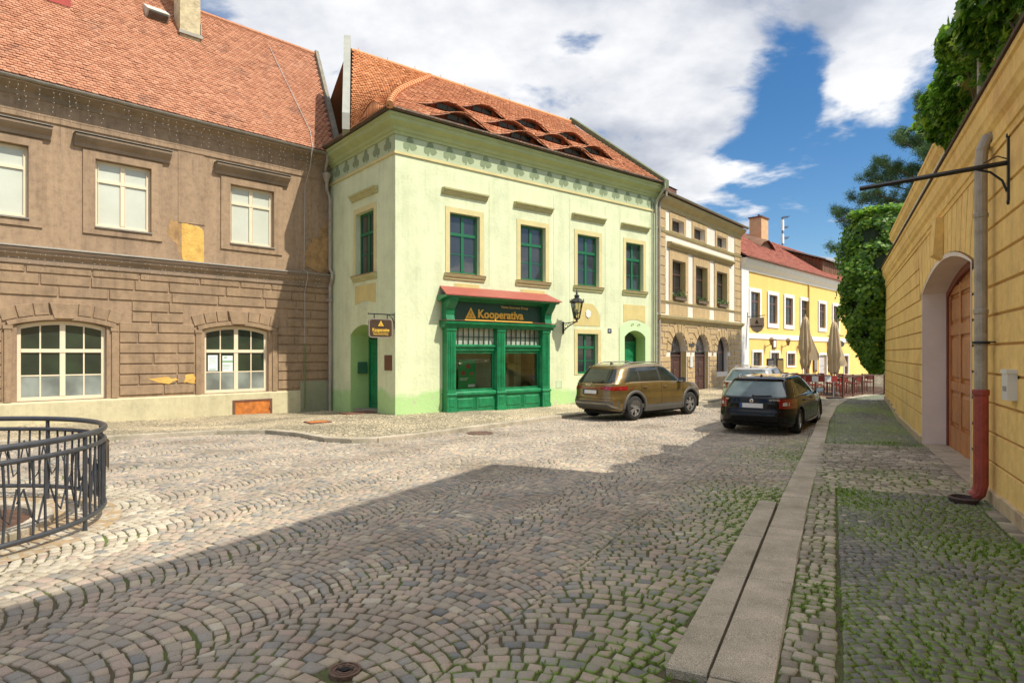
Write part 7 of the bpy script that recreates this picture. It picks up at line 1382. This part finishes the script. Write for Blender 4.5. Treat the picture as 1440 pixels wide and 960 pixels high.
for i, u in enumerate((3.55, 6.25, 9.0)):
    p = Ym @ Vector((u, 0, 2.05)); l_ = empty('wall_lamp', p, Y.rotation_euler.z); mb = MB(); mb.tube([(0, 0, 0), (0, -.25, .1), (0, -.35, .25)], .02, 5); mb.obj('bracket', iron, l_); mb = MB(); mb.lathe([(.05, .1), (.15, .42), (.18, .44), (.06, .56), (.001, .6)], (0, -.38, 0), 6); mb.obj('lamp_body', simple('lamp_brown', (.2, .12, .05), .5), l_)
    tag(l_, 'brown lantern on the yellow house wall, '+('left of the framed notice', 'right of the framed notice', 'behind the left parasol')[i], 'wall lamp', 'lamps on the yellow house')
p = Ym @ Vector((4.85, -.0, 1.95)); e = empty('notice_case', p, Y.rotation_euler.z); mb = MB(tf_in); mb.box(-.28, .28, .001, .08, .0, .6); q = mb.obj('case', simple('case_dark', (.1, .05, .03), .5), e); mb = MB(tf_in); mb.box(-.19, .19, .081, .086, .1, .5); mb.obj('sheet', whitem, q); tag(e, 'small dark framed notice between two lamps on the yellow house', 'notice case')
for i, (u, lab) in enumerate([(12.3, 'dark menu case left of the pale door on the yellow house'), (15.6, 'dark menu case right of the pale door on the yellow house')]):
    p = Ym @ Vector((u, 0, .35)); e = empty('menu_case', p, Y.rotation_euler.z); mb = MB(tf_in); mb.box(-.35, .35, .001, .1, 0, 1.15); q = mb.obj('case', MATS['case_dark'], e); mb = MB(tf_in); mb.box(-.24, .24, .101, .106, .15, 1.0); mb.obj('sheet', simple('sheet_grey', (.25, .22, .2)), q); tag(e, lab, 'menu case')
# strings of fairy lights on the brown house
Bm = Matrix.Translation(B.location) @ Matrix.Rotation(B.rotation_euler.z, 4, 'Z'); rl_ = random.Random(3); wirem = simple('light_wire', (.16, .10, .06), .7); bulbm = simple('bulb_clear', (.85, .82, .72), .3)
for z0, n0, drop, lab in ((8.72, .50, .95, 'string of icicle fairy lights hanging under the eaves of the brown house'), (4.40, .30, .7, 'string of icicle fairy lights hanging from the string course of the brown house')):
    e = empty('fairy_lights', Bm @ Vector((-8, 0, z0)), B.rotation_euler.z); mb = MB(); mb.tube([(-10+k*.5, -n0, -.02*(k % 2)) for k in range(36)], .006, 3); mb2_ = MB(); x = -9.5
    while x < 7.6:
        L = rl_.uniform(.2, drop); pts = [(x+rl_.uniform(-.02, .02), -n0, -L*t/4) for t in range(5)]; mb.tube(pts, .0035, 3); 
        for t in range(int(L/.13)): q = (x+rl_.uniform(-.05, .05), -n0-.01, -.1-.13*t); mb2_.add([(q[0]-.011, q[1], q[2]), (q[0], q[1]-.01, q[2]+.006), (q[0]+.011, q[1], q[2]), (q[0], q[1], q[2]-.02)], [(0, 1, 3), (1, 2, 3), (0, 2, 1)])
        x += rl_.uniform(.12, .34)
    mb.obj('wires', wirem, e); q = mb2_.obj('bulbs', bulbm, e); tag(q, kind='stuff'); tag(e, lab, 'fairy lights', 'fairy lights on the brown house')
# ------------------------------------------------------------------ camera, sky, sun
cam = bpy.data.cameras.new('camera'); co = bpy.data.objects.new('camera', cam); COL.objects.link(co); scene.camera = co
co.location = (0, 0, 1.65); co.rotation_euler = (pi/2, 0, 0); cam.sensor_width = 36; cam.lens = 22.0; cam.shift_y = 17/1440; cam.clip_start = .05; cam.clip_end = 2000
SUN = Vector((.86, -.51, 0)).normalized()*cos(math.radians(53)); SUN.z = sin(math.radians(53))
sl = bpy.data.lights.new('sun', 'SUN'); sl.energy = SUN_E; sl.angle = math.radians(.5); sl.color = (1, .94, .82); so = bpy.data.objects.new('sun', sl); COL.objects.link(so); so.rotation_euler = SUN.to_track_quat('Z', 'Y').to_euler()
w = bpy.data.worlds.new('World'); scene.world = w; w.use_nodes = True; nt = w.node_tree; n = nt.nodes.new; l = nt.links.new; bg = nt.nodes['Background']
sky = n('ShaderNodeTexSky'); sky.sky_type = 'NISHITA'; sky.sun_disc = False; sky.sun_elevation = math.radians(53); sky.sun_rotation = math.atan2(SUN.x, SUN.y); sky.air_density = 1.0; sky.dust_density = .3; sky.ozone_density = 2.5
tc = n('ShaderNodeTexCoord'); sep = n('ShaderNodeSeparateXYZ'); l(tc.outputs['Generated'], sep.inputs[0])
def math_(op, a, b=None, c=None, clamp=False):
    m = n('ShaderNodeMath'); m.operation = op; m.use_clamp = clamp
    for i, q in enumerate((a, b, c)):
        if q is None: continue
        if isinstance(q, (int, float)): m.inputs[i].default_value = q
        else: l(q, m.inputs[i])
    return m.outputs[0]
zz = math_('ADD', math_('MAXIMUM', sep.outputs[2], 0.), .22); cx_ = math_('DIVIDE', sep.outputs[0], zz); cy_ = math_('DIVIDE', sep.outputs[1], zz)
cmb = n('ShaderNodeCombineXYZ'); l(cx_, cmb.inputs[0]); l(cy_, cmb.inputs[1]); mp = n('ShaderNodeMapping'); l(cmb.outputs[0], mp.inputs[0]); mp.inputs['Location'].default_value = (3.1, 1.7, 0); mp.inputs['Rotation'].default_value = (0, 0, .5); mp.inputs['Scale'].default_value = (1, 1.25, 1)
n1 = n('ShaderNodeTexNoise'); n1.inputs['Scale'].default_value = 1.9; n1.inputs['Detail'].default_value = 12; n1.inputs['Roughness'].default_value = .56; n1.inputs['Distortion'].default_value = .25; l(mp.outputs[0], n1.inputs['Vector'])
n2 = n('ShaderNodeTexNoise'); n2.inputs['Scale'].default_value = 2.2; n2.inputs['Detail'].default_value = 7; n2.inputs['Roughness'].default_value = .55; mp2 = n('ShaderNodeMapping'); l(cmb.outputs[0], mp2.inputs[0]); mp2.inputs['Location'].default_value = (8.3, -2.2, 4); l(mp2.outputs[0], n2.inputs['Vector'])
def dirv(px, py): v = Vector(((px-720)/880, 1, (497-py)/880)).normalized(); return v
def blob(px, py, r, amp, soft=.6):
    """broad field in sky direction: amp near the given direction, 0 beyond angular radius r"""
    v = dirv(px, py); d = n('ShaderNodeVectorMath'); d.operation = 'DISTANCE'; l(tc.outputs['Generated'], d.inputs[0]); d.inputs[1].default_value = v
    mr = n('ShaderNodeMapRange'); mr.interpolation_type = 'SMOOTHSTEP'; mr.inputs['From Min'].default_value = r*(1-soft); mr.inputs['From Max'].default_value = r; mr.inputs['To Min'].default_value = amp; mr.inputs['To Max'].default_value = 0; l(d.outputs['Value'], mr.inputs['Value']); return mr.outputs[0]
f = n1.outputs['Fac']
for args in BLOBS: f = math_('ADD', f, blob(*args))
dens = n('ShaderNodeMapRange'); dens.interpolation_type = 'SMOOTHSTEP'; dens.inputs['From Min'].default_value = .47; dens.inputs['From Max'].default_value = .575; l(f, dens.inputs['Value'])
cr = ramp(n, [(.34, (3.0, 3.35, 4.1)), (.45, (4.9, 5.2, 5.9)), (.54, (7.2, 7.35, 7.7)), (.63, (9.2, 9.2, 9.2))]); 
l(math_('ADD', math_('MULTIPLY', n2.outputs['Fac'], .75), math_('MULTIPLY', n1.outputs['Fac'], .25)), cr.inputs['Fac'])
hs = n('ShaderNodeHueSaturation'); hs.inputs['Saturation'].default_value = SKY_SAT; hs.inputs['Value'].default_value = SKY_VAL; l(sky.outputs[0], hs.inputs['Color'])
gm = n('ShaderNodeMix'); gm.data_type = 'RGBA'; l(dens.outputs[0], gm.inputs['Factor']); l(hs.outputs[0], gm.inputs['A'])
vs = n('ShaderNodeVectorMath'); vs.operation = 'SCALE'; l(cr.outputs[0], vs.inputs[0]); sd = n('ShaderNodeVectorMath'); sd.operation = 'DOT_PRODUCT'; l(tc.outputs['Generated'], sd.inputs[0]); sd.inputs[1].default_value = SUN   # clouds towards the sun brightened to lift the fill light
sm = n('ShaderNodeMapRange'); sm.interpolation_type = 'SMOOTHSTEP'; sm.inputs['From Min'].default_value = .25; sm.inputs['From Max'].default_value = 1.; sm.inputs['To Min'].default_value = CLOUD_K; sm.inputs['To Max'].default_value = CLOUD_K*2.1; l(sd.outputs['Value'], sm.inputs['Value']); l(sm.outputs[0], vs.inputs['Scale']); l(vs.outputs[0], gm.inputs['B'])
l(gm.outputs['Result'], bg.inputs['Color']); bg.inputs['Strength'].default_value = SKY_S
vs_ = scene.view_settings; vs_.view_transform = 'Standard'; vs_.look = 'None'; vs_.exposure = EXPO; vs_.gamma = 1; vs_.use_curve_mapping = False
scene.cycles.max_bounces = 8; scene.cycles.diffuse_bounces = 4; scene.cycles.glossy_bounces = 4; scene.cycles.transparent_max_bounces = 12
try: scene.cycles.use_denoising = True
except Exception: pass
